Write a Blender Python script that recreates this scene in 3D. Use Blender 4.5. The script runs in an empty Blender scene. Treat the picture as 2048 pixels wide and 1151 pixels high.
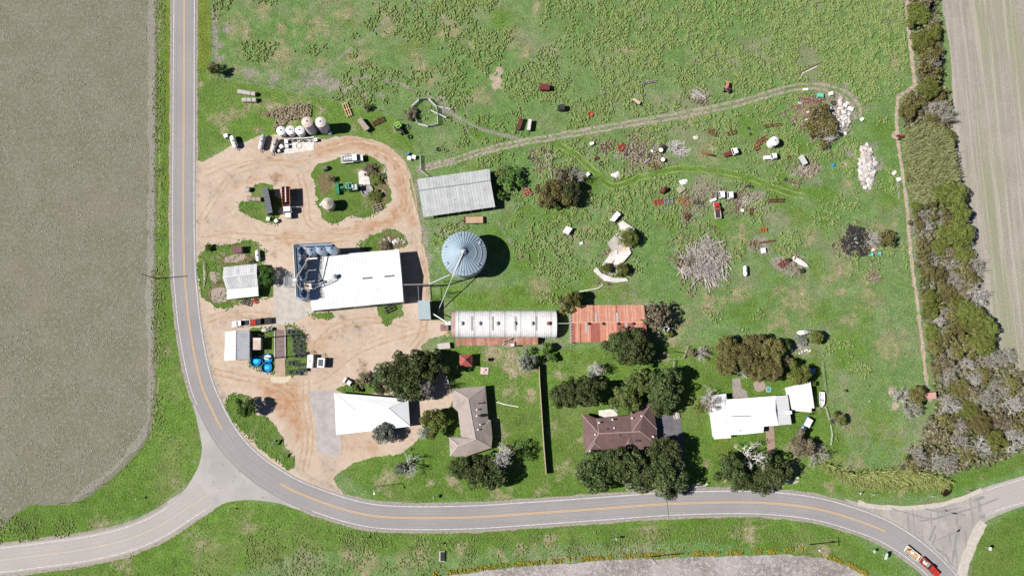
import bpy, math, random
import numpy as np
from mathutils import Vector, Matrix, geometry
rnd = random.Random(7)
rng = np.random.default_rng(7)
S = bpy.context.scene
COL = S.collection
# ------------------------------------------------------------------ camera
FPX, HCAM = 1400.0, 220.0            # focal length in photo pixels (2048 wide), height over ground
NAD = (972.0, 775.0)                 # pixel of the point straight under the drone
fx, fy = (NAD[0]-1024)/FPX, -(NAD[1]-575.5)/FPX
down_c = Vector((fx, fy, -1)).normalized()      # straight-down direction in camera space
zc = -down_c                                    # world up seen from the camera
yc = (Vector((0, 1, 0)) - zc*zc.y).normalized()
xc = yc.cross(zc)
R = Matrix((xc, yc, zc))                        # camera -> world rotation
cd = bpy.data.cameras.new('camera'); cam = bpy.data.objects.new('camera', cd); COL.objects.link(cam)
cd.sensor_width = 36; cd.lens = 36*FPX/2048; cd.clip_start = 1; cd.clip_end = 6000
cam.matrix_world = Matrix.Translation((0, 0, HCAM)) @ R.to_4x4()
S.camera = cam
# ------------------------------------------------------------------ light
SUN_EL = 44.0
SUN_TO = Vector((1, 0.085, -math.tan(math.radians(SUN_EL)))).normalized()
w = bpy.data.worlds.new('World'); S.world = w; w.use_nodes = True
nt = w.node_tree; nt.nodes.clear()
sky = nt.nodes.new('ShaderNodeTexSky'); sky.sky_type = 'NISHITA'; sky.sun_disc = False
sky.altitude = 3500; sky.air_density = .75; sky.dust_density = .2
sky.sun_elevation = math.radians(SUN_EL); sky.sun_rotation = math.atan2(-SUN_TO.x, -SUN_TO.y)
bg = nt.nodes.new('ShaderNodeBackground'); bg.inputs[1].default_value = 0.05
wo = nt.nodes.new('ShaderNodeOutputWorld')
nt.links.new(sky.outputs[0], bg.inputs[0]); nt.links.new(bg.outputs[0], wo.inputs[0])
sl = bpy.data.lights.new('sun', 'SUN'); sl.energy = 5.0; sl.angle = math.radians(0.5); sl.color = (1, 0.955, 0.89)
so = bpy.data.objects.new('sun', sl); COL.objects.link(so); so.location = (-200, -20, 200)
so.rotation_euler = SUN_TO.to_track_quat('-Z', 'Y').to_euler()
S.view_settings.view_transform = 'Standard'; S.view_settings.look = 'None'
S.view_settings.exposure = 0.58; S.view_settings.gamma = 1; S.view_settings.use_curve_mapping = False
S.cycles.max_bounces = 4; S.cycles.diffuse_bounces = 1; S.cycles.glossy_bounces = 2
# ------------------------------------------------------------------ geometry of the site plan
def G(px, py, z=0.0):                # plan pixel -> site point at height z
    d = R @ Vector(((px-1024)/FPX, -(py-575.5)/FPX, -1))
    t = (HCAM-z)/-d.z
    return Vector((d.x*t, d.y*t, z))
Rn = np.array([list(r) for r in R])
def pix(xy):                         # site points (z=0) -> plan pixels
    v = np.column_stack([xy[:, 0], xy[:, 1], np.full(len(xy), -HCAM)]) @ Rn
    return np.column_stack([1024+FPX*v[:, 0]/-v[:, 2], 575.5-FPX*v[:, 1]/-v[:, 2]])
def hash2(ix, iy, seed):
    h = (ix*374761393+iy*668265263+seed*974634541) & 0xffffffff
    h = ((h ^ (h >> 13))*1274126177) & 0xffffffff
    return ((h ^ (h >> 16)) & 0xffff)/65535.0
def vnoise(x, y, seed=0):
    x = np.asarray(x, float); y = np.asarray(y, float)
    ix = np.floor(x).astype(np.int64); iy = np.floor(y).astype(np.int64)
    fx_, fy_ = x-ix, y-iy
    fx_ = fx_*fx_*(3-2*fx_); fy_ = fy_*fy_*(3-2*fy_)
    a, b = hash2(ix, iy, seed), hash2(ix+1, iy, seed)
    c, d = hash2(ix, iy+1, seed), hash2(ix+1, iy+1, seed)
    return (a*(1-fx_)+b*fx_)*(1-fy_)+(c*(1-fx_)+d*fx_)*fy_
def fbm(x, y, seed=0, o=4):
    s = 0; a = 1; t = 0
    for k in range(o):
        s = s+a*vnoise(np.asarray(x)*2**k, np.asarray(y)*2**k, seed+k); t += a; a *= .55
    return s/t
def smooth(pts, n=8, closed=False):
    P = [np.array(p, float) for p in pts]; out = []; m = len(P)
    for i in range(m if closed else m-1):
        g = lambda k: P[k % m] if closed else P[min(max(k, 0), m-1)]
        a, b, c, d = g(i-1), g(i), g(i+1), g(i+2)
        for k in range(n):
            t = k/n
            out.append(.5*((2*b)+(c-a)*t+(2*a-5*b+4*c-d)*t*t+(3*b-a-3*c+d)*t**3))
    if not closed: out.append(P[-1])
    return out
def inside(px, poly):
    x, y = px[:, 0], px[:, 1]; r = np.zeros(len(px), bool); n = len(poly); j = n-1
    for i in range(n):
        xi, yi = poly[i][0], poly[i][1]; xj, yj = poly[j][0], poly[j][1]
        c = ((yi > y) != (yj > y)) & (x < (xj-xi)*(y-yi)/((yj-yi) or 1e-9)+xi)
        r ^= c; j = i
    return r
def segdist(px, pts):
    d = np.full(len(px), 1e9)
    for a, b in zip(pts[:-1], pts[1:]):
        a = np.array(a, float); b = np.array(b, float); ab = b-a; L = max(ab@ab, 1e-9)
        t = np.clip(((px-a)@ab)/L, 0, 1)
        d = np.minimum(d, np.hypot(*(px-a-t[:, None]*ab).T))
    return d
def paint(px, strokes):              # strokes: (channel, 'b'lob/'l'ine/'p'oly, points, soft radius, strength)
    out = np.zeros((len(px), 3))
    wob = (fbm(px[:, 0]/14, px[:, 1]/14, 31)-.5)
    wob2 = (fbm(px[:, 0]/5, px[:, 1]/5, 37)-.5)
    for ch, kind, pts, r, s in strokes:
        if kind == 'b':
            for p in pts:
                rr = p[2] if len(p) > 2 else r
                d = np.hypot(px[:, 0]-p[0], px[:, 1]-p[1])
                v = np.clip(1.15-d/(rr*1.15)+wob*1.5, 0, 1)*s
                out[:, ch] = np.maximum(out[:, ch], v)
        elif kind == 'l':
            d = segdist(px, pts)
            v = np.clip((1-d/r)*1.4+wob2*.9, 0, 1)*s*(d < r*1.6)
            out[:, ch] = np.maximum(out[:, ch], v)
        else:
            i = inside(px, pts); d = segdist(px, list(pts)+[pts[0]])
            v = np.clip(np.where(i, .5+d/r/2, .5-d/r/2)+wob*.5*(d < 2*r), 0, 1)*s
            if s < 0: out[:, ch] = out[:, ch]*(1+v)
            else: out[:, ch] = np.maximum(out[:, ch], v)
    return out
# ------------------------------------------------------------------ materials
class NG:
    def __init__(s, name):
        s.m = bpy.data.materials.new(name); s.m.use_nodes = True; s.t = s.m.node_tree; s.t.nodes.clear()
        s.o = s.t.nodes.new('ShaderNodeOutputMaterial'); s.b = s.t.nodes.new('ShaderNodeBsdfPrincipled')
        s.t.links.new(s.b.outputs[0], s.o.inputs[0]); s.b.inputs['Roughness'].default_value = .9
        s.b.inputs['Specular IOR Level'].default_value = .15
    def n(s, k, **kw):
        q = s.t.nodes.new('ShaderNode'+k)
        for a, v in kw.items(): setattr(q, a, v)
        return q
    def set(s, i, v):
        if hasattr(v, 'node'): s.t.links.new(v, i)
        elif isinstance(v, (tuple, list)) and i.type == 'RGBA': i.default_value = (*v[:3], 1)
        else: i.default_value = v
    def pos(s): return s.n('NewGeometry').outputs['Position']
    def obj(s): return s.n('TexCoord').outputs['Object']
    def noise(s, vec, scale, detail=3, rough=.55, sx=None):
        if sx:
            mp = s.n('Mapping'); s.set(mp.inputs[0], vec); mp.inputs['Scale'].default_value = sx[:3]
            if len(sx) > 3: mp.inputs['Rotation'].default_value = (0, 0, sx[3])
            vec = mp.outputs[0]
        q = s.n('TexNoise'); s.set(q.inputs['Vector'], vec); q.inputs['Scale'].default_value = scale
        q.inputs['Detail'].default_value = detail; q.inputs['Roughness'].default_value = rough
        return q.outputs[0]
    def ramp(s, f, lo, hi, a=0., b=1.):
        q = s.n('MapRange', interpolation_type='SMOOTHSTEP'); s.set(q.inputs[0], f)
        for i, v in zip((1, 2, 3, 4), (lo, hi, a, b)): s.set(q.inputs[i], v)
        return q.outputs[0]
    def math(s, op, a, b=0.):
        q = s.n('Math', operation=op); s.set(q.inputs[0], a); s.set(q.inputs[1], b); return q.outputs[0]
    def mix(s, f, a, b, blend='MIX'):
        q = s.n('Mix', data_type='RGBA', blend_type=blend); s.set(q.inputs[0], f); s.set(q.inputs[6], a); s.set(q.inputs[7], b)
        return q.outputs[2]
    def attr(s, name):
        q = s.n('Attribute'); q.attribute_name = name; sp = s.n('SeparateColor'); s.t.links.new(q.outputs['Color'], sp.inputs[0]); return sp.outputs
    def out(s, col, rough=None, bump=None, bstr=.4, bdist=.1):
        s.set(s.b.inputs['Base Color'], col)
        if rough is not None: s.set(s.b.inputs['Roughness'], rough)
        if bump is not None:
            q = s.n('Bump'); q.inputs['Strength'].default_value = bstr; q.inputs['Distance'].default_value = bdist
            s.set(q.inputs['Height'], bump); s.t.links.new(q.outputs[0], s.b.inputs['Normal'])
        return s.m
_mc = {}
def M(name, c1, c2=None, scale=1.5, lo=.35, hi=.65, rough=.8, metal=0., spot=None, sscale=6., slo=.62, shi=.7, sx=None, coord='obj'):
    """Painted / weathered surface: base colour, a second tone in soft patches, optional spots (rust, dirt)."""
    if name in _mc: return _mc[name]
    g = NG(name); v = g.obj() if coord == 'obj' else g.pos()
    c2 = c2 or tuple(k*.82 for k in c1)
    col = g.mix(g.ramp(g.noise(v, scale, 4, .6, sx), lo, hi), c1, c2)
    if spot: col = g.mix(g.ramp(g.noise(v, sscale, 3, .6), slo, shi), col, spot)
    g.b.inputs['Metallic'].default_value = metal
    _mc[name] = g.out(col, rough); return _mc[name]
def leafmat(name, cols, tr=0.0):
    if name in _mc: return _mc[name]
    g = NG(name); geo = g.n('NewGeometry'); oi = g.n('ObjectInfo')
    r = g.n('ValToRGB'); e = r.color_ramp.elements
    while len(e) < len(cols): e.new(.5)
    for i, c in enumerate(cols): e[i].position = i/(len(cols)-1); e[i].color = (*c, 1)
    cl = g.noise(g.obj(), 3.0, 2)
    f = g.math('ADD', g.math('MULTIPLY', geo.outputs['Random Per Island'], .6), g.math('MULTIPLY', g.math('SUBTRACT', cl, .3), .9))
    g.set(r.inputs[0], f)
    hs = g.n('HueSaturation'); g.set(hs.inputs['Color'], r.outputs[0])
    g.set(hs.inputs['Value'], g.math('ADD', g.math('MULTIPLY', oi.outputs['Random'], .4), .8))
    g.set(hs.inputs['Hue'], g.math('ADD', g.math('MULTIPLY', oi.outputs['Random'], .03), .485))
    _mc[name] = g.out(hs.outputs[0], .75); return _mc[name]
def c255(r, g, b, k=1.55):           # photo colour of a sunlit level surface -> base colour
    f = lambda v: ((v/255+.055)/1.055)**2.4 if v > 10 else v/255/12.92
    return (min(f(r)/k, .85), min(f(g)/k, .85), min(f(b)/k, .85))
WHITE = M('white_paint', (.80, .80, .79), (.72, .72, .71), spot=(.5, .45, .4), slo=.7, shi=.8)
WROOF = M('white_roof_metal', (.74, .74, .74), (.68, .685, .69), scale=.25, spot=(.6, .59, .57), sscale=1.5, slo=.6, shi=.8)
GALV = M('galvanized_steel', (.42, .45, .48), (.33, .36, .39), scale=.8, rough=.5)
DGALV = M('dull_steel', (.24, .25, .26), (.17, .175, .18), scale=2)
RUST = M('rusty_steel', (.15, .055, .035), (.08, .035, .025), scale=3, spot=(.22, .09, .05))
RUSTL = M('faded_red_paint', (.26, .075, .06), (.17, .05, .04), scale=2.5, spot=(.2, .13, .1))
BLACK = M('black_rubber', (.026, .026, .028), (.045, .044, .043), scale=4)
DARK = M('dark_steel', (.035, .036, .04), (.055, .05, .045), scale=3)
GLASS = M('dark_glass', (.02, .024, .03), (.03, .035, .04), rough=.15)
CONC = M('concrete', c255(215, 208, 200), c255(196, 188, 180), scale=.5, spot=c255(170, 160, 150), sscale=1.5, coord='pos')
CONCP = M('pale_concrete', (.62, .6, .57), (.5, .48, .45), scale=.8)
WOOD = M('weathered_wood', (.34, .28, .21), (.22, .18, .14), scale=3, sx=(1, 6, 6))
WOODG = M('grey_wood', (.36, .34, .32), (.22, .2, .18), scale=3)
TAN = M('new_lumber', (.55, .38, .22), (.45, .3, .17), scale=4)
BARK = M('bark', (.13, .11, .09), (.07, .06, .05), scale=4)
ORANGE = M('orange_paint', (.5, .09, .03), (.38, .08, .04))
RED = M('red_paint', (.42, .035, .025), (.33, .03, .025))
GREENP = M('green_paint', (.03, .16, .07), (.04, .22, .12))
BLUEP = M('blue_plastic', (.02, .28, .55), (.02, .22, .45))
TEAL = M('turquoise_lining', (.02, .52, .62), (.02, .45, .56))
SILV = M('silver_paint', (.55, .56, .58), (.45, .46, .48), rough=.4)
YELL = M('yellow_sign', (.7, .45, .03), (.65, .42, .03))
# ------------------------------------------------------------------ mesh building
class MB:
    def __init__(s): s.v = []; s.f = []
    def add(s, v, f):
        o = len(s.v); s.v += [tuple(p) for p in v]; s.f += [tuple(i+o for i in q) for q in f]; return s
    def hexa(s, p): return s.add(p, [(3, 2, 1, 0), (4, 5, 6, 7), (0, 1, 5, 4), (1, 2, 6, 5), (2, 3, 7, 6), (3, 0, 4, 7)])
    def box(s, x, y, z, sx, sy, sz, rz=0., tx=0., ty=0.):     # centre x,y, bottom z; top shrunk by tx, ty per side
        c, n = math.cos(rz), math.sin(rz); p = []
        for k, zz in ((0, z), (1, z+sz)):
            for a, b in ((-1, -1), (1, -1), (1, 1), (-1, 1)):
                u, v = a*(sx/2-k*tx), b*(sy/2-k*ty); p.append((x+u*c-v*n, y+u*n+v*c, zz))
        return s.hexa(p)
    def tube(s, a, b, r, r2=None, n=6, cap=True):
        a, b = Vector(a), Vector(b); d = (b-a)
        if d.length < 1e-6: return s
        d.normalize(); u = d.orthogonal().normalized(); w_ = d.cross(u); r2 = r if r2 is None else r2
        p = [a+(u*math.cos(t)+w_*math.sin(t))*r for t in (2*math.pi*i/n for i in range(n))]
        p += [b+(u*math.cos(t)+w_*math.sin(t))*r2 for t in (2*math.pi*i/n for i in range(n))]
        f = [(i, (i+1) % n, n+(i+1) % n, n+i) for i in range(n)]
        if cap: f += [tuple(range(n-1, -1, -1)), tuple(range(n, 2*n))]
        return s.add(p, f)
    def beam(s, a, b, w_, h):                                    # rectangular bar between two points
        a, b = Vector(a), Vector(b); d = (b-a).normalized()
        u = d.cross(Vector((0, 0, 1)))
        u = u.normalized() if u.length > 1e-4 else Vector((1, 0, 0)); v = u.cross(d)
        p = []
        for e in (a, b):
            for i, j in ((-1, -1), (1, -1), (1, 1), (-1, 1)): p.append(e+u*i*w_/2+v*j*h/2)
        return s.hexa(p)
    def lathe(s, prof, c=(0, 0, 0), n=16, sq=1.):
        p = []; f = []; m = len(prof)
        for r, z in prof:
            for i in range(n):
                t = 2*math.pi*i/n; p.append((c[0]+r*math.cos(t), c[1]+r*math.sin(t)*sq, c[2]+z))
        for k in range(m-1):
            for i in range(n): f.append((k*n+i, k*n+(i+1) % n, (k+1)*n+(i+1) % n, (k+1)*n+i))
        if prof[0][0] > 1e-3: f.append(tuple(range(n-1, -1, -1)))
        if prof[-1][0] > 1e-3: f.append(tuple(range((m-1)*n, m*n)))
        return s.add(p, f)
    def hcyl(s, a, b, r, n=12, dome=.35):                        # horizontal tank with dished ends
        a, b = Vector(a), Vector(b); d = (b-a).normalized(); h = r*dome
        for p, q, r1, r2 in ((a-d*h, a-d*h*.4, r*.35, r*.8), (a-d*h*.4, a, r*.8, r), (a, b, r, r), (b, b+d*h*.4, r, r*.8), (b+d*h*.4, b+d*h, r*.8, r*.35)):
            s.tube(p, q, r1, r2, n)
        return s
    def torus(s, c, R_, r, n=14, m=7, axis='z', tilt=None):
        p = []; f = []
        T = tilt or Matrix.Identity(3)
        for i in range(n):
            for j in range(m):
                t, q = 2*math.pi*i/n, 2*math.pi*j/m
                v = Vector(((R_+r*math.cos(q))*math.cos(t), (R_+r*math.cos(q))*math.sin(t), r*math.sin(q)*1.25))
                if axis == 'x': v = Vector((v.z, v.x, v.y))
                if axis == 'y': v = Vector((v.x, v.z, v.y))
                v = T @ v; p.append((c[0]+v.x, c[1]+v.y, c[2]+v.z))
        for i in range(n):
            for j in range(m): f.append((i*m+j, ((i+1) % n)*m+j, ((i+1) % n)*m+(j+1) % m, i*m+(j+1) % m))
        return s.add(p, f)
    def rock(s, c, sx, sy, sz, q=None, seed=None):
        r_ = q or rnd; p = []
        ph = [(0, 0, -1)]+[(math.cos(t), math.sin(t), -.35) for t in (0, 1.05, 2.1, 3.14, 4.2, 5.24)]+[(math.cos(t)*.8, math.sin(t)*.8, .5) for t in (.5, 1.6, 2.6, 3.7, 4.7, 5.8)]+[(0, 0, .9)]
        a = r_.uniform(0, 6.3); ca, sa = math.cos(a), math.sin(a)
        for x, y, z in ph:
            k = r_.uniform(.75, 1.2); x, y, z = x*k*sx, y*k*sy, z*k*sz
            p.append((c[0]+x*ca-y*sa, c[1]+x*sa+y*ca, c[2]+z))
        f = [(0, 1+(i+1) % 6, 1+i) for i in range(6)]
        for i in range(6): f += [(1+i, 1+(i+1) % 6, 7+(i+1) % 6, 7+i), (7+i, 7+(i+1) % 6, 13)]
        return s.add(p, f)
    def slab(s, a, b, c, d, t=.1):                               # four-cornered plate, t thick, its top on the corners
        a, b, c, d = map(Vector, (a, b, c, d)); n = (b-a).cross(d-a).normalized()
        if n.z < 0: n = -n; a, b, c, d = d, c, b, a
        return s.hexa([p-n*t for p in (a, b, c, d)]+[a, b, c, d])
    def prism(s, poly, z0, z1):
        n = len(poly)
        area = sum(poly[i][0]*poly[(i+1) % n][1]-poly[(i+1) % n][0]*poly[i][1] for i in range(n))
        if area < 0: poly = poly[::-1]
        return s.add([(p[0], p[1], z0) for p in poly]+[(p[0], p[1], z1) for p in poly],
                     [tuple(range(n-1, -1, -1)), tuple(range(n, 2*n))]+[(i, (i+1) % n, n+(i+1) % n, n+i) for i in range(n)])
    def solid(s, faces, drop=.15):                               # roof skin from faces, closed by an underside drop below
        for f in faces:
            p = [Vector(q) for q in f]; nrm = geometry.normal(p)
            if nrm.z < 0: p = p[::-1]
            n = len(p); low = [q-Vector((0, 0, drop)) for q in p]
            s.add(p+low, [tuple(range(n)), tuple(range(2*n-1, n-1, -1))]+[(i, n+i, n+(i+1) % n, (i+1) % n) for i in range(n)])
        return s
    def mesh(s, name, mat=None):
        me = bpy.data.meshes.new(name); me.from_pydata(s.v, [], s.f); me.update()
        if mat: me.materials.append(mat)
        return me
    def build(s, name, mat, parent=None, off=None, label=None, smooth=False):
        if off is not None: s.v = [(x-off[0], y-off[1], z-off[2]) for x, y, z in s.v]
        me = s.mesh(name, mat)
        if smooth:
            for p in me.polygons: p.use_smooth = True
        return link(name, me, parent, label)
def link(name, me, parent=None, label=None):
    o = bpy.data.objects.new(name, me); COL.objects.link(o)
    if parent is not None: o.parent = parent
    if label: o['label'] = label
    return o
def tag(o, label, cat, group=None, kind=None):
    o['label'] = label; o['category'] = cat
    if group: o['group'] = group
    if kind: o['kind'] = kind
    return o
def thing(name, label, cat, loc=(0, 0, 0), rz=0., group=None):
    o = bpy.data.objects.new(name, None); COL.objects.link(o); o.empty_display_size = .3
    o.location = loc; o.rotation_euler = (0, 0, rz); return tag(o, label, cat, group)
def dup(root, loc, rz=0., label=None, group=None, scale=None):
    r = root.copy(); COL.objects.link(r); r.location = loc; r.rotation_euler = (0, 0, rz)
    if label: r['label'] = label
    if group: r['group'] = group
    if scale: r.scale = scale
    for ch in list(root.children):
        c = ch.copy(); COL.objects.link(c); c.parent = r
        for g in list(ch.children):
            d = g.copy(); COL.objects.link(d); d.parent = c
    return r
def npmesh(name, v, f, mat, attrs=None, nper=None):
    """Big mesh from numpy arrays: v (n,3), f (m,k)."""
    me = bpy.data.meshes.new(name); n, m = len(v), len(f); k = f.shape[1]
    me.vertices.add(n); me.vertices.foreach_set('co', np.ascontiguousarray(v, np.float32).ravel())
    me.loops.add(m*k); me.loops.foreach_set('vertex_index', np.ascontiguousarray(f, np.int32).ravel())
    me.polygons.add(m); me.polygons.foreach_set('loop_start', np.arange(0, m*k, k, dtype=np.int32))
    me.update(calc_edges=True)
    for an, c in (attrs or {}).items():
        a = me.color_attributes.new(an, 'FLOAT_COLOR', 'POINT')
        a.data.foreach_set('color', np.column_stack([c, np.ones(n)]).astype(np.float32).ravel())
    me.materials.append(mat); return me
def structure(o, kind='structure'): o['kind'] = kind; return o
def ragged(pts, amp=.5, step=.6, seed=0, sm=6, px=True):
    W = [G(*p) for p in smooth(pts, sm, True)] if px else [Vector((*p, 0)) for p in pts]
    out = []; n = len(W)
    for i in range(n):
        a, b = W[i], W[(i+1) % n]; L = (b-a).length; k = max(1, int(L/step)); d = (b-a)/max(L, 1e-6); nr = Vector((-d.y, d.x, 0))
        for j in range(k):
            p = a+(b-a)*j/k
            q = (float(fbm(p.x*.35, p.y*.35, seed, 4))-.5)*2*amp+(float(vnoise(p.x*2.2, p.y*2.2, seed+9))-.5)*amp*.7
            out.append(p+nr*q)
    return [(p.x, p.y) for p in out]
def sheet(name, poly, z, mat, strokes=None, grid=None):
    pts = [Vector(p) for p in poly]; n = len(pts); edges = [(i, (i+1) % n) for i in range(n)]
    if grid:
        A = np.array(poly); x0, y0 = A.min(0); x1, y1 = A.max(0)
        gx, gy = np.meshgrid(np.arange(x0, x1, grid), np.arange(y0, y1, grid)); P = np.column_stack([gx.ravel(), gy.ravel()])
        P = P[inside(P, poly)]; pts += [Vector(p) for p in P]
    v, _, f = geometry.delaunay_2d_cdt(pts, edges, [], 1, 1e-4)[:3]
    me = bpy.data.meshes.new(name); me.from_pydata([(p.x, p.y, z) for p in v], [], f); me.update(); me.materials.append(mat)
    if strokes:
        c = paint(pix(np.array([(p.x, p.y) for p in v])), strokes)
        a = me.color_attributes.new('zone', 'FLOAT_COLOR', 'POINT')
        a.data.foreach_set('color', np.column_stack([c, np.ones(len(c))]).astype(np.float32).ravel())
    return structure(link(name, me))
# ================================================================== GROUND
def ground_mat():
    g = NG('pasture_grass'); p = g.pos(); z = g.attr('zone'); y = g.attr('zone2')
    n1 = g.noise(p, .05, 5, .62); n2 = g.noise(p, .45, 5, .65); n3 = g.noise(p, 1.5, 4, .7); n4 = g.noise(p, 4.5, 2, .6)
    n0 = g.noise(p, .018, 3, .5)
    base = g.mix(g.ramp(n1, .3, .7), (.125, .212, .062), (.168, .248, .098))
    base = g.mix(g.ramp(n0, .42, .62, 0, .7), base, (.11, .222, .052))
    base = g.mix(g.ramp(n2, .46, .72, 0, .7), base, (.225, .29, .13))
    base = g.mix(g.ramp(n1, .5, .7, 0, .8), base, (.245, .225, .155))
    lush = g.mix(g.ramp(n2, .3, .7), (.088, .182, .022), (.13, .232, .04))
    lush = g.mix(g.ramp(n3, .46, .72, 0, .8), lush, (.205, .275, .085))
    lush = g.mix(g.ramp(n1, .48, .64, 0, .65), lush, (.185, .222, .08))
    lush = g.mix(g.ramp(n0, .4, .6, 0, .5), lush, (.085, .155, .022))
    nz = g.math('SUBTRACT', g.math('ADD', g.math('MULTIPLY', n2, .9), g.math('MULTIPLY', n3, .6)), .72)
    mk = lambda c: g.ramp(g.math('ADD', c, g.math('MULTIPLY', nz, 1.5)), .3, .62)
    col = g.mix(mk(z[0]), base, lush)
    wide = lambda c, lo, hi: g.ramp(g.math('ADD', c, g.math('MULTIPLY', nz, 2.2)), lo, hi)
    col = g.mix(wide(z[1], .22, .75), col, g.mix(g.ramp(n3, .35, .7), (.27, .265, .135), (.20, .215, .10)))
    dry = g.mix(g.ramp(n3, .35, .7), (.40, .345, .235), (.27, .235, .15))
    col = g.mix(wide(z[1], .62, 1.05), col, dry)
    soil = g.mix(g.ramp(n3, .3, .7), (.50, .40, .32), (.40, .32, .25))
    col = g.mix(mk(z[2]), col, soil)
    grey = g.mix(g.ramp(n3, .3, .7), (.33, .30, .255), (.22, .20, .165))
    col = g.mix(wide(y[0], .3, .8), col, grey)
    dk = g.mix(g.ramp(n3, .3, .7), (.085, .13, .035), (.055, .09, .025))
    col = g.mix(wide(y[1], .3, .9), col, dk)
    yel = g.mix(g.ramp(n3, .3, .7), (.18, .22, .04), (.125, .175, .026))
    col = g.mix(mk(y[2]), col, yel)
    n5 = g.noise(p, 2.2, 6, .75); n6 = g.noise(p, .28, 5, .7)
    k = g.math('MULTIPLY', g.ramp(n5, .3, .7, .48, 1.38), g.ramp(n4, .35, .65, .8, 1.15))
    k = g.math('MULTIPLY', k, g.ramp(n6, .3, .7, .82, 1.14))
    cc = g.n('CombineColor'); [g.t.links.new(k, cc.inputs[q_]) for q_ in range(3)]
    col = g.mix(1, col, cc.outputs[0], 'MULTIPLY')
    h = g.math('ADD', g.math('MULTIPLY', n3, 1.), g.math('MULTIPLY', n4, .5))
    return g.out(col, .95, h, .8, .35)
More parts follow.
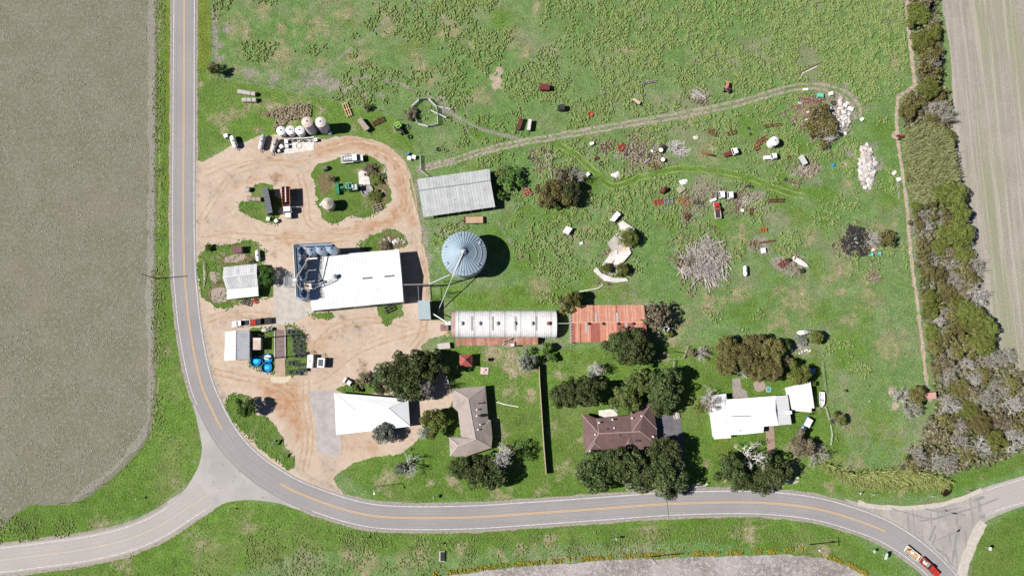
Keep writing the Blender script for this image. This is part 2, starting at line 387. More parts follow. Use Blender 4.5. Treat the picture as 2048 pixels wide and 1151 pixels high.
Z1 = [  # lush / dry / bare soil
 (0, 'p', [(310, -80), (347, -80), (347, 600), (360, 700), (405, 870), (395, 950), (300, 1020), (100, 1080), (-80, 1090), (-80, 1015), (60, 1008), (160, 1003), (250, 930), (300, 865), (311, 790), (311, 600)], 5, .95),
 (0, 'p', [(390, -80), (422, -80), (422, 150), (500, 165), (620, 190), (700, 205), (800, 235), (830, 270), (830, 330), (800, 300), (700, 272), (480, 285), (410, 320), (392, 330)], 8, .62),
 (0, 'p', [(680, 940), (760, 900), (830, 870), (880, 700), (920, 690), (1060, 700), (1130, 700), (1300, 690), (1400, 690), (1640, 690), (1650, 800), (1700, 900), (1660, 985), (1400, 985), (1000, 1000), (760, 1000)], 14, .9),
 (0, 'p', [(-80, 1180), (60, 1130), (300, 1070), (430, 1010), (480, 1000), (580, 1012), (700, 1060), (900, 1060), (1100, 1048), (1400, 1035), (1560, 1035), (1680, 1055), (1830, 1160), (1700, 1130), (1400, 1080), (1100, 1090), (850, 1110), (600, 1100), (350, 1190)], 14, .9),
 (0, 'p', [(1600, 960), (1720, 1000), (1900, 985), (2060, 930), (2060, 900), (1900, 955), (1760, 965)], 10, .85),
 (0, 'p', [(1940, 1160), (1960, 1060), (2060, 1010), (2060, 1160)], 10, .85),
 (0, 'p', [(910, 590), (1120, 560), (1130, 615), (910, 622)], 10, .85),
 (0, 'b', [(760, 180, 14), (1140, 300, 30), (1160, 265, 40), (1090, 290, 30), (1180, 380, 35), (1250, 355, 30), (1300, 345, 26), (1000, 300, 30), (960, 270, 40), (930, 320, 40), (1230, 440, 30), (1340, 440, 40), (1430, 455, 40), (880, 480, 20), (1000, 470, 40), (1040, 430, 40), (1060, 520, 60), (900, 580, 30), (1000, 40, 40), (700, 40, 30), (830, 90, 50), (1240, 40, 40), (1500, 250, 40), (1600, 310, 40), (1640, 440, 40), (1790, 90, 25), (1770, 260, 40), (1760, 340, 30), (1780, 400, 40), (1730, 620, 40), (1600, 430, 40), (1560, 370, 50), (1650, 390, 40), (1240, 590, 60), (1180, 570, 60), (1500, 620, 60), (1700, 700, 80), (1640, 620, 60), (1750, 850, 60), (1780, 880, 40), (1560, 540, 40), (1640, 540, 40), (1240, 410, 40), (1120, 430, 50)], 30, .6),
 (0, 'l', [(1110, 285), (1150, 308), (1220, 372), (1290, 352), (1350, 338), (1420, 340), (1500, 358), (1570, 385), (1650, 380)], 12, .8),
 (1, 'b', [(1020, 75, 20), (940, 90, 14), (1050, 105, 18), (1075, 10, 20), (1250, 100, 26), (1300, 130, 16), (860, 150, 26), (560, 60, 18), (640, 120, 16), (470, 140, 14), (480, 110, 14), (600, 30, 20), (770, 60, 20), (540, 215, 22), (500, 210, 20), (440, 240, 28), (470, 225, 18), (520, 260, 16), (400, 170, 14), (580, 225, 44), (700, 260, 14), (640, 215, 16), (720, 190, 14), (790, 255, 12), (1010, 640, 3), (1000, 710, 26), (1020, 735, 24), (1060, 790, 18), (990, 835, 14), (1020, 895, 14), (1200, 735, 14), (1120, 745, 18), (1330, 715, 16), (1420, 700, 14), (1360, 660, 18), (1380, 640, 14), (1350, 680, 20), (1580, 690, 14), (1640, 815, 10), (1590, 905, 24), (1580, 935, 20), (1410, 925, 14), (1790, 120, 24), (1740, 150, 16), (1690, 330, 14), (1700, 370, 16), (1380, 245, 16), (1700, 640, 18), (1480, 590, 22), (1390, 590, 14), (1560, 580, 14), (1680, 580, 16), (1730, 560, 16), (1660, 560, 20), (1790, 450, 14), (1310, 250, 10), (1330, 285, 8), (770, 960, 26), (820, 945, 14), (910, 960, 20), (720, 905, 10), (860, 965, 14), (1160, 880, 10), (1650, 1100, 22), (1600, 1095, 12), (700, 1110, 30), (730, 1125, 34), (840, 1110, 26), (800, 1120, 20), (920, 1100, 18), (1000, 1105, 20), (1040, 1100, 16), (1070, 1085, 12), (600, 1095, 10), (1900, 1010, 14), (1850, 970, 18), (1800, 990, 16), (1960, 955, 14), (1660, 975, 14), (1830, 895, 14), (1720, 930, 18)], 16, .72),
 (1, 'b', [(990, 706, 26), (1020, 712, 28), (1046, 735, 22), (1030, 745, 18), (1060, 785, 12), (1010, 735, 14)], 20, 1.0),
 (1, 'b', [(480, 60, 40), (560, 110, 44), (640, 60, 36), (720, 120, 40), (780, 40, 34), (840, 130, 36), (900, 60, 34), (520, 20, 30), (690, 20, 30), (960, 190, 26), (1340, 640, 40), (1420, 600, 34), (1600, 600, 44), (1680, 540, 36), (1560, 640, 36), (1740, 600, 34), (1760, 470, 30), (1620, 470, 26), (1480, 470, 26), (1540, 300, 26), (1420, 300, 30), (1220, 300, 24), (1090, 330, 24), (1160, 470, 30), (1080, 570, 30), (1780, 700, 36), (1690, 840, 34), (860, 640, 3), (940, 800, 3), (1020, 780, 26), (1000, 860, 22), (1110, 860, 20), (1130, 940, 22), (1440, 990, 26), (1300, 1060, 30), (1500, 1060, 34), (1100, 1080, 26), (500, 1050, 26), (400, 1090, 30), (250, 1120, 26), (200, 1050, 22), (350, 960, 18), (335, 700, 12), (335, 450, 8), (1000, 985, 30), (1080, 980, 20), (780, 985, 14), (1740, 1020, 14)], 30, .66),
 (1, 'l', [(319, -60), (319, 300), (316, 600), (316, 800), (300, 880)], 3.2, .75),
 (1, 'l', [(392, 0), (393, 300)], 3, .5), (1, 'l', [(405, -50), (404, 130)], 4, .45),
 (2, 'b', [(994, 158, 16), (1000, 145, 10), (990, 172, 10), (1595, 135, 3)], 14, .95),
 (2, 'l', [(1812, -30), (1818, 60), (1824, 120), (1830, 165)], 6, .9),
 (2, 'l', [(1832, 170), (1795, 195), (1793, 240), (1796, 280), (1800, 310), (1808, 365), (1815, 420), (1818, 470), (1825, 540), (1834, 600), (1844, 680), (1853, 760), (1860, 800)], 5.2, .82),
 (2, 'b', [(1790, 270, 9), (1786, 780, 10), (1790, 808, 10), (1450, 960, 4)], 9, .9),
 (2, 'l', [(1596, 945), (1606, 940)], 4, .5),
]
RUT_A = [(840, 333), (862, 328), (905, 317), (960, 299), (1020, 285), (1100, 271), (1200, 253), (1300, 236), (1400, 218), (1480, 200), (1550, 179), (1600, 168.5), (1650, 170), (1690, 182), (1715, 206), (1722, 240)]
RUT_B = [(840, 340), (862, 337), (907, 326), (962, 308), (1022, 293.5), (1102, 280), (1202, 262), (1302, 245), (1402, 227), (1482, 210), (1552, 189), (1604, 178), (1645, 179), (1680, 190), (1705, 213), (1712, 238)]
RUT_MID = [((p_[0]+q_[0])/2, (p_[1]+q_[1])/2) for p_, q_ in zip(RUT_A, RUT_B)]
HEDGEP = [(1828, -60), (1872, -60), (1876, 160), (1898, 200), (1900, 290), (1910, 380), (1940, 520), (1962, 640), (1992, 700), (2060, 760), (2070, 890), (1980, 925), (1890, 945), (1830, 930), (1872, 800), (1856, 680), (1844, 600), (1832, 480), (1816, 330), (1806, 205), (1842, 170)]
Z2 = [  # grey-brown worn / dark / yellowish
 (0, 'l', [(838, 336), (870, 328), (905, 321)], 10, .85),
 (0, 'l', RUT_MID, 8, .42),
 (0, 'l', [(870, 208), (900, 225), (935, 246), (970, 260), (1040, 279)], 5, .85), (0, 'b', [(890, 212, 18), (880, 195, 14), (905, 222, 12)], 12, .8),
 (0, 'l', [(920, 240), (940, 270), (958, 290)], 3, .55),
 (0, 'l', [(860, -10), (760, 55), (690, 105), (650, 140), (632, 155)], 3.4, .7), (0, 'l', [(830, 5), (900, 40), (940, 60), (985, 80)], 6, .55),
 (0, 'l', [(620, 160), (700, 158), (740, 152), (790, 165), (850, 190), (890, 208)], 5, .75),
 (0, 'b', [(620, 155, 26), (650, 160, 20), (700, 185, 24), (670, 170, 16), (760, 190, 12), (545, 155, 16), (440, 90, 10), (435, 120, 14), (430, 60, 8), (455, 60, 12), (430, 20, 10), (500, 145, 14)], 16, .8),
 (0, 'l', [(429, -40), (430, 60), (433, 130)], 8, .9),
 (0, 'b', [(420, 585, 18), (435, 595, 14), (428, 570, 10), (450, 605, 8), (1390, 120, 10), (1700, 300, 16), (1735, 330, 34), (1735, 300, 26), (1735, 360, 26), (1690, 215, 44), (1660, 230, 40), (1620, 230, 30), (1280, 305, 40), (1310, 305, 34), (1260, 300, 20), (1380, 395, 22), (1400, 380, 20), (1480, 400, 26), (1510, 400, 24), (1400, 520, 46), (1715, 485, 30), (1235, 500, 24), (1225, 540, 24), (1620, 335, 26), (1600, 345, 20), (1585, 530, 24), (1355, 305, 20), (1380, 420, 18), (1395, 190, 14), (1405, 205, 10), (1750, 553, 12), (1600, 695, 18), (1612, 705, 18), (1500, 390, 16), (1325, 410, 12), (1230, 350, 12), (1365, 404, 22), (1400, 400, 20), (1372, 432, 16), (1430, 385, 22), (1250, 310, 26), (1300, 325, 24), (1210, 295, 16), (1080, 315, 24), (1225, 435, 18), (1138, 465, 16), (1402, 195, 22), (1560, 530, 20), (1525, 490, 24), (1620, 345, 30)], 16, .8),
 (0, 'l', [(836, 350), (832, 400), (843, 440), (852, 480), (860, 530)], 10, .6), (0, 'b', [(905, 470, 18), (880, 460, 20), (920, 450, 14), (875, 500, 8)], 12, .6),
 (0, 'l', [(985, 425), (1010, 470), (1040, 510)], 5, .45),
 (1, 'b', [(1000, 365, 30), (1020, 375, 26), (1040, 400, 14), (870, 600, 14), (900, 590, 10), (740, 920, 3), (470, 200, 3), (350, 1130, 20), (700, 1090, 20), (560, 1130, 26), (1150, 1095, 30), (1220, 1080, 30), (60, 1050, 26), (30, 1040, 20), (940, 1110, 16), (1040, 840, 20), (1050, 900, 18)], 16, .6),
 (1, 'p', HEDGEP, 6, .75),
 (1, 'l', [(392, 160), (391, 230)], 2.6, .9), (1, 'l', [(346, 0), (345, 100), (345, 300)], 1.6, .9),
 (2, 'p', [(393, -40), (420, -40), (420, 140), (396, 140)], 5, .75), (2, 'p', [(326, -40), (344, -40), (344, 480), (330, 480)], 4, .5),
 (2, 'b', [(1600, 170, 20), (560, 250, 14), (600, 265, 16), (1440, 890, 30), (1460, 900, 30), (1250, 730, 14)], 14, .5),
]
STEP = .6
gx, gy = np.meshgrid(np.arange(-192, 192.1, STEP), np.arange(-116, 168.1, STEP))
P2 = np.column_stack([gx.ravel(), gy.ravel()]); PX = pix(P2)
ny_, nx_ = gx.shape
idx = np.arange(ny_*nx_).reshape(ny_, nx_)
F = np.column_stack([idx[:-1, :-1].ravel(), idx[:-1, 1:].ravel(), idx[1:, 1:].ravel(), idx[1:, :-1].ravel()])
z1, z2 = paint(PX, Z1), paint(PX, Z2)
z1[:, 0] *= 1-.9*np.clip(z2[:, 0]*1.3, 0, 1)
relief = (fbm(P2[:, 0]/7, P2[:, 1]/7, 3)-.5)*.0
V = np.column_stack([P2, relief])
nb = len(V)                                            # skirt out to the horizon
x0, x1, y0, y1 = P2[:, 0].min(), P2[:, 0].max(), P2[:, 1].min(), P2[:, 1].max(); B = 2500
V = np.vstack([V, [(-B, -B, 0), (B, -B, 0), (B, B, 0), (-B, B, 0)]])
c4 = [idx[0, 0], idx[0, -1], idx[-1, -1], idx[-1, 0]]
F = np.vstack([F, [(nb, nb+1, c4[1], c4[0]), (nb+1, nb+2, c4[2], c4[1]), (nb+2, nb+3, c4[3], c4[2]), (nb+3, nb, c4[0], c4[3])]])
pad = np.zeros((4, 3))
ground = structure(link('ground', npmesh('ground', V, F, ground_mat(), {'zone': np.vstack([z1, pad]), 'zone2': np.vstack([z2, pad])})))
# ------------------------------------------------------------------ fields
def field_mat(name, a, b, c, d, stripe=None):
    g = NG(name); p = g.pos()
    n0 = g.noise(p, .025, 4, .6); n1 = g.noise(p, .12, 5, .65); n2 = g.noise(p, .9, 4, .7); n3 = g.noise(p, 3.2, 3, .7); n4 = g.noise(p, 6, 1)
    col = g.mix(g.ramp(n1, .35, .65), a, b)
    col = g.mix(g.ramp(n2, .45, .68, 0, .8), col, c)
    col = g.mix(g.ramp(n0, .5, .68, 0, .6), col, d)
    if stripe:
        rot, c1, c2 = stripe
        s1 = g.noise(p, 1, 3, .6, (.8, .012, 1, rot)); s2 = g.noise(p, 1, 3, .7, (2., .03, 1, rot)); s0 = g.noise(p, 1, 2, .6, (.075, .006, 1, rot))
        col = g.mix(g.ramp(s0, .46, .6, 0, .8), col, c2)
        col = g.mix(g.ramp(s1, .48, .64, 0, .7), col, c1)
        col = g.mix(g.ramp(s2, .52, .66, 0, .65), col, tuple(k*.7 for k in a))
    col = g.mix(g.ramp(n3, .52, .72, 0, .75), col, tuple(min(1, k*1.9) for k in b))
    col = g.mix(g.ramp(n3, .47, .3, 0, .75), col, tuple(k*.35 for k in a))
    return g.out(col, .95, n3, .8, .25)
CROP = field_mat('fallow_field_soil', (.150, .150, .100), (.182, .178, .132), (.245, .235, .205), (.205, .175, .145))
sheet('crop_field', ragged([(-110, -120), (317, -120), (315, 0), (313, 300), (310, 600), (310, 790), (298, 868), (250, 932), (160, 1001), (60, 1010), (-110, 1016)], .35, .8, 1), .012, CROP)
EDGE = field_mat('pale_field_margin', (.23, .22, .19), (.26, .25, .21), (.2, .19, .16), (.25, .22, .19))
sheet('field_margin', ragged([(296, -80), (312, -80), (311, 0), (309, 300), (306, 600), (305, 790), (293, 865), (245, 928), (158, 996), (152, 990), (236, 920), (284, 860), (296, 790), (292, 600), (297, 300)], 1.0, .8, 2, 4), .02, EDGE)
STUB = field_mat('stubble_field_soil', (.29, .262, .228), (.335, .305, .27), (.25, .23, .19), (.28, .262, .185), (math.radians(-6.5), (.40, .365, .315), (.235, .25, .155)))
sheet('stubble_field', ragged([(1868, -120), (1882, 0), (1900, 100), (1905, 200), (1900, 300), (1910, 380), (1930, 460), (1950, 560), (1975, 640), (1995, 700), (2030, 760), (2100, 830), (2300, 850), (2300, -120)], .5, .8, 4), .012, STUB)
PLOW = field_mat('ploughed_field_soil', (.20, .175, .165), (.36, .325, .32), (.50, .465, .46), (.17, .135, .11))
sheet('ploughed_field', ragged([(840, 1165), (900, 1150), (1000, 1137), (1100, 1128), (1250, 1118), (1400, 1114), (1540, 1108), (1640, 1113), (1700, 1134), (1750, 1165), (1760, 1300), (700, 1300)], .5, .8, 5), .012, PLOW)
# ------------------------------------------------------------------ dirt yard
def yard_mat():
    g = NG('yard_dirt'); p = g.pos(); z = g.attr('zone')
    n1 = g.noise(p, .08, 4, .6); n2 = g.noise(p, .6, 5, .65); n3 = g.noise(p, 2.6, 4, .7)
    base = g.mix(g.ramp(n1, .35, .65), c255(220, 198, 178), c255(208, 185, 164))
    base = g.mix(g.ramp(n2, .4, .7), base, c255(228, 212, 196))
    n0 = g.noise(p, .22, 6, .7); nz = g.math('SUBTRACT', g.math('ADD', g.math('MULTIPLY', n2, .8), g.math('MULTIPLY', n0, 1.)), .9); mk = lambda c: g.ramp(g.math('ADD', c, g.math('MULTIPLY', nz, 2.)), .1, 1.1)
    col = g.mix(mk(z[0]), base, g.mix(g.ramp(n2, .35, .7), c255(204, 158, 122), c255(190, 144, 110)))
    col = g.mix(mk(z[1]), col, g.mix(g.ramp(n2, .35, .7), c255(204, 188, 174), c255(182, 166, 152)))
    col = g.mix(mk(z[2]), col, g.mix(g.ramp(n2, .35, .7), c255(160, 134, 112), c255(134, 110, 90)))
    col = g.mix(g.ramp(n3, .54, .74, 0, .5), col, c255(150, 124, 102)); n4 = g.noise(p, 5, 5, .75); col = g.mix(g.ramp(n4, .52, .8, 0, .35), col, c255(236, 222, 206)); col = g.mix(g.ramp(n4, .47, .25, 0, .4), col, c255(150, 124, 102))
    return g.out(col, .95, n3, .6, .15)
YARD = [
 (0, 'l', [(640, 300), (700, 285), (750, 292), (790, 320), (805, 360), (806, 410), (780, 445), (720, 455)], 20, .75),
 (0, 'l', [(800, 340), (812, 400), (826, 450)], 14, .6), (0, 'l', [(470, 370), (540, 350), (580, 360), (590, 390)], 14, .55),
 (0, 'p', [(500, 770), (600, 760), (612, 830), (606, 900), (580, 850), (530, 800)], 14, .85), (0, 'b', [(560, 765, 40), (600, 800, 26), (580, 480, 26), (640, 700, 40), (700, 890, 26), (740, 890, 26), (640, 650, 24), (420, 370, 14)], 20, .6),
 (0, 'l', [(560, 478), (640, 474), (720, 462), (800, 440)], 12, .5),
 (1, 'b', [(430, 380, 30), (470, 355, 34), (520, 335, 30), (600, 340, 20), (590, 320, 30), (430, 455, 30), (460, 680, 26), (440, 650, 20), (690, 640, 40), (700, 660, 40), (620, 380, 14), (640, 740, 40), (650, 940, 40), (600, 930, 30), (830, 470, 20), (790, 460, 20)], 24, .6),
 (1, 'l', [(393, 300), (396, 420), (396, 500)], 9, .85), (1, 'l', [(398, 610), (412, 680), (432, 760), (450, 795)], 8, .85), (1, 'l', [(592, 935), (640, 965), (680, 980)], 8, .85),
 (2, 'b', [(548, 357, 14), (553, 366, 14), (470, 628, 22), (500, 640, 14), (560, 498, 12), (550, 510, 14), (535, 480, 10), (740, 470, 14), (740, 495, 20), (535, 308, 12), (550, 312, 10), (770, 630, 16), (690, 650, 24), (730, 740, 20), (840, 520, 8), (720, 735, 14)], 12, .55),
]
sheet('dirt_yard', ragged([(390, 322), (408, 322), (440, 305), (465, 292), (490, 283), (520, 275), (570, 272), (644, 279), (670, 274), (709, 272), (749, 279), (780, 293), (793, 305), (808, 322), (817, 345), (821, 365), (826, 397), (833, 425), (842, 453), (843, 470), (852, 507), (857, 555), (859, 600), (862, 636), (878, 640), (900, 648), (892, 663), (876, 671), (858, 680), (842, 702), (880, 730), (905, 800), (860, 840), (832, 884), (800, 904), (760, 912), (716, 921), (692, 934), (672, 949), (671, 960), (690, 1000), (600, 975), (520, 935), (450, 860), (405, 770), (385, 690), (378, 600), (374, 450), (374, 340)], .8, .6, 11, 5), .03, yard_mat(), YARD, 1.3)
def grass_mat(name, lo, hi, dry):
    g = NG(name); p = g.pos(); n2 = g.noise(p, .5, 5, .65); n3 = g.noise(p, 2, 4, .7); n1 = g.noise(p, .16, 4, .6)
    col = g.mix(g.ramp(n2, .35, .65), lo, hi); col = g.mix(g.ramp(n1, .52, .68, 0, .8), col, dry); col = g.mix(g.ramp(n3, .5, .7, 0, .5), col, tuple(k*.5 for k in lo))
    return g.out(col, .95, n3, .8, .3)
ISL = grass_mat('island_grass', (.08, .142, .024), (.115, .185, .04), (.21, .21, .105))
ISLAND = {
 'trailer_island': [(511, 367), (534, 363), (543, 372), (552, 395), (567, 404), (562, 425), (554, 448), (539, 445), (526, 446), (506, 433), (488, 426), (479, 418), (474, 407), (482, 404), (494, 402), (500, 395), (507, 385)],
 'round_island': [(622, 350), (633, 332), (671, 317), (697, 309), (728, 311), (760, 323), (771, 332), (772, 351), (779, 383), (781, 400), (771, 411), (753, 425), (732, 437), (711, 432), (690, 437), (676, 446), (662, 446), (646, 437), (639, 418), (633, 407), (632, 378)],
 'barn_island': [(397, 515), (410, 496), (419, 488), (446, 491), (474, 484), (489, 480), (514, 485), (524, 499), (533, 503), (528, 512), (524, 525), (546, 540), (546, 560), (545, 594), (510, 597), (474, 610), (452, 618), (431, 616), (416, 601), (403, 588), (397, 560)],
 'feeder_strip': [(499, 664), (520, 657), (548, 655), (549, 700), (549, 745), (535, 744), (503, 734), (499, 724)],
 'pen_strip': [(570, 649), (587, 649), (604, 662), (612, 682), (614, 703), (614, 738), (587, 751), (573, 748), (571, 700)],
 'mound_island': [(715, 490), (725, 481), (758, 466), (770, 460), (789, 461), (807, 473), (812, 485), (799, 498), (760, 502), (725, 500)],
 'warehouse_strip': [(619, 628), (640, 624), (659, 625), (667, 633), (647, 638), (630, 634)],
 'road_island': [(452, 806), (456, 795), (468, 787), (492, 793), (507, 803), (517, 830), (536, 836), (558, 864), (570, 891), (585, 910), (587, 928), (575, 935), (546, 915), (510, 886), (480, 857), (458, 830)],
 'clinic_bed': [(676, 780), (690, 770), (720, 764), (750, 772), (750, 784), (700, 786)],
 'junk_strip': [(758, 612), (800, 606), (806, 625), (792, 640), (775, 650), (764, 640)],
}
for nm, pl in ISLAND.items(): sheet(nm, ragged(pl, 1.1, .4, hash2(len(pl), 3, 1) and len(nm)), .045, ISL)
SOILW = M('weedy_soil', c255(150, 128, 100), c255(122, 112, 78), scale=1.2, spot=c255(96, 112, 56), sscale=1.5, slo=.5, shi=.6, coord='pos')
for k, pl in enumerate([[(742, 330), (760, 332), (770, 352), (776, 390), (768, 412), (752, 420), (742, 405), (752, 380), (748, 350)], [(636, 352), (660, 348), (664, 372), (650, 392), (640, 380)], [(440, 540), (446, 560), (452, 600), (430, 606), (412, 592), (424, 570)], [(452, 512), (500, 506), (512, 524), (450, 532)], [(770, 470), (806, 474), (808, 492), (780, 498), (756, 494)]]): sheet('weedy_soil', ragged(pl, 1.2, .4, 60+k, 4), .0475, SOILW)
GRAV = M('grey_gravel', c255(196, 180, 168), c255(168, 152, 142), scale=2, coord='pos')
sheet('gravel_patch', ragged([(420, 580), (436, 572), (452, 578), (456, 596), (440, 606), (424, 598)], .8, .5, 21), .052, GRAV)
sheet('gravel_patch', ragged([(420, 545), (436, 545), (438, 560), (424, 566)], .6, .5, 22), .052, GRAV)
sheet('gravel_patch', ragged([(452, 512), (488, 508), (486, 522), (450, 526)], .8, .5, 23), .052, GRAV)
sheet('gravel_patch', ragged([(575, 655), (587, 653), (590, 664), (578, 668)], .4, .5, 24), .049, GRAV)
# ------------------------------------------------------------------ hard surfaces
def poly_sheet(name, px, z, mat, t=0.):
    o = MB().prism([tuple(G(*p))[:2] for p in px], z-t-.02, z).build(name, mat); return structure(o)
poly_sheet('concrete_pad', [(568, 278), (628, 273), (628, 300), (569, 309)], .1, CONCP)
poly_sheet('concrete_apron', [(546, 541), (588, 540), (600, 600), (624, 620), (627, 625), (580, 648), (548, 653)], .07, CONC)
LOT = M('worn_asphalt', c255(204, 196, 196), c255(188, 180, 180), scale=.35, spot=c255(160, 152, 152), sscale=1.2, coord='pos')
sheet('asphalt_lot', ragged([(617, 784), (640, 782), (668, 783), (675, 830), (682, 871), (682, 908), (668, 912), (655, 910), (640, 903), (634, 896), (630, 865), (631, 837), (622, 815)], .35, .6, 31, 4), .06, LOT)
poly_sheet('patio', [(1197, 820), (1234, 816), (1235, 836), (1198, 838)], .12, CONCP)
DRIVE = M('dark_asphalt', c255(128, 126, 132), c255(112, 110, 116), scale=.6, spot=c255(150, 146, 148), coord='pos')
poly_sheet('driveway', [(1310, 826), (1362, 834), (1366, 880), (1372, 960), (1375, 987), (1330, 989), (1322, 920), (1312, 880)], .06, DRIVE)
BRICKP = M('brick_paving', c255(190, 165, 150), c255(165, 140, 128), scale=2, coord='pos')
poly_sheet('garden_path', [(1530, 850), (1547, 849), (1551, 905), (1535, 906)], .08, BRICKP)
poly_sheet('garden_path', [(1464, 757), (1480, 754), (1483, 776), (1494, 781), (1495, 794), (1466, 796)], .08, M('stone_paving', c255(186, 176, 168), c255(158, 148, 142), scale=2, coord='pos'))
sheet('gravel_patch', ragged([(1508, 765), (1520, 760), (1530, 768), (1526, 780), (1512, 781)], .3, .4, 25), .05, GRAV)
sheet('driveway_mouth', ragged([(1527, 972), (1545, 955), (1560, 962), (1566, 974)], .4, .4, 26, 3), .05, CONC)
sheet('driveway_mouth', ragged([(1384, 969), (1396, 965), (1412, 968), (1411, 972), (1390, 973)], .3, .4, 27, 3), .05, CONC)
sheet('driveway_mouth', ragged([(1568, 960), (1580, 957), (1596, 961), (1592, 966), (1572, 966)], .3, .4, 28, 3), .05, CONC)
# ------------------------------------------------------------------ roads
def strip(cl, w0, w1, z, name, mat, uv=False, wob=0.):
    v = []; f = []; us = []; L = 0
    for i, p in enumerate(cl):
        a, b = cl[max(i-1, 0)], cl[min(i+1, len(cl)-1)]; d = (b-a).normalized(); n = Vector((-d.y, d.x, 0))
        if i: L += (p-cl[i-1]).length
        e0 = wob*(float(fbm(p.x*.5, p.y*.5, 5))-.5); e1 = wob*(float(fbm(p.x*.5, p.y*.5, 6))-.5)
        v += [tuple(p+n*(w0+e0))[:2]+(z,), tuple(p+n*(w1+e1))[:2]+(z,)]; us.append(L)
        if i: k = 2*i; f.append((k-2, k-1, k+1, k))
    me = bpy.data.meshes.new(name); me.from_pydata(v, [], f); me.update(); me.materials.append(mat)
    if me.polygons[0].normal.z < 0: me.flip_normals()
    if uv:
        u = me.uv_layers.new(name='along')
        for lp in me.loops: u.data[lp.index].uv = (float(lp.vertex_index % 2), us[lp.vertex_index//2])
    return link(name, me)
def cl_of(px, step=1.2):
    W = [G(*p) for p in smooth(px, 10)]; out = [W[0]]
    for p in W[1:]:
        if (p-out[-1]).length > step: out.append(p)
    return out
def sub(cl, a, b):                      # the stretch of a centre line between two plan pixels
    A, B_ = G(*a), G(*b); ia = min(range(len(cl)), key=lambda i: (cl[i]-A).length); ib = min(range(len(cl)), key=lambda i: (cl[i]-B_).length)
    return cl[min(ia, ib):max(ia, ib)+1]
def road_mat(name, c, c2, dark):
    g = NG(name); p = g.pos(); uv = g.n('UVMap'); sx = g.n('SeparateXYZ'); g.t.links.new(uv.outputs[0], sx.inputs[0])
    n1 = g.noise(p, .06, 4, .6); n2 = g.noise(p, .8, 4, .7); n3 = g.noise(p, 5, 2)
    lane = g.n('TexNoise', noise_dimensions='1D'); g.set(lane.inputs['W'], g.math('MULTIPLY', sx.outputs[0], 7.)); lane.inputs['Detail'].default_value = 2
    col = g.mix(g.ramp(n1, .35, .65), c, c2)
    col = g.mix(g.ramp(lane.outputs[0], .42, .6, 0, .9), col, dark)
    col = g.mix(g.ramp(n2, .5, .75, 0, .5), col, dark); col = g.mix(g.ramp(g.noise(p, .35, 6, .75), .56, .7, 0, .5), col, dark); col = g.mix(g.ramp(n3, .3, .7, 0, .18), col, tuple(k*1.4 for k in c))
    return g.out(col, .9, n3, .3, .03)
ASPH = road_mat('road_asphalt', c255(172, 169, 169), c255(184, 181, 180), c255(149, 146, 147))
PALE = road_mat('pale_chipseal', c255(204, 198, 193), c255(193, 187, 183), c255(178, 172, 169))
MAIN = [(370, -160), (369, -60), (368, 60), (367.5, 180), (367, 300), (366.5, 400), (367, 480), (369, 550), (372.6, 590), (377, 636), (388, 705), (403, 769), (422.7, 816), (443.8, 857), (475, 899), (515, 936), (560.5, 966), (594.6, 984), (643, 1003), (700, 1021), (759, 1032), (841, 1035), (950, 1033), (1060, 1026), (1197, 1016.6), (1333, 1007), (1470, 1003.4), (1560, 1007), (1639, 1018), (1709, 1038), (1770, 1062), (1827, 1098), (1878, 1143), (1920, 1195), (1975, 1290)]
main_cl = cl_of(MAIN)
WEST = [(-160, 1124), (-80, 1123), (0, 1119), (82, 1109), (164, 1098), (246, 1080), (314, 1053), (377, 1013), (429, 981), (480, 950)]
west_cl = cl_of(WEST)
structure(strip(main_cl, -4.5, 4.5, .02, 'gravel_shoulder', M('shoulder_gravel', c255(190, 180, 170), c255(160, 150, 142), scale=1.5, coord='pos'), wob=.9))
structure(strip(west_cl[:-6], -5., 4.9, .02, 'gravel_shoulder', M('shoulder_gravel', (0, 0, 0)), wob=.7))
JUN = M('junction_chipseal', c255(200, 195, 192), c255(184, 180, 177), scale=.12, spot=c255(168, 164, 162), sscale=.6, coord='pos')
sheet('west_junction', [tuple(G(*p))[:2] for p in smooth([(386, 800), (394, 842), (402, 880), (403.5, 904), (394, 938), (364, 985), (335, 1004), (352, 1052), (400, 1034), (443, 1008), (465, 1001.5), (492, 999), (520, 1000), (560, 1006), (600, 1018), (580, 985), (520, 940), (460, 880), (420, 815)], 5, True)], .036, JUN)
structure(strip(sub(west_cl, (-160, 1124), (412, 992)), -4.1, 4.1, .042, 'west_road', PALE, True))
def junc_mat():
    g = NG('scuffed_junction'); p = g.pos()
    n1 = g.noise(p, .1, 4, .6); n2 = g.noise(p, .9, 5, .7); s1 = g.noise(p, 1, 4, .65, (.9, .08, 1, math.radians(-62)))
    col = g.mix(g.ramp(n1, .4, .6), c255(196, 190, 184), c255(180, 174, 170)); col = g.mix(g.ramp(s1, .5, .68, 0, .7), col, c255(140, 138, 140))
    col = g.mix(g.ramp(n2, .52, .72, 0, .6), col, c255(150, 146, 148)); return g.out(col, .95)
EJ = [(1690, 999), (1718, 1005), (1738, 1010.6), (1803, 1014), (1874, 1007), (1921, 995), (1968, 974), (2000, 964), (2048, 950), (2200, 905), (2200, 965), (2048, 1011), (2003, 1027), (1968, 1045), (1954, 1068), (1942, 1104), (1936, 1139), (1936, 1170), (1945, 1240), (1880, 1150), (1830, 1095), (1770, 1050)]
sheet('east_junction', [tuple(G(*p))[:2] for p in smooth(EJ, 4, True)], .036, junc_mat())
SHL = M('pale_shoulder', c255(222, 214, 202), c255(204, 196, 186), scale=.8, coord='pos')
east_cl = cl_of([(1962, 1008), (2006, 992), (2048, 980), (2120, 958), (2200, 935)])
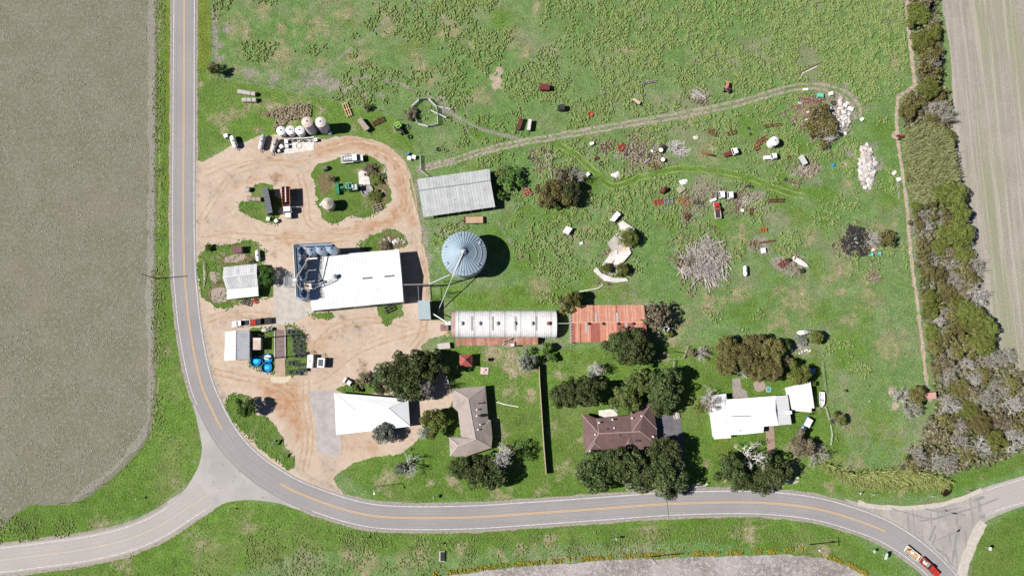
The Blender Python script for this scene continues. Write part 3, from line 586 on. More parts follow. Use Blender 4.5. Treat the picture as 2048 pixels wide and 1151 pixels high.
structure(strip(east_cl, -4.1, 4.1, .042, 'east_road', PALE, True))
structure(strip(cl_of([(1716, 1003), (1740, 1011), (1803, 1015), (1874, 1009), (1921, 997), (1966, 978)]), -.7, .7, .044, 'pale_shoulder', SHL, wob=.9))
structure(strip(cl_of([(1966, 1043), (1952, 1068), (1938, 1104), (1924, 1140), (1920, 1180)]), -1.4, 1.6, .044, 'pale_shoulder', SHL, wob=1.2))
structure(strip(main_cl, -3.85, 3.85, .052, 'main_road', ASPH, True))
TM = M('tyre_rubber_mark', c255(150, 147, 149), c255(174, 170, 172), scale=1.4, coord='pos')
for k, (px, w_) in enumerate([([(1838, 1042), (1870, 1036), (1905, 1026), (1944, 1016)], .28), ([(1944, 1016), (1975, 1004), (1998, 995)], .22), ([(1903, 1130), (1908, 1100), (1913, 1070), (1922, 1050)], .35), ([(1858, 1080), (1866, 1060), (1874, 1046)], .35), ([(1864, 1088), (1872, 1066)], .25), ([(1876, 1078), (1896, 1070), (1920, 1058)], .2), ([(1946, 1000), (1970, 992)], .5), ([(1960, 1034), (1974, 1030)], .6), ([(1850, 1016), (1880, 1022), (1920, 1014)], .25), ([(1890, 1020), (1930, 1030)], .2), ([(1784, 1016), (1830, 1030), (1862, 1036)], .2), ([(1872, 1096), (1894, 1112), (1900, 1128)], .3)]):
    structure(strip(cl_of(px, .8), -w_, w_, .048, 'tyre_mark', TM, wob=.5))
WT = M('wheel_track_dirt', c255(196, 166, 138), c255(208, 181, 155), scale=.5, lo=.4, hi=.55, coord='pos'); WP = M('wheel_track_pale', c255(220, 199, 178), c255(206, 180, 154), scale=.5, lo=.4, hi=.55, coord='pos')
for k, tr in enumerate([[(405, 350), (450, 330), (520, 315), (600, 318), (660, 300), (720, 288), (775, 306), (806, 350), (812, 410), (790, 448), (720, 462), (640, 470), (560, 476), (480, 472), (420, 465)], [(402, 440), (440, 380), (470, 345), (540, 326), (600, 330)], [(600, 345), (612, 400), (618, 445), (660, 462), (740, 456)], [(400, 470), (470, 460), (560, 468), (650, 478), (700, 476)], [(600, 940), (612, 880), (600, 820), (575, 780), (520, 762), (460, 750), (420, 740)], [(610, 940), (620, 880), (612, 800), (620, 720), (660, 660), (740, 640), (820, 650)], [(560, 770), (640, 755), (720, 700), (800, 670), (860, 655)], [(836, 470), (846, 540), (848, 600), (846, 660), (820, 700)], [(415, 640), (440, 630), (500, 628), (540, 632)], [(830, 430), (820, 370), (800, 320), (750, 296)]]):
    for off, mt in ((-.85, WT), (.85, WP if k % 3 == 0 else WT)): structure(strip(cl_of(tr), off-.24, off+.24, .036+.0012*k, 'wheel_track', mt, wob=1.1))
RUTM = M('rut_soil', c255(196, 184, 170), c255(160, 150, 132), scale=1.5, spot=c255(120, 140, 80), sscale=.9, slo=.5, shi=.62, coord='pos')
PG = M('pressed_grass', (.20, .265, .085), (.14, .22, .05), scale=1., spot=(.30, .28, .16), sscale=1.2, slo=.5, shi=.65, coord='pos')
LOOP = [(1112, 288), (1150, 308), (1190, 345), (1222, 372), (1255, 366), (1290, 352), (1350, 338), (1420, 340), (1500, 356), (1570, 384), (1610, 392)]
for off in (-.9, .9): structure(strip(cl_of(LOOP), off-.2, off+.2, .014, 'grass_rut', PG, wob=1.3))
for rt in (RUT_A, RUT_B): structure(strip(cl_of(rt), -.42, .42, .018, 'track_rut', RUTM, wob=1.0))
# paint
LW = M('white_road_paint', (.60, .595, .58), (.40, .395, .39), scale=1.2, coord='pos'); LY = M('yellow_road_paint', c255(250, 205, 140), c255(230, 190, 140), scale=2, coord='pos')
def line(cl, off, w_, mat, nm): structure(strip(cl, off-w_/2, off+w_/2, .058, nm, mat))
E = 3.35
line(main_cl, E, .2, LW, 'edge_line')                                  # outer (east / north) side, see sign below
line(sub(main_cl, (370, -160), (416, 800)), -E, .2, LW, 'edge_line')
line(sub(main_cl, (628, 998), (1975, 1290)), -E, .2, LW, 'edge_line')
for o in (-.19, .19):
    line(sub(main_cl, (370, -160), (443, 857)), o, .17, LY, 'centre_line'); line(sub(main_cl, (560, 966), (1770, 1062)), o, .17, LY, 'centre_line')
line(sub(west_cl, (-160, 1124), (345, 1034)), 3.4, .2, LW, 'edge_line'); line(sub(west_cl, (-160, 1124), (405, 997)), -3.4, .2, LW, 'edge_line')
line(sub(west_cl, (-160, 1124), (429, 981)), 0, .22, M('faded_yellow_paint', c255(226, 206, 180), c255(210, 196, 182), scale=1, coord='pos'), 'centre_line')
line(east_cl[2:], 3.3, .2, LW, 'edge_line'); line(east_cl[2:], -3.3, .2, LW, 'edge_line'); line(east_cl[14:], 0, .2, M('faded_yellow_paint', (0, 0, 0)), 'centre_line')
structure(strip(cl_of([(1331, 991), (1335, 1009), (1337, 1034)], .5), -.08, .08, .06, 'road_joint', DARK))
# ------------------------------------------------------------------ ground cover (nobody could count it)
def tufts(name, n, region, dens, mat, size, seed, hgt=.45, z=0., k=5):
    """Leafy clumps scattered over the site where dens(plan pixels) says."""
    r = np.random.default_rng(seed); x0, y0, x1, y1 = region; C = np.zeros((0, 2)); tries = 0
    while len(C) < n and tries < 40:
        q = np.column_stack([r.uniform(x0, x1, n), r.uniform(y0, y1, n)]); qp = pix(q)
        C = np.vstack([C, q[r.random(n) < dens(qp, q)]]); tries += 1
    C = C[:n]; n = len(C); s = size*(.55+.9*r.random(n)**1.5); a0 = r.random(n)*6.3
    ang = a0[:, None]+np.arange(k)[None]*2*np.pi/k
    def ring(rad, zz, tw):
        a = ang+tw; j = rad*(.7+.6*r.random((n, k)))
        return np.stack([C[:, :1]+s[:, None]*j*np.cos(a), C[:, 1:]+s[:, None]*j*np.sin(a), z+s[:, None]*hgt*zz*(.7+.6*r.random((n, k)))], 2)
    top = np.stack([C[:, 0]+s*.1*r.standard_normal(n), C[:, 1]+s*.1*r.standard_normal(n), z+s*hgt*(1+.5*r.random(n))], 1)[:, None]
    v = np.concatenate([ring(.5, 0, 0), ring(.52, .62, .4), top], 1); per = 2*k+1; b = (np.arange(n)*per)[:, None, None]
    i = np.arange(k); j = (i+1) % k
    lo = np.stack([np.stack([i, j, k+j], 1), np.stack([i, k+j, k+i], 1), np.stack([k+i, k+j, np.full(k, 2*k)], 1)], 0).reshape(-1, 3)
    f = (b+lo[None]).reshape(-1, 3)
    return link(name, npmesh(name, v.reshape(-1, 3), f, mat))
YP = [(372, 300), (420, 295), (480, 270), (650, 265), (760, 265), (815, 310), (835, 400), (870, 560), (870, 640), (900, 650), (850, 720), (910, 800), (850, 900), (690, 940), (690, 1000), (590, 960), (440, 860), (380, 700), (366, 500)]
HARD = [YP, [(903, 615), (1113, 615), (1113, 692), (903, 692)], [(1143, 605), (1298, 605), (1298, 688), (1143, 688)], [(834, 335), (992, 335), (992, 436), (834, 436)], [(1160, 798), (1318, 798), (1318, 908), (1160, 908)], [(1420, 785), (1632, 760), (1632, 880), (1420, 880)], [(898, 770), (986, 770), (986, 914), (898, 914)]]
track_lines = [(RUT_MID, 11), (Z2[2][2], 5), (Z2[4][2], 3), (Z1[8][2], 7), *[(e_[2], 8) for e_ in Z1 if e_[0] == 2 and e_[1] == 'l' and e_[3] > 5], (MAIN, 28), (WEST, 30), ([(1740, 1030), (1860, 1040), (1960, 1010), (2060, 985)], 30), ([(1900, 1150), (1910, 1060), (1900, 1030)], 32), ([(1330, 830), (1350, 990)], 24)]
def clear(px):
    ok = np.ones(len(px))
    for h in HARD: ok[inside(px, h)] = 0
    for l, r_ in track_lines: ok[segdist(px, l) < r_] = 0
    return ok
PAST = [(424, -80), (1822, -80), (1830, 170), (1795, 195), (1800, 320), (1820, 480), (1840, 640), (1850, 760), (1780, 880), (1700, 940), (1650, 830), (1640, 690), (1400, 680), (1330, 650), (1120, 610), (880, 590), (860, 450), (990, 430), (990, 340), (840, 330), (820, 250), (700, 205), (560, 175), (426, 140)]
def d_weed(px, q):
    x, y = px[:, 0], px[:, 1]
    m = fbm(q[:, 0]/11, q[:, 1]/11, 51, 6); m2 = fbm(q[:, 0]/1.6, q[:, 1]/1.6, 57, 2)
    b = np.clip((x-500)/900, .1, 1)*np.clip((330-y)/220, 0, 1)+.33*np.clip((y-150)/150, 0, 1)*np.clip((640-y)/90, 0, 1)*np.clip((x-820)/150, 0, 1)+.10
    b += .35*np.exp(-((x-900)/90)**2-((y-270)/60)**2)+.3*np.exp(-((x-1150)/90)**2-((y-500)/70)**2)
    b = np.clip(b*1.15, 0, 1)
    bare = np.clip(np.exp(-((x-994)/18)**2-((y-160)/18)**2)+np.exp(-((x-640)/50)**2-((y-160)/18)**2), 0, 1)
    return np.clip((m-.68+.36*b)*5, 0, 1)*np.clip(.25+(m2-.42)*4.5, 0, 1)*inside(px, PAST)*clear(px)*(1-bare)
WEED = leafmat('weed_leaf', [(.115, .175, .045), (.16, .225, .07), (.205, .275, .10), (.27, .325, .145)])
tag(tufts('weeds', 78000, (-100, -30, 150, 168), d_weed, WEED, .5, 5, .6), 'pale green leafy weed clumps covering the pasture', 'weeds', kind='stuff')
def d_verge(px, q):
    m = fbm(q[:, 0]/3.5, q[:, 1]/3.5, 61, 3); x, y = px[:, 0], px[:, 1]
    zone = (paint(px, Z1[:6])[:, 0] > .5) | (inside(px, PAST))
    return np.clip((m-.36)*4, 0, 1)*zone*clear(px)*np.where(inside(px, PAST), .5, .8)
tag(tufts('grass_tufts', 30000, (-180, -92, 180, 165), d_verge, leafmat('grass_blade', [(.085, .155, .02), (.125, .205, .036), (.175, .25, .065), (.22, .275, .10)]), .26, 6, .32), 'short dark green grass tufts on the verges and lawns', 'grass', kind='stuff')
def d_crop(px, q):
    m = fbm(q[:, 0]/5, q[:, 1]/5, 71, 4)
    return np.clip((m-.35)*3, .1, 1)*inside(px, [(-60, -80), (316, -80), (309, 790), (295, 868), (250, 930), (160, 998), (-60, 1010)])
tag(tufts('field_weeds', 15000, (-180, -70, -100, 165), d_crop, leafmat('field_weed', [(.12, .125, .075), (.18, .18, .125), (.26, .25, .20), (.38, .36, .32), (.46, .44, .40)]), .26, 8, .22, .012), 'small dry weeds and clods dotting the grey field', 'weeds', kind='stuff')
FL = [(845, 1150), (900, 1144), (1000, 1130), (1100, 1122), (1250, 1111), (1400, 1106), (1540, 1101), (1600, 1096), (1640, 1108), (1690, 1125), (1730, 1145), (1750, 1165)]
def d_fl(px, q): return (segdist(px, FL) < 4.5)*np.clip((fbm(q[:, 0]/2.5, q[:, 1]/2.5, 77, 4)-.38)*6, 0, 1)
tag(tufts('yellow_wildflowers', 2600, (-40, -75, 130, -35), d_fl, leafmat('yellow_flower', [(.09, .13, .03), (.17, .18, .03), (.34, .28, .03), (.22, .21, .04)]), .42, 9, .6), 'band of yellow wildflowers edging the ploughed field', 'flowers', kind='stuff')
def d_bank(px, q):
    return (inside(px, [(540, 1050), (900, 1075), (1100, 1062), (1500, 1050), (1640, 1075), (1640, 1100), (1100, 1116), (840, 1145), (500, 1165), (300, 1165), (420, 1110)]) | inside(px, [(-20, 1030), (150, 1040), (220, 1050), (120, 1078), (-20, 1088)]) | inside(px, [(306, -40), (330, -40), (330, 900), (300, 900)]))*np.clip((fbm(q[:, 0]/5, q[:, 1]/5, 87, 3)-.42)*6, 0, 1)
tag(tufts('bank_weeds', 7000, (-180, -95, 110, 165), d_bank, leafmat('bank_weed', [(.10, .16, .035), (.145, .215, .06), (.19, .255, .09), (.25, .28, .13)]), .42, 10, .32), 'tall rough weeds on the roadside bank', 'weeds', kind='stuff')
def d_dead(px, q):
    return inside(px, [(545, 220), (600, 208), (625, 212), (622, 235), (580, 240), (560, 262), (545, 258), (555, 238), (515, 226)])*1.
tag(tufts('dead_weeds', 800, (-100, 70, -45, 105), d_dead, leafmat('dead_weed', [(.13, .10, .06), (.2, .155, .105), (.25, .21, .15), (.13, .16, .05)]), .6, 12, .7), 'brown dead weeds behind the white upright tanks', 'weeds', kind='stuff')

def d_isl(px, q):
    o = np.zeros(len(px))
    for pl in ISLAND.values():
        i = inside(px, pl); d = segdist(px, list(pl)+[pl[0]]); o = np.maximum(o, np.where(i, .35, 0)+(d < 4)*.5)
    for h in HARD[1:]: o[inside(px, h)] = 0
    return o*(fbm(q[:, 0]/2, q[:, 1]/2, 91, 2) > .42)
tag(tufts('island_tufts', 5000, (-100, -70, -20, 60), d_isl, leafmat('island_blade', [(.06, .12, .018), (.10, .175, .032), (.15, .215, .065), (.24, .24, .13)]), .28, 16, .5, .045), 'rough grass tufts fringing the grass islands of the dirt yard', 'grass', kind='stuff')

JB = [(1280, 305, 40), (1300, 325, 24), (1255, 300, 20), (1370, 405, 26), (1400, 402, 22), (1430, 385, 20), (1480, 402, 30), (1515, 400, 20), (1620, 225, 44), (1650, 260, 34), (1600, 345, 26), (1620, 335, 22), (1405, 520, 56), (1590, 525, 26), (1235, 500, 26), (1225, 545, 22), (1715, 485, 36), (1372, 435, 16), (1080, 314, 26), (1212, 296, 16), (1402, 197, 18), (1750, 553, 14), (1138, 463, 14), (1232, 432, 14), (1050, 385, 14), (775, 620, 18), (1502, 487, 14)]
def d_junk(px, q):
    o = np.zeros(len(px)); w = fbm(q[:, 0]/3, q[:, 1]/3, 95, 3)-.5
    for x, y, r in JB: o = np.maximum(o, np.clip(1.3-np.hypot(px[:, 0]-x, px[:, 1]-y)/r+w*2.2, 0, 1))
    return o*clear(px)*.9
tag(tufts('dead_brush', 5200, (0, 0, 130, 105), d_junk, leafmat('dead_brush_leaf', [(.07, .05, .03), (.15, .115, .075), (.24, .195, .135), (.30, .27, .19), (.14, .18, .06)]), .5, 18, .6), 'dry brown brush grown up through the junk heaps', 'dry brush', kind='stuff')
# ================================================================== TREES
def leaf_mesh(name, seed, n, puffs, size, flat=.55, spread=.72, low=.25, shell=.72):
    """Unit crown (radius about 1, height 0..1): leaf-sized faces gathered in uneven puffs with gaps between."""
    r = np.random.default_rng(seed); c = []
    for k in range(puffs):
        a = r.uniform(0, 6.3); d = spread*math.sqrt(r.uniform(0, 1)); z = low+(1-low)*(.35+.62*math.sqrt(max(0, 1-d*d)))*r.uniform(.6, 1)
        c.append((d*math.cos(a), d*math.sin(a), min(z, .92), r.uniform(.13, .27 if puffs > 20 else .36)))
    c.append((0, 0, .72, .38)); c = np.array(c); wgt = c[:, 3]**2; ci = r.choice(len(c), n, p=wgt/wgt.sum())
    d = r.standard_normal((n, 3)); d[:, 2] = np.abs(d[:, 2])*1.0-.35; d /= np.linalg.norm(d, axis=1)[:, None]
    rad = c[ci, 3]*(shell+(1.05-shell)*r.random(n)); p = c[ci, :3]+d*rad[:, None]*np.array([1, 1, .85])
    nrm = d+.75*r.standard_normal((n, 3)); nrm[:, 2] += .35; nrm /= np.linalg.norm(nrm, axis=1)[:, None]
    t = np.cross(nrm, r.standard_normal((n, 3))); t /= np.linalg.norm(t, axis=1)[:, None]; b = np.cross(nrm, t)
    s = (size*(.5+.9*r.random(n)))[:, None]
    v = np.stack([p-t*s, p-b*s*.55, p+t*s, p+b*s*.55], 1).reshape(-1, 3); v[:, 2] = np.maximum(v[:, 2], .03)
    f = np.arange(4*n).reshape(-1, 4); return npmesh(name, v, f, WHITE)
def twig_mesh(name, seed, limbs=6, subs=6, tw=6, droop=.0, th=1., low=.15, flat=1.):
    """Unit branch work: limbs, branches and twigs as tapered three-sided rods."""
    q = random.Random(seed); segs = []
    def grow(p, d, L, r, lev):
        n = 3 if lev < 2 else 2; pts = [p]
        for i in range(n):
            d = (d+Vector((q.gauss(0, .22), q.gauss(0, .22), q.gauss(0, .16)+(.10 if lev == 0 else -.02-droop*lev)))).normalized(); p = p+d*L/n; pts.append(p)
        rr = [r*(1-.6*i/n) for i in range(n+1)]
        for i in range(n): segs.append((pts[i], pts[i+1], rr[i], rr[i+1]))
        if lev == 3: return
        k = (subs, tw, 3)[lev]
        for j in range(k):
            t = q.uniform(.25, 1)*n; i = min(int(t), n-1); b = pts[i].lerp(pts[i+1], t-i)
            a = Vector((q.gauss(0, 1), q.gauss(0, 1), q.gauss(.15, .5)*flat)).normalized()
            nd = (d*.75+a*.85).normalized()
            grow(b, nd, L*q.uniform(.45, .7), r*(.55, .6, .65)[lev], lev+1)
    for i in range(limbs):
        a = 6.283*i/limbs+q.uniform(-.3, .3); e = q.uniform(.25, .8)*flat
        grow(Vector((0, 0, low)), Vector((math.cos(a), math.sin(a), e)).normalized(), q.uniform(.5, .68), .024*th, 0)
    v = []; f = []
    for a, b, r1, r2 in segs:
        d = (b-a).normalized(); u = d.orthogonal().normalized(); w_ = d.cross(u); o = len(v)
        for p, r_ in ((a, r1), (b, r2)):
            for t in (0, 2.094, 4.189):
                x = p+(u*math.cos(t)+w_*math.sin(t))*r_; v.append((x.x, x.y, max(x.z, .02)))
        f += [(o, o+1, o+4, o+3), (o+1, o+2, o+5, o+4), (o+2, o, o+3, o+5)]
    return npmesh(name, np.array(v), np.array(f), WHITE)
def trunk_mesh(seed):
    q = random.Random(seed); m = MB()
    m.tube((0, 0, -.02), (.02, .01, .3), .075, .05, 8)
    for i in range(4):
        a = 1.57*i+q.uniform(-.4, .4); e = Vector((math.cos(a)*.4, math.sin(a)*.4, q.uniform(.5, .65)))
        m.tube((.02, .01, .26), e, .042, .016, 6)
    return m.mesh('trunk', WHITE)
TRUNK = [trunk_mesh(i) for i in range(3)]
OAKM = [leaf_mesh('crown', 100+i, 8000, 34+6*i, .042, spread=.8) for i in range(5)]
BUSHM = [leaf_mesh('crown', 120+i, 1900, 9+2*i, .10, low=.05) for i in range(4)]
THINM = [leaf_mesh('crown', 140+i, 1100, 14+2*i, .075, low=.1, shell=.4, spread=.8) for i in range(3)]
BAREM = [twig_mesh('branches', 160+i, 6+i % 2, 6, 6, th=1.35) for i in range(4)]
SPRAWLM = [twig_mesh('branches', 180+i, 5, 4, 5, .06, 1.35, .2, .7) for i in range(2)]
PILEM = twig_mesh('branches', 190, 12, 6, 5, .0, .9, .05, .35)
L_OAK = leafmat('oak_leaf', [(.019, .034, .010), (.048, .072, .022), (.098, .128, .046), (.215, .24, .118)])
L_OAKY = leafmat('oak_leaf_yellowish', [(.028, .044, .012), (.075, .10, .026), (.14, .168, .055), (.26, .275, .13)])
L_OLI = leafmat('juniper_leaf', [(0.0435, 0.0464, 0.0174), (0.102, 0.0957, 0.0319), (0.174, 0.152, 0.058), (0.275, 0.239, 0.116)])
L_OLG = leafmat('olive_leaf', [(0.0435, 0.0609, 0.0145), (0.0943, 0.119, 0.0261), (0.16, 0.181, 0.0435), (0.232, 0.239, 0.0798)])
L_GRY = leafmat('grey_green_leaf', [(0.0798, 0.0957, 0.0725), (0.145, 0.167, 0.131), (0.217, 0.239, 0.196), (0.319, 0.334, 0.29)])
L_BRN = leafmat('brown_leaf', [(0.0725, 0.0609, 0.0319), (0.145, 0.123, 0.0725), (0.232, 0.203, 0.131), (0.319, 0.275, 0.189)])
L_GRN = leafmat('green_shrub_leaf', [(0.0261, 0.0653, 0.0145), (0.058, 0.123, 0.0261), (0.109, 0.189, 0.0435), (0.174, 0.246, 0.0725)])
def twmat(name, a, b): return M(name, a, b, scale=4)
T_PALE = twmat('pale_twigs', (0.598, 0.572, 0.533), (0.429, 0.403, 0.377)); T_GREY = twmat('grey_twigs', (.44, .415, .36), (.31, .29, .25)); T_BRN = twmat('brown_twigs', (0.312, 0.26, 0.202), (0.208, 0.176, 0.137))
T_WHT = twmat('white_twigs', (0.78, 0.754, 0.715), (0.585, 0.559, 0.533)); T_GG = twmat('lichen_twigs', (0.494, 0.533, 0.468), (0.364, 0.39, 0.351))
def setmat(o, m): o.material_slots[0].link = 'OBJECT'; o.material_slots[0].material = m
def tree(px, py, r, h, label, leaf=None, twig=None, proto='oak', name='tree', group=None, rp=None, cat='tree', tscale=1., hc=.5):
    """px,py: plan pixel of the crown's middle; r: crown radius in pixels; h: height in metres."""
    p = G(px, py, h*hc); R_ = r*(G(px+1, py).x-G(px, py).x); q = random.Random(int(px*31+py*7))
    t = thing(name, label, cat, (p.x, p.y, 0), q.uniform(0, 6.28), group); t.scale = (1, 1, 1)
    def ch(nm, me, mat, sc):
        o = link(nm, me, t); setmat(o, mat); o.scale = sc; return o
    ch('trunk', q.choice(TRUNK), BARK, (R_*.8, R_*.8, h))
    if leaf:
        me = q.choice({'oak': OAKM, 'bush': BUSHM, 'thin': THINM}[proto]); ch('crown', me, leaf, (R_*1.04, R_*1.04, h))
    if twig:
        me = PILEM if proto == 'pile' else q.choice(SPRAWLM if proto == 'sprawl' else BAREM); k = R_*tscale*.92; ch('branches', me, twig, (k, k, h*.95 if proto != 'pile' else h))
    return t
# --- yard and garden trees -----------------------------------------
OAKS = 'live oaks round the houses'
for px, py, r, h, lb in [
 (775, 756, 29, 6.5, 'dark oak over the north edge of the white hip roof, beside brown scrub'),
 (806, 736, 29, 7.5, 'dark oak at the north tip of the grove behind the white hip roof'),
 (842, 733, 30, 8, 'dark oak in the grove, edging the bare dirt west of the red pavilion'),
 (872, 736, 25, 7, 'dark oak casting the big shadow towards the red pavilion'),
 (822, 772, 30, 7, 'dark oak over the north-east corner of the white hip roof'),
 (1256, 694, 33, 8, 'big dark oak overlapping the south side of the red barn'),
 (1228, 694, 24, 7, 'smaller dark oak beside the pale bush south of the red barn'),
 (1283, 702, 20, 6.5, 'dark oak at the south-east corner of the red barn'),
 (1118, 792, 20, 5, 'low dark oak nearest the long fence, west of the brown house'),
 (1142, 784, 26, 6, 'dark oak between the long fence and the brown roof'),
 (1182, 782, 27, 7, 'rounded oak beside the small white patio of the brown house'),
 (1248, 800, 28, 6.5, 'oak overhanging the notch of the brown roof'),
 (1274, 766, 24, 6.5, 'yellowish oak in the back garden of the brown house'),
 (1330, 776, 35, 8, 'broad oak north of the dark driveway'),
 (1318, 806, 22, 6.5, 'oak crown beside the north-east corner of the brown roof'),
 (1192, 940, 37, 8, 'westernmost oak of the dense row along the road'),
 (1228, 925, 30, 7.5, 'oak of the roadside row nearest the brown house front'),
 (1262, 938, 35, 8, 'oak in the middle of the dense row along the road'),
 (1325, 908, 32, 8, 'oak shading the dark driveway beside the brown house'),
 (1330, 952, 36, 8.5, 'big oak at the road end of the dark driveway'),
 (1298, 950, 24, 7.5, 'oak squeezed between the two largest of the roadside row'),
 (1452, 938, 28, 6.5, 'dark oak west of the white dead tree by the white house'),
 (1480, 962, 20, 6, 'dark oak by the road below the white dead tree'),
 (1545, 938, 30, 7, 'dark oak beside the brick garden path'),
 (1520, 962, 22, 6, 'dark oak over the pale driveway mouth'),
 (958, 938, 33, 7, 'oak in front of the grey-roofed house, broad crown'),
 (918, 934, 20, 5, 'small oak at the south-west corner of the grey-roofed house'),
 (985, 950, 26, 6.5, 'oak under the white bare branches in front of the grey-roofed house'),
]: tree(px, py, r*1.17, h*1.1, lb, L_OAKY if 'yellow' in lb or 'overhanging' in lb else L_OAK, None, 'oak', 'oak_tree', OAKS)
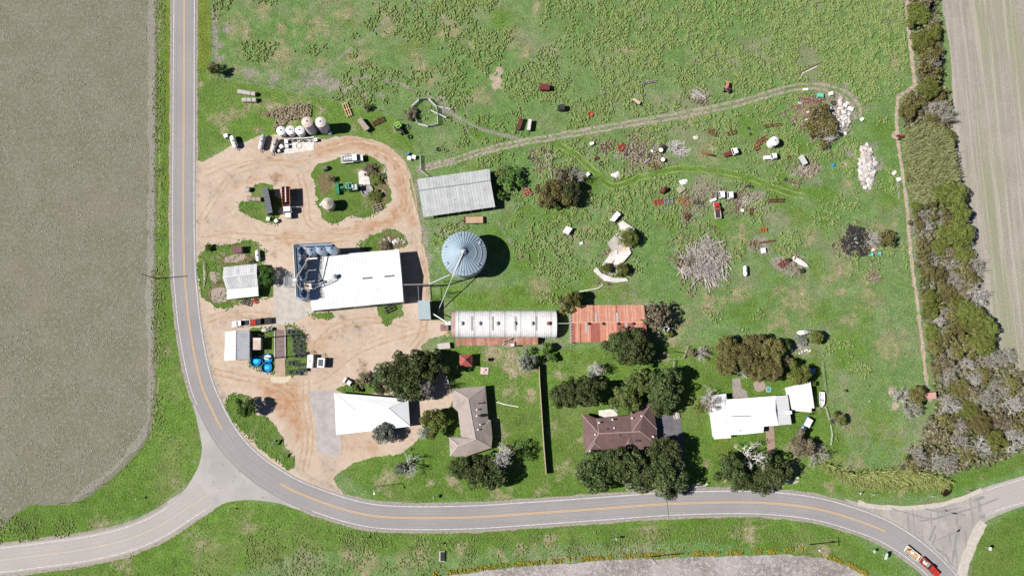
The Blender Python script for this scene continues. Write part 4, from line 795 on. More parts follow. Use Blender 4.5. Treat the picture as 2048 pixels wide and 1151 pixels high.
for px, py, r, h, lb, lf, tw, pr, ts in [
 (868, 845, 30, 6, 'bushy olive tree between the white hip roof and the grey-roofed house', L_OLG, None, 'oak', 1),
 (846, 866, 20, 5, 'lichen-grey bare tree at the south-east corner of the white hip roof', None, T_GG, 'bare', 1),
 (852, 776, 25, 11.5, 'pale bare tree among the dark oaks of the grove', None, T_PALE, 'bare', 1.05),
 (766, 864, 24, 5, 'grey-green tree overlapping the south edge of the white hip roof', L_GRY, T_GG, 'oak', .9),
 (728, 757, 18, 3.5, 'brownish scrubby tree behind the small white car', L_BRN, T_BRN, 'thin', 1),
 (712, 776, 10, 2, 'low green shrub beside the north-west corner of the white hip roof', L_OLG, None, 'bush', 1),
 (816, 928, 34, 5.5, 'sprawling lichen-grey dead tree on the lawn by the dirt entrance', None, T_GG, 'sprawl', 1.15),
 (800, 935, 14, 2.5, 'grey-green bush under the sprawling dead tree', L_GRY, T_GG, 'thin', 1),
 (1010, 912, 36, 10.5, 'white bare tree standing over the oaks of the grey-roofed house', None, T_WHT, 'bare', 1.05),
 (1048, 898, 24, 2.6, 'low dark green thicket on the lawn west of the long fence', L_GRN, None, 'thin', 1),
 (1052, 722, 24, 5, 'grey bare tree below the rusty lean-to of the curved-roof shed', L_GRY, T_GG, 'thin', 1.1),
 (1092, 695, 14, 3, 'dark green bush at the south-east corner of the curved-roof shed', L_GRN, T_GREY, 'bush', 1),
 (1105, 712, 13, 2.4, 'green bush in the gap between curved shed and red barn lawn', L_GRN, None, 'bush', 1),
 (1134, 606, 25, 5.5, 'olive-brown tree at the north-west corner of the red barn', L_OLI, T_BRN, 'thin', .9),
 (1150, 600, 18, 5.5, 'dark tree behind the olive-brown one north of the red barn', L_OLG, None, 'oak', 1),
 (1311, 630, 33, 7, 'large brown bare tree at the east end of the red barn', L_BRN, T_PALE, 'thin', 1.1),
 (1342, 668, 9, 2, 'small bush north-east of the oak-covered barn corner', L_OLG, None, 'bush', 1),
 (1192, 735, 22, 7, 'pale leafless bush north of the brown house', None, T_WHT, 'bare', 1.1),
 (1184, 752, 12, 3, 'grey twiggy bush under the pale leafless one', L_GRY, T_GG, 'thin', 1),
 (1299, 727, 9, 2.2, 'small clipped round bush near the wooden garden fence', L_GRN, None, 'bush', 1),
 (1268, 972, 20, 9, 'pale leafless tree between oaks at the road edge', None, T_WHT, 'bare', 1.2),
 (1282, 975, 12, 3, 'yellow-green shrub at the foot of the roadside oaks', L_OLG, None, 'bush', 1),
 (1404, 706, 18, 4.5, 'pale bare tree at the west end of the junipers', None, T_PALE, 'bare', 1.15),
 (1382, 704, 11, 2.5, 'brown bush beside the wooden garden fence', L_BRN, T_BRN, 'bush', 1),
 (1452, 695, 26, 5.5, 'juniper at the west end of the big olive clump', L_OLI, None, 'oak', 1),
 (1448, 730, 24, 5, 'juniper nearest the bright lawn behind the white house', L_OLI, None, 'oak', 1),
 (1482, 718, 30, 6.5, 'tall juniper in the middle of the big olive clump', L_OLI, None, 'oak', 1),
 (1508, 692, 27, 6, 'juniper on the pasture side of the big olive clump', L_OLI, None, 'oak', 1),
 (1512, 735, 27, 6, 'juniper above the stone path and dead snag', L_OLI, None, 'oak', 1),
 (1542, 704, 28, 6.5, 'juniper beside the dark tree shadow, east in the olive clump', L_OLI, None, 'oak', 1),
 (1540, 738, 24, 6, 'juniper above the little blue pond', L_OLI, None, 'oak', 1),
 (1490, 748, 14, 7, 'dead snag with white branches between the junipers', None, T_WHT, 'sprawl', 1.2),
 (1576, 722, 12, 4, 'small rusty brown tree beside the olive clump', L_BRN, T_BRN, 'thin', 1),
 (1592, 744, 25, 6, 'fresh green tree north of the flat-roofed garage', L_OLG, None, 'oak', 1),
 (1568, 690, 12, 4, 'dark green tree at the north-east end of the olive clump', L_GRN, None, 'oak', 1),
 (1630, 675, 15, 4, 'round olive bush beside the white propane tank', L_OLG, None, 'oak', 1),
 (1602, 678, 14, 1.6, 'low grey-green scrub below the white propane tank', L_GRY, T_GREY, 'thin', 1),
 (1424, 805, 32, 7, 'bare tree spreading over the west end of the white roof', None, T_PALE, 'bare', 1.05),
 (1400, 812, 16, 2.5, 'pale green shrub under the bare tree by the white roof', L_OLG, None, 'thin', 1),
 (1502, 914, 40, 10, 'white dead tree with long branches in front of the white house', None, T_WHT, 'sprawl', 1.1),
 (1600, 886, 28, 5, 'yellow-brown tree in front of the blue utility cart', L_BRN, T_BRN, 'oak', .9),
 (1632, 905, 28, 5, 'grey twiggy tree beside the white picket fence', None, T_GREY, 'bare', 1.15),
 (1676, 840, 18, 3.5, 'grey-green bush outside the white picket fence', L_OLG, T_GREY, 'thin', 1.1),
 (1626, 768, 8, 2, 'low green shrub behind the boat', L_GRN, None, 'bush', 1),
 (492, 812, 22, 5.5, 'leafy green tree on the road island casting a big round shadow', L_GRN, None, 'oak', 1),
 (428, 140, 15, 4.5, 'bare shrubby tree at the pasture fence corner by the road', L_OLG, T_BRN, 'thin', 1.3),
 (532, 552, 20, 4, 'green tree in the shadow of the white barn', L_GRN, None, 'oak', 1),
 (556, 552, 15, 4, 'grey bare bush beside the concrete apron', None, T_GREY, 'bare', 1.15),
 (416, 494, 9, 1.6, 'round green bush beside the road at the yard corner', L_GRN, None, 'bush', 1),
 (1018, 358, 30, 3.6, 'dark green brush east of the grey pole barn', L_GRN, T_GREY, 'thin', .9),
 (1002, 348, 16, 3, 'yellowish brush touching the grey pole barn', L_OLG, T_GREY, 'thin', 1.1),
 (998, 392, 14, 2.6, 'green brush at the south-east corner of the grey pole barn', L_GRN, None, 'thin', 1),
 (1092, 388, 30, 5.5, 'olive tree at the west of the scrub clump by the junk', L_OLI, T_BRN, 'thin', .8),
 (1112, 392, 32, 6, 'olive tree filling the south of the scrub clump', L_OLI, None, 'oak', 1),
 (1140, 388, 26, 5.5, 'dark shaded tree at the east of the scrub clump', L_OAK, T_BRN, 'oak', .9),
 (1128, 358, 26, 5, 'brown tree at the north of the scrub clump', L_BRN, T_BRN, 'thin', 1),
 (1150, 352, 24, 5.5, 'pale bare tree beside the white crate on the scrub clump', None, T_PALE, 'bare', 1.1),
 (1256, 476, 20, 4, 'olive tree growing through the broken concrete slabs', L_OLG, None, 'oak', 1),
 (1212, 537, 11, 2.6, 'small olive bush on the west end of the slab heap', L_OLG, None, 'oak', 1),
 (1242, 541, 15, 3, 'olive bush on the south end of the slab heap', L_OLG, None, 'oak', 1),
 (1640, 236, 33, 4, 'olive brush tree in the middle of the scrap heap', L_OLI, T_BRN, 'thin', 1),
 (1652, 262, 34, 3.8, 'bare tree sprawling over the south of the scrap heap', L_OLI, T_PALE, 'thin', 1.1),
 (1748, 478, 20, 3.6, 'bare pale tree leaning over the tyre pile', None, T_PALE, 'bare', 1.15),
 (1770, 475, 20, 4, 'olive tree beside the tyre pile', L_OLI, None, 'thin', 1),
 (821, 228, 15, 2.2, 'dark bare scrub against the round pen', L_BRN, T_GREY, 'thin', 1.1),
 (734, 214, 9, 2, 'dark scrub beside the old orange cultivator', L_OLG, T_BRN, 'thin', 1),
 (664, 358, 9, 1.8, 'brown dead bush on the round grass island', L_BRN, T_BRN, 'thin', 1),
 (738, 338, 16, 1.6, 'weedy scrub east of the white tank truck', L_BRN, T_BRN, 'thin', 1),
 (752, 356, 16, 1.5, 'weedy scrub along the pale slab of the round island', L_OLG, T_BRN, 'thin', 1),
 (750, 392, 16, 1.5, 'weedy scrub over the half-buried round trough', L_OLG, None, 'thin', 1),
 (772, 492, 14, 1.6, 'scrub among the concrete blocks behind the warehouse', L_BRN, T_BRN, 'thin', 1),
 (1378, 522, 12, 1.8, 'small green bush growing in the brush pile', L_BRN, T_BRN, 'thin', 1),
 (1887, 983, 9, 2.4, 'dark purple shrub at the road junction', leafmat('dark_purple_leaf', [(.012, .006, .006), (.03, .012, .01), (.05, .02, .016), (.04, .02, .015)]), None, 'oak', 1),
 (1690, 780, 4, 1, 'tiny bush in the open pasture south-east', L_GRN, None, 'bush', 1),
]: tree(px, py, r, h, lb, lf, tw, pr, 'shrub' if h < 3 else ('bare_tree' if lf is None else 'tree'), None, tscale=ts, cat='bush' if h < 3 else 'tree')
tag(tree(1356, 296, 22, 2.2, 'heap', None, T_WHT, 'pile', 'branch_heap', tscale=1.2), 'starburst heap of bleached white branches among the junk', 'branch heap')
# --- hedgerow ------------------------------------------------------
HEDGE = [(1840, 6, 22, 'b'), (1832, 34, 23, 'o'), (1858, 48, 18, 'b'), (1836, 92, 21, 'o'), (1856, 122, 25, 'm'), (1846, 140, 18, 'b'), (1852, 180, 20, 'o'), (1820, 200, 18, 'm'), (1810, 226, 14, 'l'), (1840, 210, 14, 'm'), (1878, 222, 27, 'g'), (1894, 238, 24, 'g'), (1862, 246, 18, 'm'), (1892, 278, 17, 'o'), (1874, 262, 16, 'l'),
 (1836, 318, 15, 'p'), (1822, 334, 11, 'l'), (1828, 356, 16, 'l'), (1878, 388, 19, 'o'), (1904, 392, 23, 'o'), (1915, 402, 15, 'l'), (1830, 413, 10, 'o'), (1912, 430, 20, 'o'), (1888, 440, 18, 'm'), (1848, 430, 14, 'g'), (1852, 455, 19, 'p'), (1832, 450, 14, 'm'), (1912, 468, 26, 'o'), (1890, 470, 18, 'o'), (1875, 495, 16, 'o'), (1845, 488, 16, 'm'), (1924, 505, 19, 'o'), (1896, 510, 16, 'b'), (1842, 518, 16, 'm'), (1866, 520, 17, 'g'), (1948, 530, 22, 'g'), (1902, 536, 20, 'p'), (1926, 545, 18, 'm'), (1852, 546, 15, 'l'), (1874, 552, 17, 'm'), (1908, 562, 22, 'g'), (1938, 560, 18, 'm'), (1956, 592, 27, 'p'), (1888, 585, 18, 'l'), (1858, 600, 17, 'o'), (1908, 608, 17, 'o'), (1924, 588, 15, 'b'), (1930, 625, 20, 'o'),
 (1896, 625, 18, 'm'), (1856, 624, 15, 'o'), (1876, 645, 16, 'p'), (1944, 640, 24, 'o'), (1966, 655, 22, 'o'), (1914, 660, 17, 'l'), (1860, 664, 15, 'o'), (1888, 672, 18, 'm'), (1958, 686, 24, 'o'), (1934, 690, 20, 'm'), (1868, 694, 14, 'l'), (1905, 702, 18, 'm'), (1982, 722, 22, 'g'), (2010, 716, 21, 'g'), (1888, 728, 18, 'b'), (1870, 740, 13, 'm'), (1935, 730, 17, 'p'), (1896, 752, 24, 'g'), (1942, 756, 20, 'p'), (1964, 748, 17, 'm'), (1992, 775, 23, 'g'), (2020, 768, 18, 'm'), (1914, 776, 18, 'l'), (1966, 800, 26, 'g'), (1944, 790, 17, 'b'), (2022, 810, 26, 'p'), (1898, 808, 22, 'p'), (1936, 822, 19, 'o'), (1998, 836, 21, 'b'), (1890, 838, 19, 'm'), (1954, 848, 21, 'l'), (1920, 850, 19, 'g'), (1872, 866, 20, 'b'), (1918, 880, 21, 'g'), (1990, 880, 19, 'o'), (2030, 874, 26, 'p'), (1965, 896, 26, 'p'), (1936, 905, 18, 'm'), (1838, 908, 25, 'g'), (1872, 925, 22, 'g'), (1900, 930, 22, 'g'), (1820, 932, 18, 'm'), (2050, 845, 24, 'm'), (2060, 800, 22, 'm'),
 (1868, 300, 15, 'm'), (1886, 340, 15, 'l'), (1858, 336, 14, 'm'), (1892, 312, 14, 'o'), (1888, 366, 15, 'o'), (1850, 372, 14, 'm'), (1846, 285, 14, 'l'), (1860, 400, 13, 'l'), (1862, 66, 17, 'o'), (1872, 100, 14, 'm'), (1864, 155, 16, 'm'), (1872, 190, 15, 'l'),
 (1806, 792, 24, 'p'), (1826, 818, 22, 'g'), (1832, 790, 17, 'l')]
KD = {'o': ('olive green bushy tree', L_OLG, None, 'oak'), 'l': ('olive brown bush', L_OLI, None, 'oak'), 'm': ('half-leafless brownish tree', L_OLI, T_GREY, 'thin'), 'b': ('brown twiggy bare tree', L_BRN, T_BRN, 'thin'), 'g': ('grey bare tree', None, T_GREY, 'bare'), 'p': ('whitish bare tree', None, T_PALE, 'bare')}
ORD = ['First', 'Second', 'Third', 'Fourth', 'Fifth', 'Sixth', 'Seventh', 'Eighth', 'Ninth', 'Tenth', 'Eleventh', 'Twelfth', 'Thirteenth', 'Fourteenth', 'Fifteenth', 'Sixteenth', 'Seventeenth', 'Eighteenth', 'Nineteenth', 'Twentieth', 'Twenty-first', 'Twenty-second', 'Twenty-third', 'Twenty-fourth']+['Twenty-'+x for x in ('fifth', 'sixth', 'seventh', 'eighth', 'ninth')]+['Thirtieth']+['Thirty-'+x for x in ('first', 'second', 'third', 'fourth', 'fifth', 'sixth', 'seventh', 'eighth', 'ninth')]
cnt = {}
for px, py, r, k in sorted(HEDGE, key=lambda e: e[1]):
    cnt[k] = cnt.get(k, 0)+1; nm, lf, tw, pr = KD[k]
    q = random.Random(px*3+py); h = r*.155*q.uniform(1.25, 1.75)
    tree(px, py, r*1.2, max(h, 2.6), f'{ORD[cnt[k]-1]} {nm} down the hedgerow from the top of the picture', lf, tw, pr, 'hedgerow_tree' if k in 'omg' else 'bare_hedgerow_tree' if k in 'pb' else 'hedgerow_bush', 'trees of the hedgerow', tscale=1.12)
# undergrowth below the hedgerow and the cane stands
def blades(name, n, poly, mat, ln, wd, seed, hz, lean=(0, 0), label='', cat='canes'):
    r = np.random.default_rng(seed); P = np.array([tuple(G(*p))[:2] for p in poly]); x0, y0 = P.min(0); x1, y1 = P.max(0); C = np.zeros((0, 2))
    while len(C) < n:
        q = np.column_stack([r.uniform(x0, x1, n), r.uniform(y0, y1, n)]); C = np.vstack([C, q[inside(q, [tuple(p) for p in P])]])
    C = C[:n]; a = r.normal(0, 1.0, n)+math.atan2(lean[1], lean[0]) if lean != (0, 0) else r.random(n)*6.3
    L = ln*(.6+.8*r.random(n)); d = np.column_stack([np.cos(a), np.sin(a)]); s = np.column_stack([-d[:, 1], d[:, 0]]); z0 = hz*r.random(n)
    ks = [(0, 0, .35), (.45, .55, .5), (1., .45, .04)]; v = []
    for t, zz, w_ in ks:
        for sg in (-1, 1):
            v.append(np.column_stack([C+d*(L*t)[:, None]+s*sg*wd*w_, z0+L*zz+.05]))
    v = np.stack(v, 1).reshape(-1, 3); b = np.arange(n)[:, None]*6
    f = np.concatenate([b+np.array([[0, 1, 3, 2]]), b+np.array([[2, 3, 5, 4]])], 0)
    return tag(link(name, npmesh(name, v, f, mat)), label, cat, kind='stuff')
L_CANE = leafmat('cane_leaf', [(.05, .06, .02), (.12, .135, .05), (.21, .215, .10), (.30, .29, .16)])
L_CANEL = leafmat('giant_cane_leaf', [(.09, .12, .03), (.20, .25, .07), (.32, .37, .13), (.40, .42, .2)])
blades('cane_thicket', 9000, [(1800, 285), (1812, 262), (1850, 250), (1868, 268), (1890, 292), (1896, 330), (1904, 370), (1880, 378), (1866, 400), (1840, 412), (1818, 408), (1808, 350)], L_CANE, 1.5, .2, 3, 3.6, (1, .2), 'dense olive cane thicket filling the upper middle of the hedgerow', 'cane thicket')
blades('giant_canes', 2600, [(1640, 920), (1668, 934), (1710, 944), (1760, 938), (1800, 936), (1850, 944), (1892, 958), (1880, 972), (1830, 968), (1770, 970), (1700, 962), (1655, 940)], L_CANEL, 2.3, .2, 4, 1.2, (.3, -1), 'row of lime green giant canes arching over the roadside verge', 'cane row')
def d_under(px, q): return inside(px, [(1828, -30), (1880, -30), (1880, 160), (1905, 200), (1905, 290), (1915, 380), (1945, 520), (1965, 640), (1995, 700), (2060, 760), (2070, 890), (1980, 930), (1890, 950), (1820, 935), (1870, 800), (1852, 680), (1840, 600), (1828, 480), (1812, 330), (1800, 200), (1838, 170)])*1.
tag(tufts('hedge_undergrowth', 5000, (110, -70, 190, 168), d_under, leafmat('undergrowth', [(.05, .055, .025), (.11, .11, .055), (.19, .18, .105), (.34, .31, .23)]), 1.0, 14, .8), 'tangled brown undergrowth along the hedgerow floor', 'undergrowth', kind='stuff')
# ================================================================== BUILDINGS
def E(pts, h): return [G(x, y, h) for x, y in pts]
def ctr(pts): return Vector((sum(p.x for p in pts)/len(pts), sum(p.y for p in pts)/len(pts), 0))
def lerp(a, b, t): return a+(b-a)*t
def inset(pts, d):
    n = len(pts); a = sum(pts[i].x*pts[(i+1) % n].y-pts[(i+1) % n].x*pts[i].y for i in range(n)); s = 1 if a > 0 else -1; out = []
    for i in range(n):
        p, q, r = pts[i-1], pts[i], pts[(i+1) % n]; e1 = (q-p); e2 = (r-q); e1.z = e2.z = 0; e1.normalize(); e2.normalize()
        n1 = Vector((-e1.y, e1.x, 0))*s; n2 = Vector((-e2.y, e2.x, 0))*s; b = n1+n2; k = b.length_squared
        out.append(q+b*(2*d/k) if k > .2 else q+n1*d)
    return out
def wallprism(root, pts, z, mat, c, ins=.45, name='wall'):
    return MB().prism([(p.x, p.y) for p in inset(pts, ins)], -.02, z).build(name, mat, root, c)
def panels(root, a, b, c_, d, n, mats, c, t=.07, rib=.05, name='roof_panel', sub=2):
    """Metal roofing: a-b along the eave, d-c along the ridge, n sheets side by side, each its own part with raised ribs."""
    q = random.Random(int(a.x*10+a.y*10))
    for i in range(n):
        t0, t1 = i/n+.0008, (i+1)/n-.0008
        A, B_, C_, D = lerp(a, b, t0), lerp(a, b, t1), lerp(d, c_, t1), lerp(d, c_, t0)
        up = Vector((0, 0, q.uniform(0, .012))); m = MB().slab(A+up, B_+up, C_+up, D+up, t)
        for k in range(sub):
            u = (k+.08)/sub; P, Q = lerp(A, B_, u)+up, lerp(D, C_, u)+up; e = (B_-A).normalized()*rib*.9; z = Vector((0, 0, rib))
            m.add([P-e, P+e, P+z, Q-e, Q+e, Q+z], [(0, 1, 2), (5, 4, 3), (0, 2, 5, 3), (2, 1, 4, 5)])
        m.build(name, q.choice(mats) if isinstance(mats, list) else mats(i/n), root, c)
def cap(root, a, b, mat, c, r=.14, name='ridge_cap', up=.05):
    z = Vector((0, 0, up)); MB().beam(a+z, b+z, r*2, .06).build(name, mat, root, c)
def house(name, label, cat, faces, eaves, h, roofm, wallm, ridges=(), ridgem=None, ins=.5, drop=.18):
    c = ctr(eaves); t = thing(name, label, cat, c)
    MB().solid(faces, drop).build('roof', roofm, t, c); wallprism(t, eaves, h-.2, wallm, c, ins)
    for a, b in ridges: cap(t, a, b, ridgem, c)
    return t, c
def opening(root, c, a, b, u0, u1, z0, z1, mat, name, out=.5, trim=None):
    """Door or window on the wall that runs under the eave a-b."""
    d = (b-a); d.z = 0; n = Vector((d.y, -d.x, 0)).normalized(); a0 = Vector((a.x, a.y, 0)); p = a0+d*u0-n*out; q = a0+d*u1-n*out
    cxy = Vector((c.x, c.y, 0))
    if (p-cxy).dot(n) < 0: n = -n; p = a0+d*u0-n*out; q = a0+d*u1-n*out
    o = MB().hexa([p-n*.05+Vector((0, 0, z0)), q-n*.05+Vector((0, 0, z0)), q+n*.03+Vector((0, 0, z0)), p+n*.03+Vector((0, 0, z0)), p-n*.05+Vector((0, 0, z1)), q-n*.05+Vector((0, 0, z1)), q+n*.03+Vector((0, 0, z1)), p+n*.03+Vector((0, 0, z1))]).build(name, mat, root, c)
    if trim:
        m = MB()
        for A, B_, za, zb in ((p, q, z1, z1), (p, q, z0, z0), (p, p, z0, z1), (q, q, z0, z1)): m.beam(A+n*.05+Vector((0, 0, za)), B_+n*.05+Vector((0, 0, zb)), .1, .1)
        m.build('frame', trim, o, c)
    return o
# --- warehouse ------------------------------------------------------
h = 5.0; NW, NE, SE, SW = E([(612.5, 513.5), (798, 498.5), (807, 603), (623.5, 621)], h); RW, RE = G(617, 566, 6.1), G(803, 549, 6.1)
c = ctr([NW, NE, SE, SW]); t = thing('warehouse', 'large warehouse with plain white metal roof beside the blue-shaded elevator tanks', 'warehouse', c)
panels(t, NW, NE, RE, RW, 32, [WROOF], c, rib=.035); panels(t, SW, SE, RE, RW, 32, [WROOF], c, rib=.035); cap(t, RW, RE, WROOF, c, .2)
wallprism(t, [NW, NE, SE, SW], 4.9, M('grey_wall_metal', (.5, .5, .5)), c, .12)
MB().add([tuple(p) for p in inset([NE, SE], 0)]+[tuple(RE)], [(0, 1, 2)]).build('gable', M('grey_wall_metal', (.5, .5, .5)), t, c)
for px in (725, 769):                                    # translucent ridge lights
    a, b = G(px, 556.5-(px-725)*.09, 6.25), G(px+19, 554.8-(px-725)*.09, 6.25); MB().beam(a, b, .5, .12).build('roof_light', M('grey_fibreglass', (.16, .16, .17)), t, c)
for u0, u1 in ((.08, .2), (.3, .42), (.62, .74)): opening(t, c, SW, SE, u0, u1, 0, 3.6, DGALV, 'roller_door', .12, DARK)
v = G(670, 553, 6.05); MB().lathe([(.55, 0), (.55, .8), (.75, .9), (.75, 1.1), (.25, 1.5), (0, 1.55)], v-c, 12).build('roof_ventilator', GALV, t)
m = MB()
for a, b in ((G(669, 556, 7.2), G(632, 568, 7.6)), (G(672, 559, 6.9), G(630, 575, 7.2))): m.tube(a, b, .12)
m.build('spout', GALV, t, c)
# --- elevator tanks -------------------------------------------------
TANKM = M('tank_white_steel', (.60, .64, .70), (.48, .52, .58), scale=.8); CATW = M('catwalk_shade_blue_steel', (.26, .34, .45), (.19, .26, .36), scale=1.2); TROOF = M('tank_roof_shade_blue', (.24, .33, .46), (.17, .25, .37), scale=1.)  # blue of open shade put into the colours of tank roofs and catwalk
def tank(px, py, rad, h, label, hop=True, mat=TANKM, group='elevator tanks at the warehouse'):
    p = G(px, py, h); t = thing('hopper_tank', label, 'tank', (p.x, p.y, 0), 0, group)
    MB().lathe([(rad, 2.2 if hop else 0), (rad, h-.55), (rad+.03, h-.5), (rad*.98, h-.48)], n=20).build('shell', mat, t, smooth=False); MB().lathe([(rad+.03, h-.5), (rad*.25, h), (0, h+.02)], n=20).build('roof', TROOF, t)
    if hop: MB().lathe([(.3, .7), (rad*.98, 2.25)], n=20).build('hopper', mat, t)
    for k in range(4):
        a = .785+1.571*k; MB().tube((rad*.9*math.cos(a), rad*.9*math.sin(a), 0), (rad*.9*math.cos(a), rad*.9*math.sin(a), 2.4), .09).build('leg', GALV, t)
    m = MB()
    for k in range(12):
        a = math.pi/6*k; m.beam((rad*.3*math.cos(a), rad*.3*math.sin(a), h-.02), (rad*math.cos(a), rad*math.sin(a), h-.48), .07, .08)
    m.build('roof_rib', GALV, t); MB().lathe([(.3, h-.05), (.3, h+.25), (0, h+.3)], n=10).build('hatch', DGALV, t)
    return t
for px, py, lb in [(598, 502, 'corner elevator tank where the two catwalks meet'), (598, 526, 'elevator tank second from the corner, along the west wall screen'), (599, 549, 'elevator tank beside the leaning spouts, west screen'), (602, 587, 'southernmost elevator tank by the concrete apron'),
                   (620, 499.5, 'elevator tank on the north row next to the corner one'), (640.5, 498, 'elevator tank on the north row, half in sun'), (661.5, 496, 'easternmost elevator tank on the north row, rim in sun')]:
    tank(px, py, 1.72 if py > 510 else 1.5, 9.3, lb)
# catwalk with screens along the tank tops
t = thing('catwalk', 'elevated catwalk with white west screen over the elevator tanks', 'catwalk', ctr([G(593, 500), G(600, 590)])); c = t.location.copy()
MB().slab(G(591, 492, 10.1), G(597, 594, 10.1), G(602, 594, 10.1), G(596, 492, 10.1), .12).build('deck', CATW, t, c)
MB().slab(G(591, 489.5, 10.1), G(664, 486.5, 10.1), G(664.5, 491.5, 10.1), G(591, 494.5, 10.1), .12).build('deck', CATW, t, c)
def rail(a, b, hgt, n, mat, root, c, nm='railing'):
    m = MB(); z = Vector((0, 0, hgt))
    for k in (.35, .7, 1): m.tube(a+z*k, b+z*k, .045, n=5)
    for i in range(n+1): p = lerp(a, b, i/n); m.tube(p, p+z, .05, n=5)
    return m.build(nm, mat, root, c)
s0, s1 = G(590, 490, 10.15), G(596, 594, 10.15)
MB().hexa([s0, s1, s1+Vector((.12, 0, 0)), s0+Vector((.12, 0, 0))]+[p+Vector((-.35, 0, 1.25)) for p in (s0, s1, s1+Vector((.12, 0, 0)), s0+Vector((.12, 0, 0)))]).build('screen', WHITE, t, c)
rail(G(592, 492, 10.1), G(598, 594, 10.1), 1.1, 14, CATW, t, c); rail(G(596, 492, 10.1), G(602, 594, 10.1), 1.1, 14, CATW, t, c); rail(G(591, 489.5, 10.1), G(664, 486.5, 10.1), 1.2, 10, CATW, t, c); rail(G(591, 494.5, 10.1), G(664.5, 491.5, 10.1), 1.1, 10, CATW, t, c)
m = MB()
for k in range(11):
    p, q = lerp(G(592, 492, 10), G(598, 594, 10), k/10), lerp(G(601, 492, 10), G(607, 594, 10), k/10); m.beam(p, q, .12, .16)
m.build('joist', CATW, t, c)
for px, py in ((592, 491), (595, 538), (597.5, 570), (599, 594), (630, 489), (664, 488)):
    p = G(px, py, 10.); MB().tube((p.x, p.y, 0), p, .11).build('post', CATW, t, c)
t = thing('elevator_leg', 'bucket elevator head with spouts beside the southern tanks', 'grain elevator', tuple(G(612, 572, 0))); c = t.location.copy()
for dx in (-.35, .35): MB().box(dx, 0, 0, .4, .5, 12.2).build('casing', GALV, t)
MB().box(0, 0, 12.2, 1.5, .9, 1.1, tx=.2, ty=.1).build('head', WHITE, t)
hd = Vector((c.x, c.y, 12.4))
for q_ in ((603, 531, 9.2), (605, 553, 9.2), (605, 588, 9.2), (622, 507, 9.2), (641, 570, 7)):
    MB().tube(hd, G(*q_), .13, n=6).build('spout', M('tan_spout', (.5, .45, .4)), t, c)
MB().box(.9, -.8, 9.3, 2.4, 2.2, .08).build('platform', WHITE, t)
t = thing('truck_probe', 'grey steel inspection stand on the concrete apron by the tank screen', 'platform', tuple(G(581, 566)))
MB().box(0, 0, 2.6, 2.4, 3., .1).build('deck', DGALV, t); m = MB()
for x in (-1.1, 1.1):
    for y in (-1.4, 1.4): m.tube((x, y, 0), (x, y, 3.5), .06)
for z in (3., 3.5):
    for a, b in (((-1.1, -1.4), (1.1, -1.4)), ((1.1, -1.4), (1.1, 1.4)), ((1.1, 1.4), (-1.1, 1.4)), ((-1.1, 1.4), (-1.1, -1.4))): m.tube((*a, z), (*b, z), .05)
m.build('railing', GALV, t)
# --- grain bin ------------------------------------------------------
hb, rb = 7.4, 6.75; p = G(928, 506.5, hb); t = thing('grain_bin', 'big round galvanised grain bin with ribbed conical roof', 'grain bin', (p.x, p.y, 0))
m = MB(); nb_ = 40
for k in range(9):
    z = hb*k/9; m.lathe([(rb-.03, z), (rb, z+.1), (rb, z+hb/9-.1), (rb-.03, z+hb/9)], n=nb_)
m.build('wall', GALV, t)
apex = 10.6; me = None; BIN = M('bin_roof_steel', (.30, .39, .46), (.25, .32, .385), scale=.5, rough=.55)
a0, a1 = 0, 2*math.pi/nb_
pt = lambda r, a, z: (r*math.cos(a), r*math.sin(a), z)
m = MB(); R2, R1 = rb+.22, .55; zl, zh = hb-.08, apex-.3
m.add([pt(R1, a0, zh), pt(R2, a0, zl), pt(R2, a1, zl), pt(R1, a1, zh), pt(R1, a0, zh-.05), pt(R2, a0, zl-.05), pt(R2, a1, zl-.05), pt(R1, a1, zh-.05)], [(0, 1, 2, 3), (7, 6, 5, 4), (1, 5, 6, 2)])
m.add([pt(R1, a0-.02, zh), pt(R2, a0-.011, zl), pt(R2, a0+.011, zl), pt(R1, a0+.02, zh), pt(R1, a0, zh+.14), pt(R2, a0, zl+.2)], [(0, 1, 5, 4), (4, 5, 2, 3), (1, 2, 5)])
pm = m.mesh('roof_panel', BIN)
for k in range(nb_): link('roof_panel', pm, t).rotation_euler = (0, 0, k*a1)
MB().lathe([(.75, zh-.05), (.75, zh+.35), (.3, zh+.55), (0, zh+.56)], n=16).build('cap', GALV, t)
for rr in (.55, .78):
    zz = zl+(zh-zl)*(1-(rr*R2-R1)/(R2-R1)); m = MB()
    for k in range(10):
        A, B_ = -.75+.15*k, -.6+.15*k; m.tube(pt(rr*R2, A, zz+.14), pt(rr*R2, B_, zz+.14), .05, n=5)
    m.build('roof_hoop', SILV, t)
for a in (.6, 1.8, 2.8, 3.7, 4.7, 5.6): MB().box(*pt(rb*.86, a, 0)[:2], hb+.35, .5, .5, .35, a).build('roof_vent', SILV if a < 1 else DGALV, t)
rail(Vector(pt(rb+.1, 4.0, hb)), Vector(pt(rb+.1, 5.1, hb)), .8, 4, GALV, t, None)
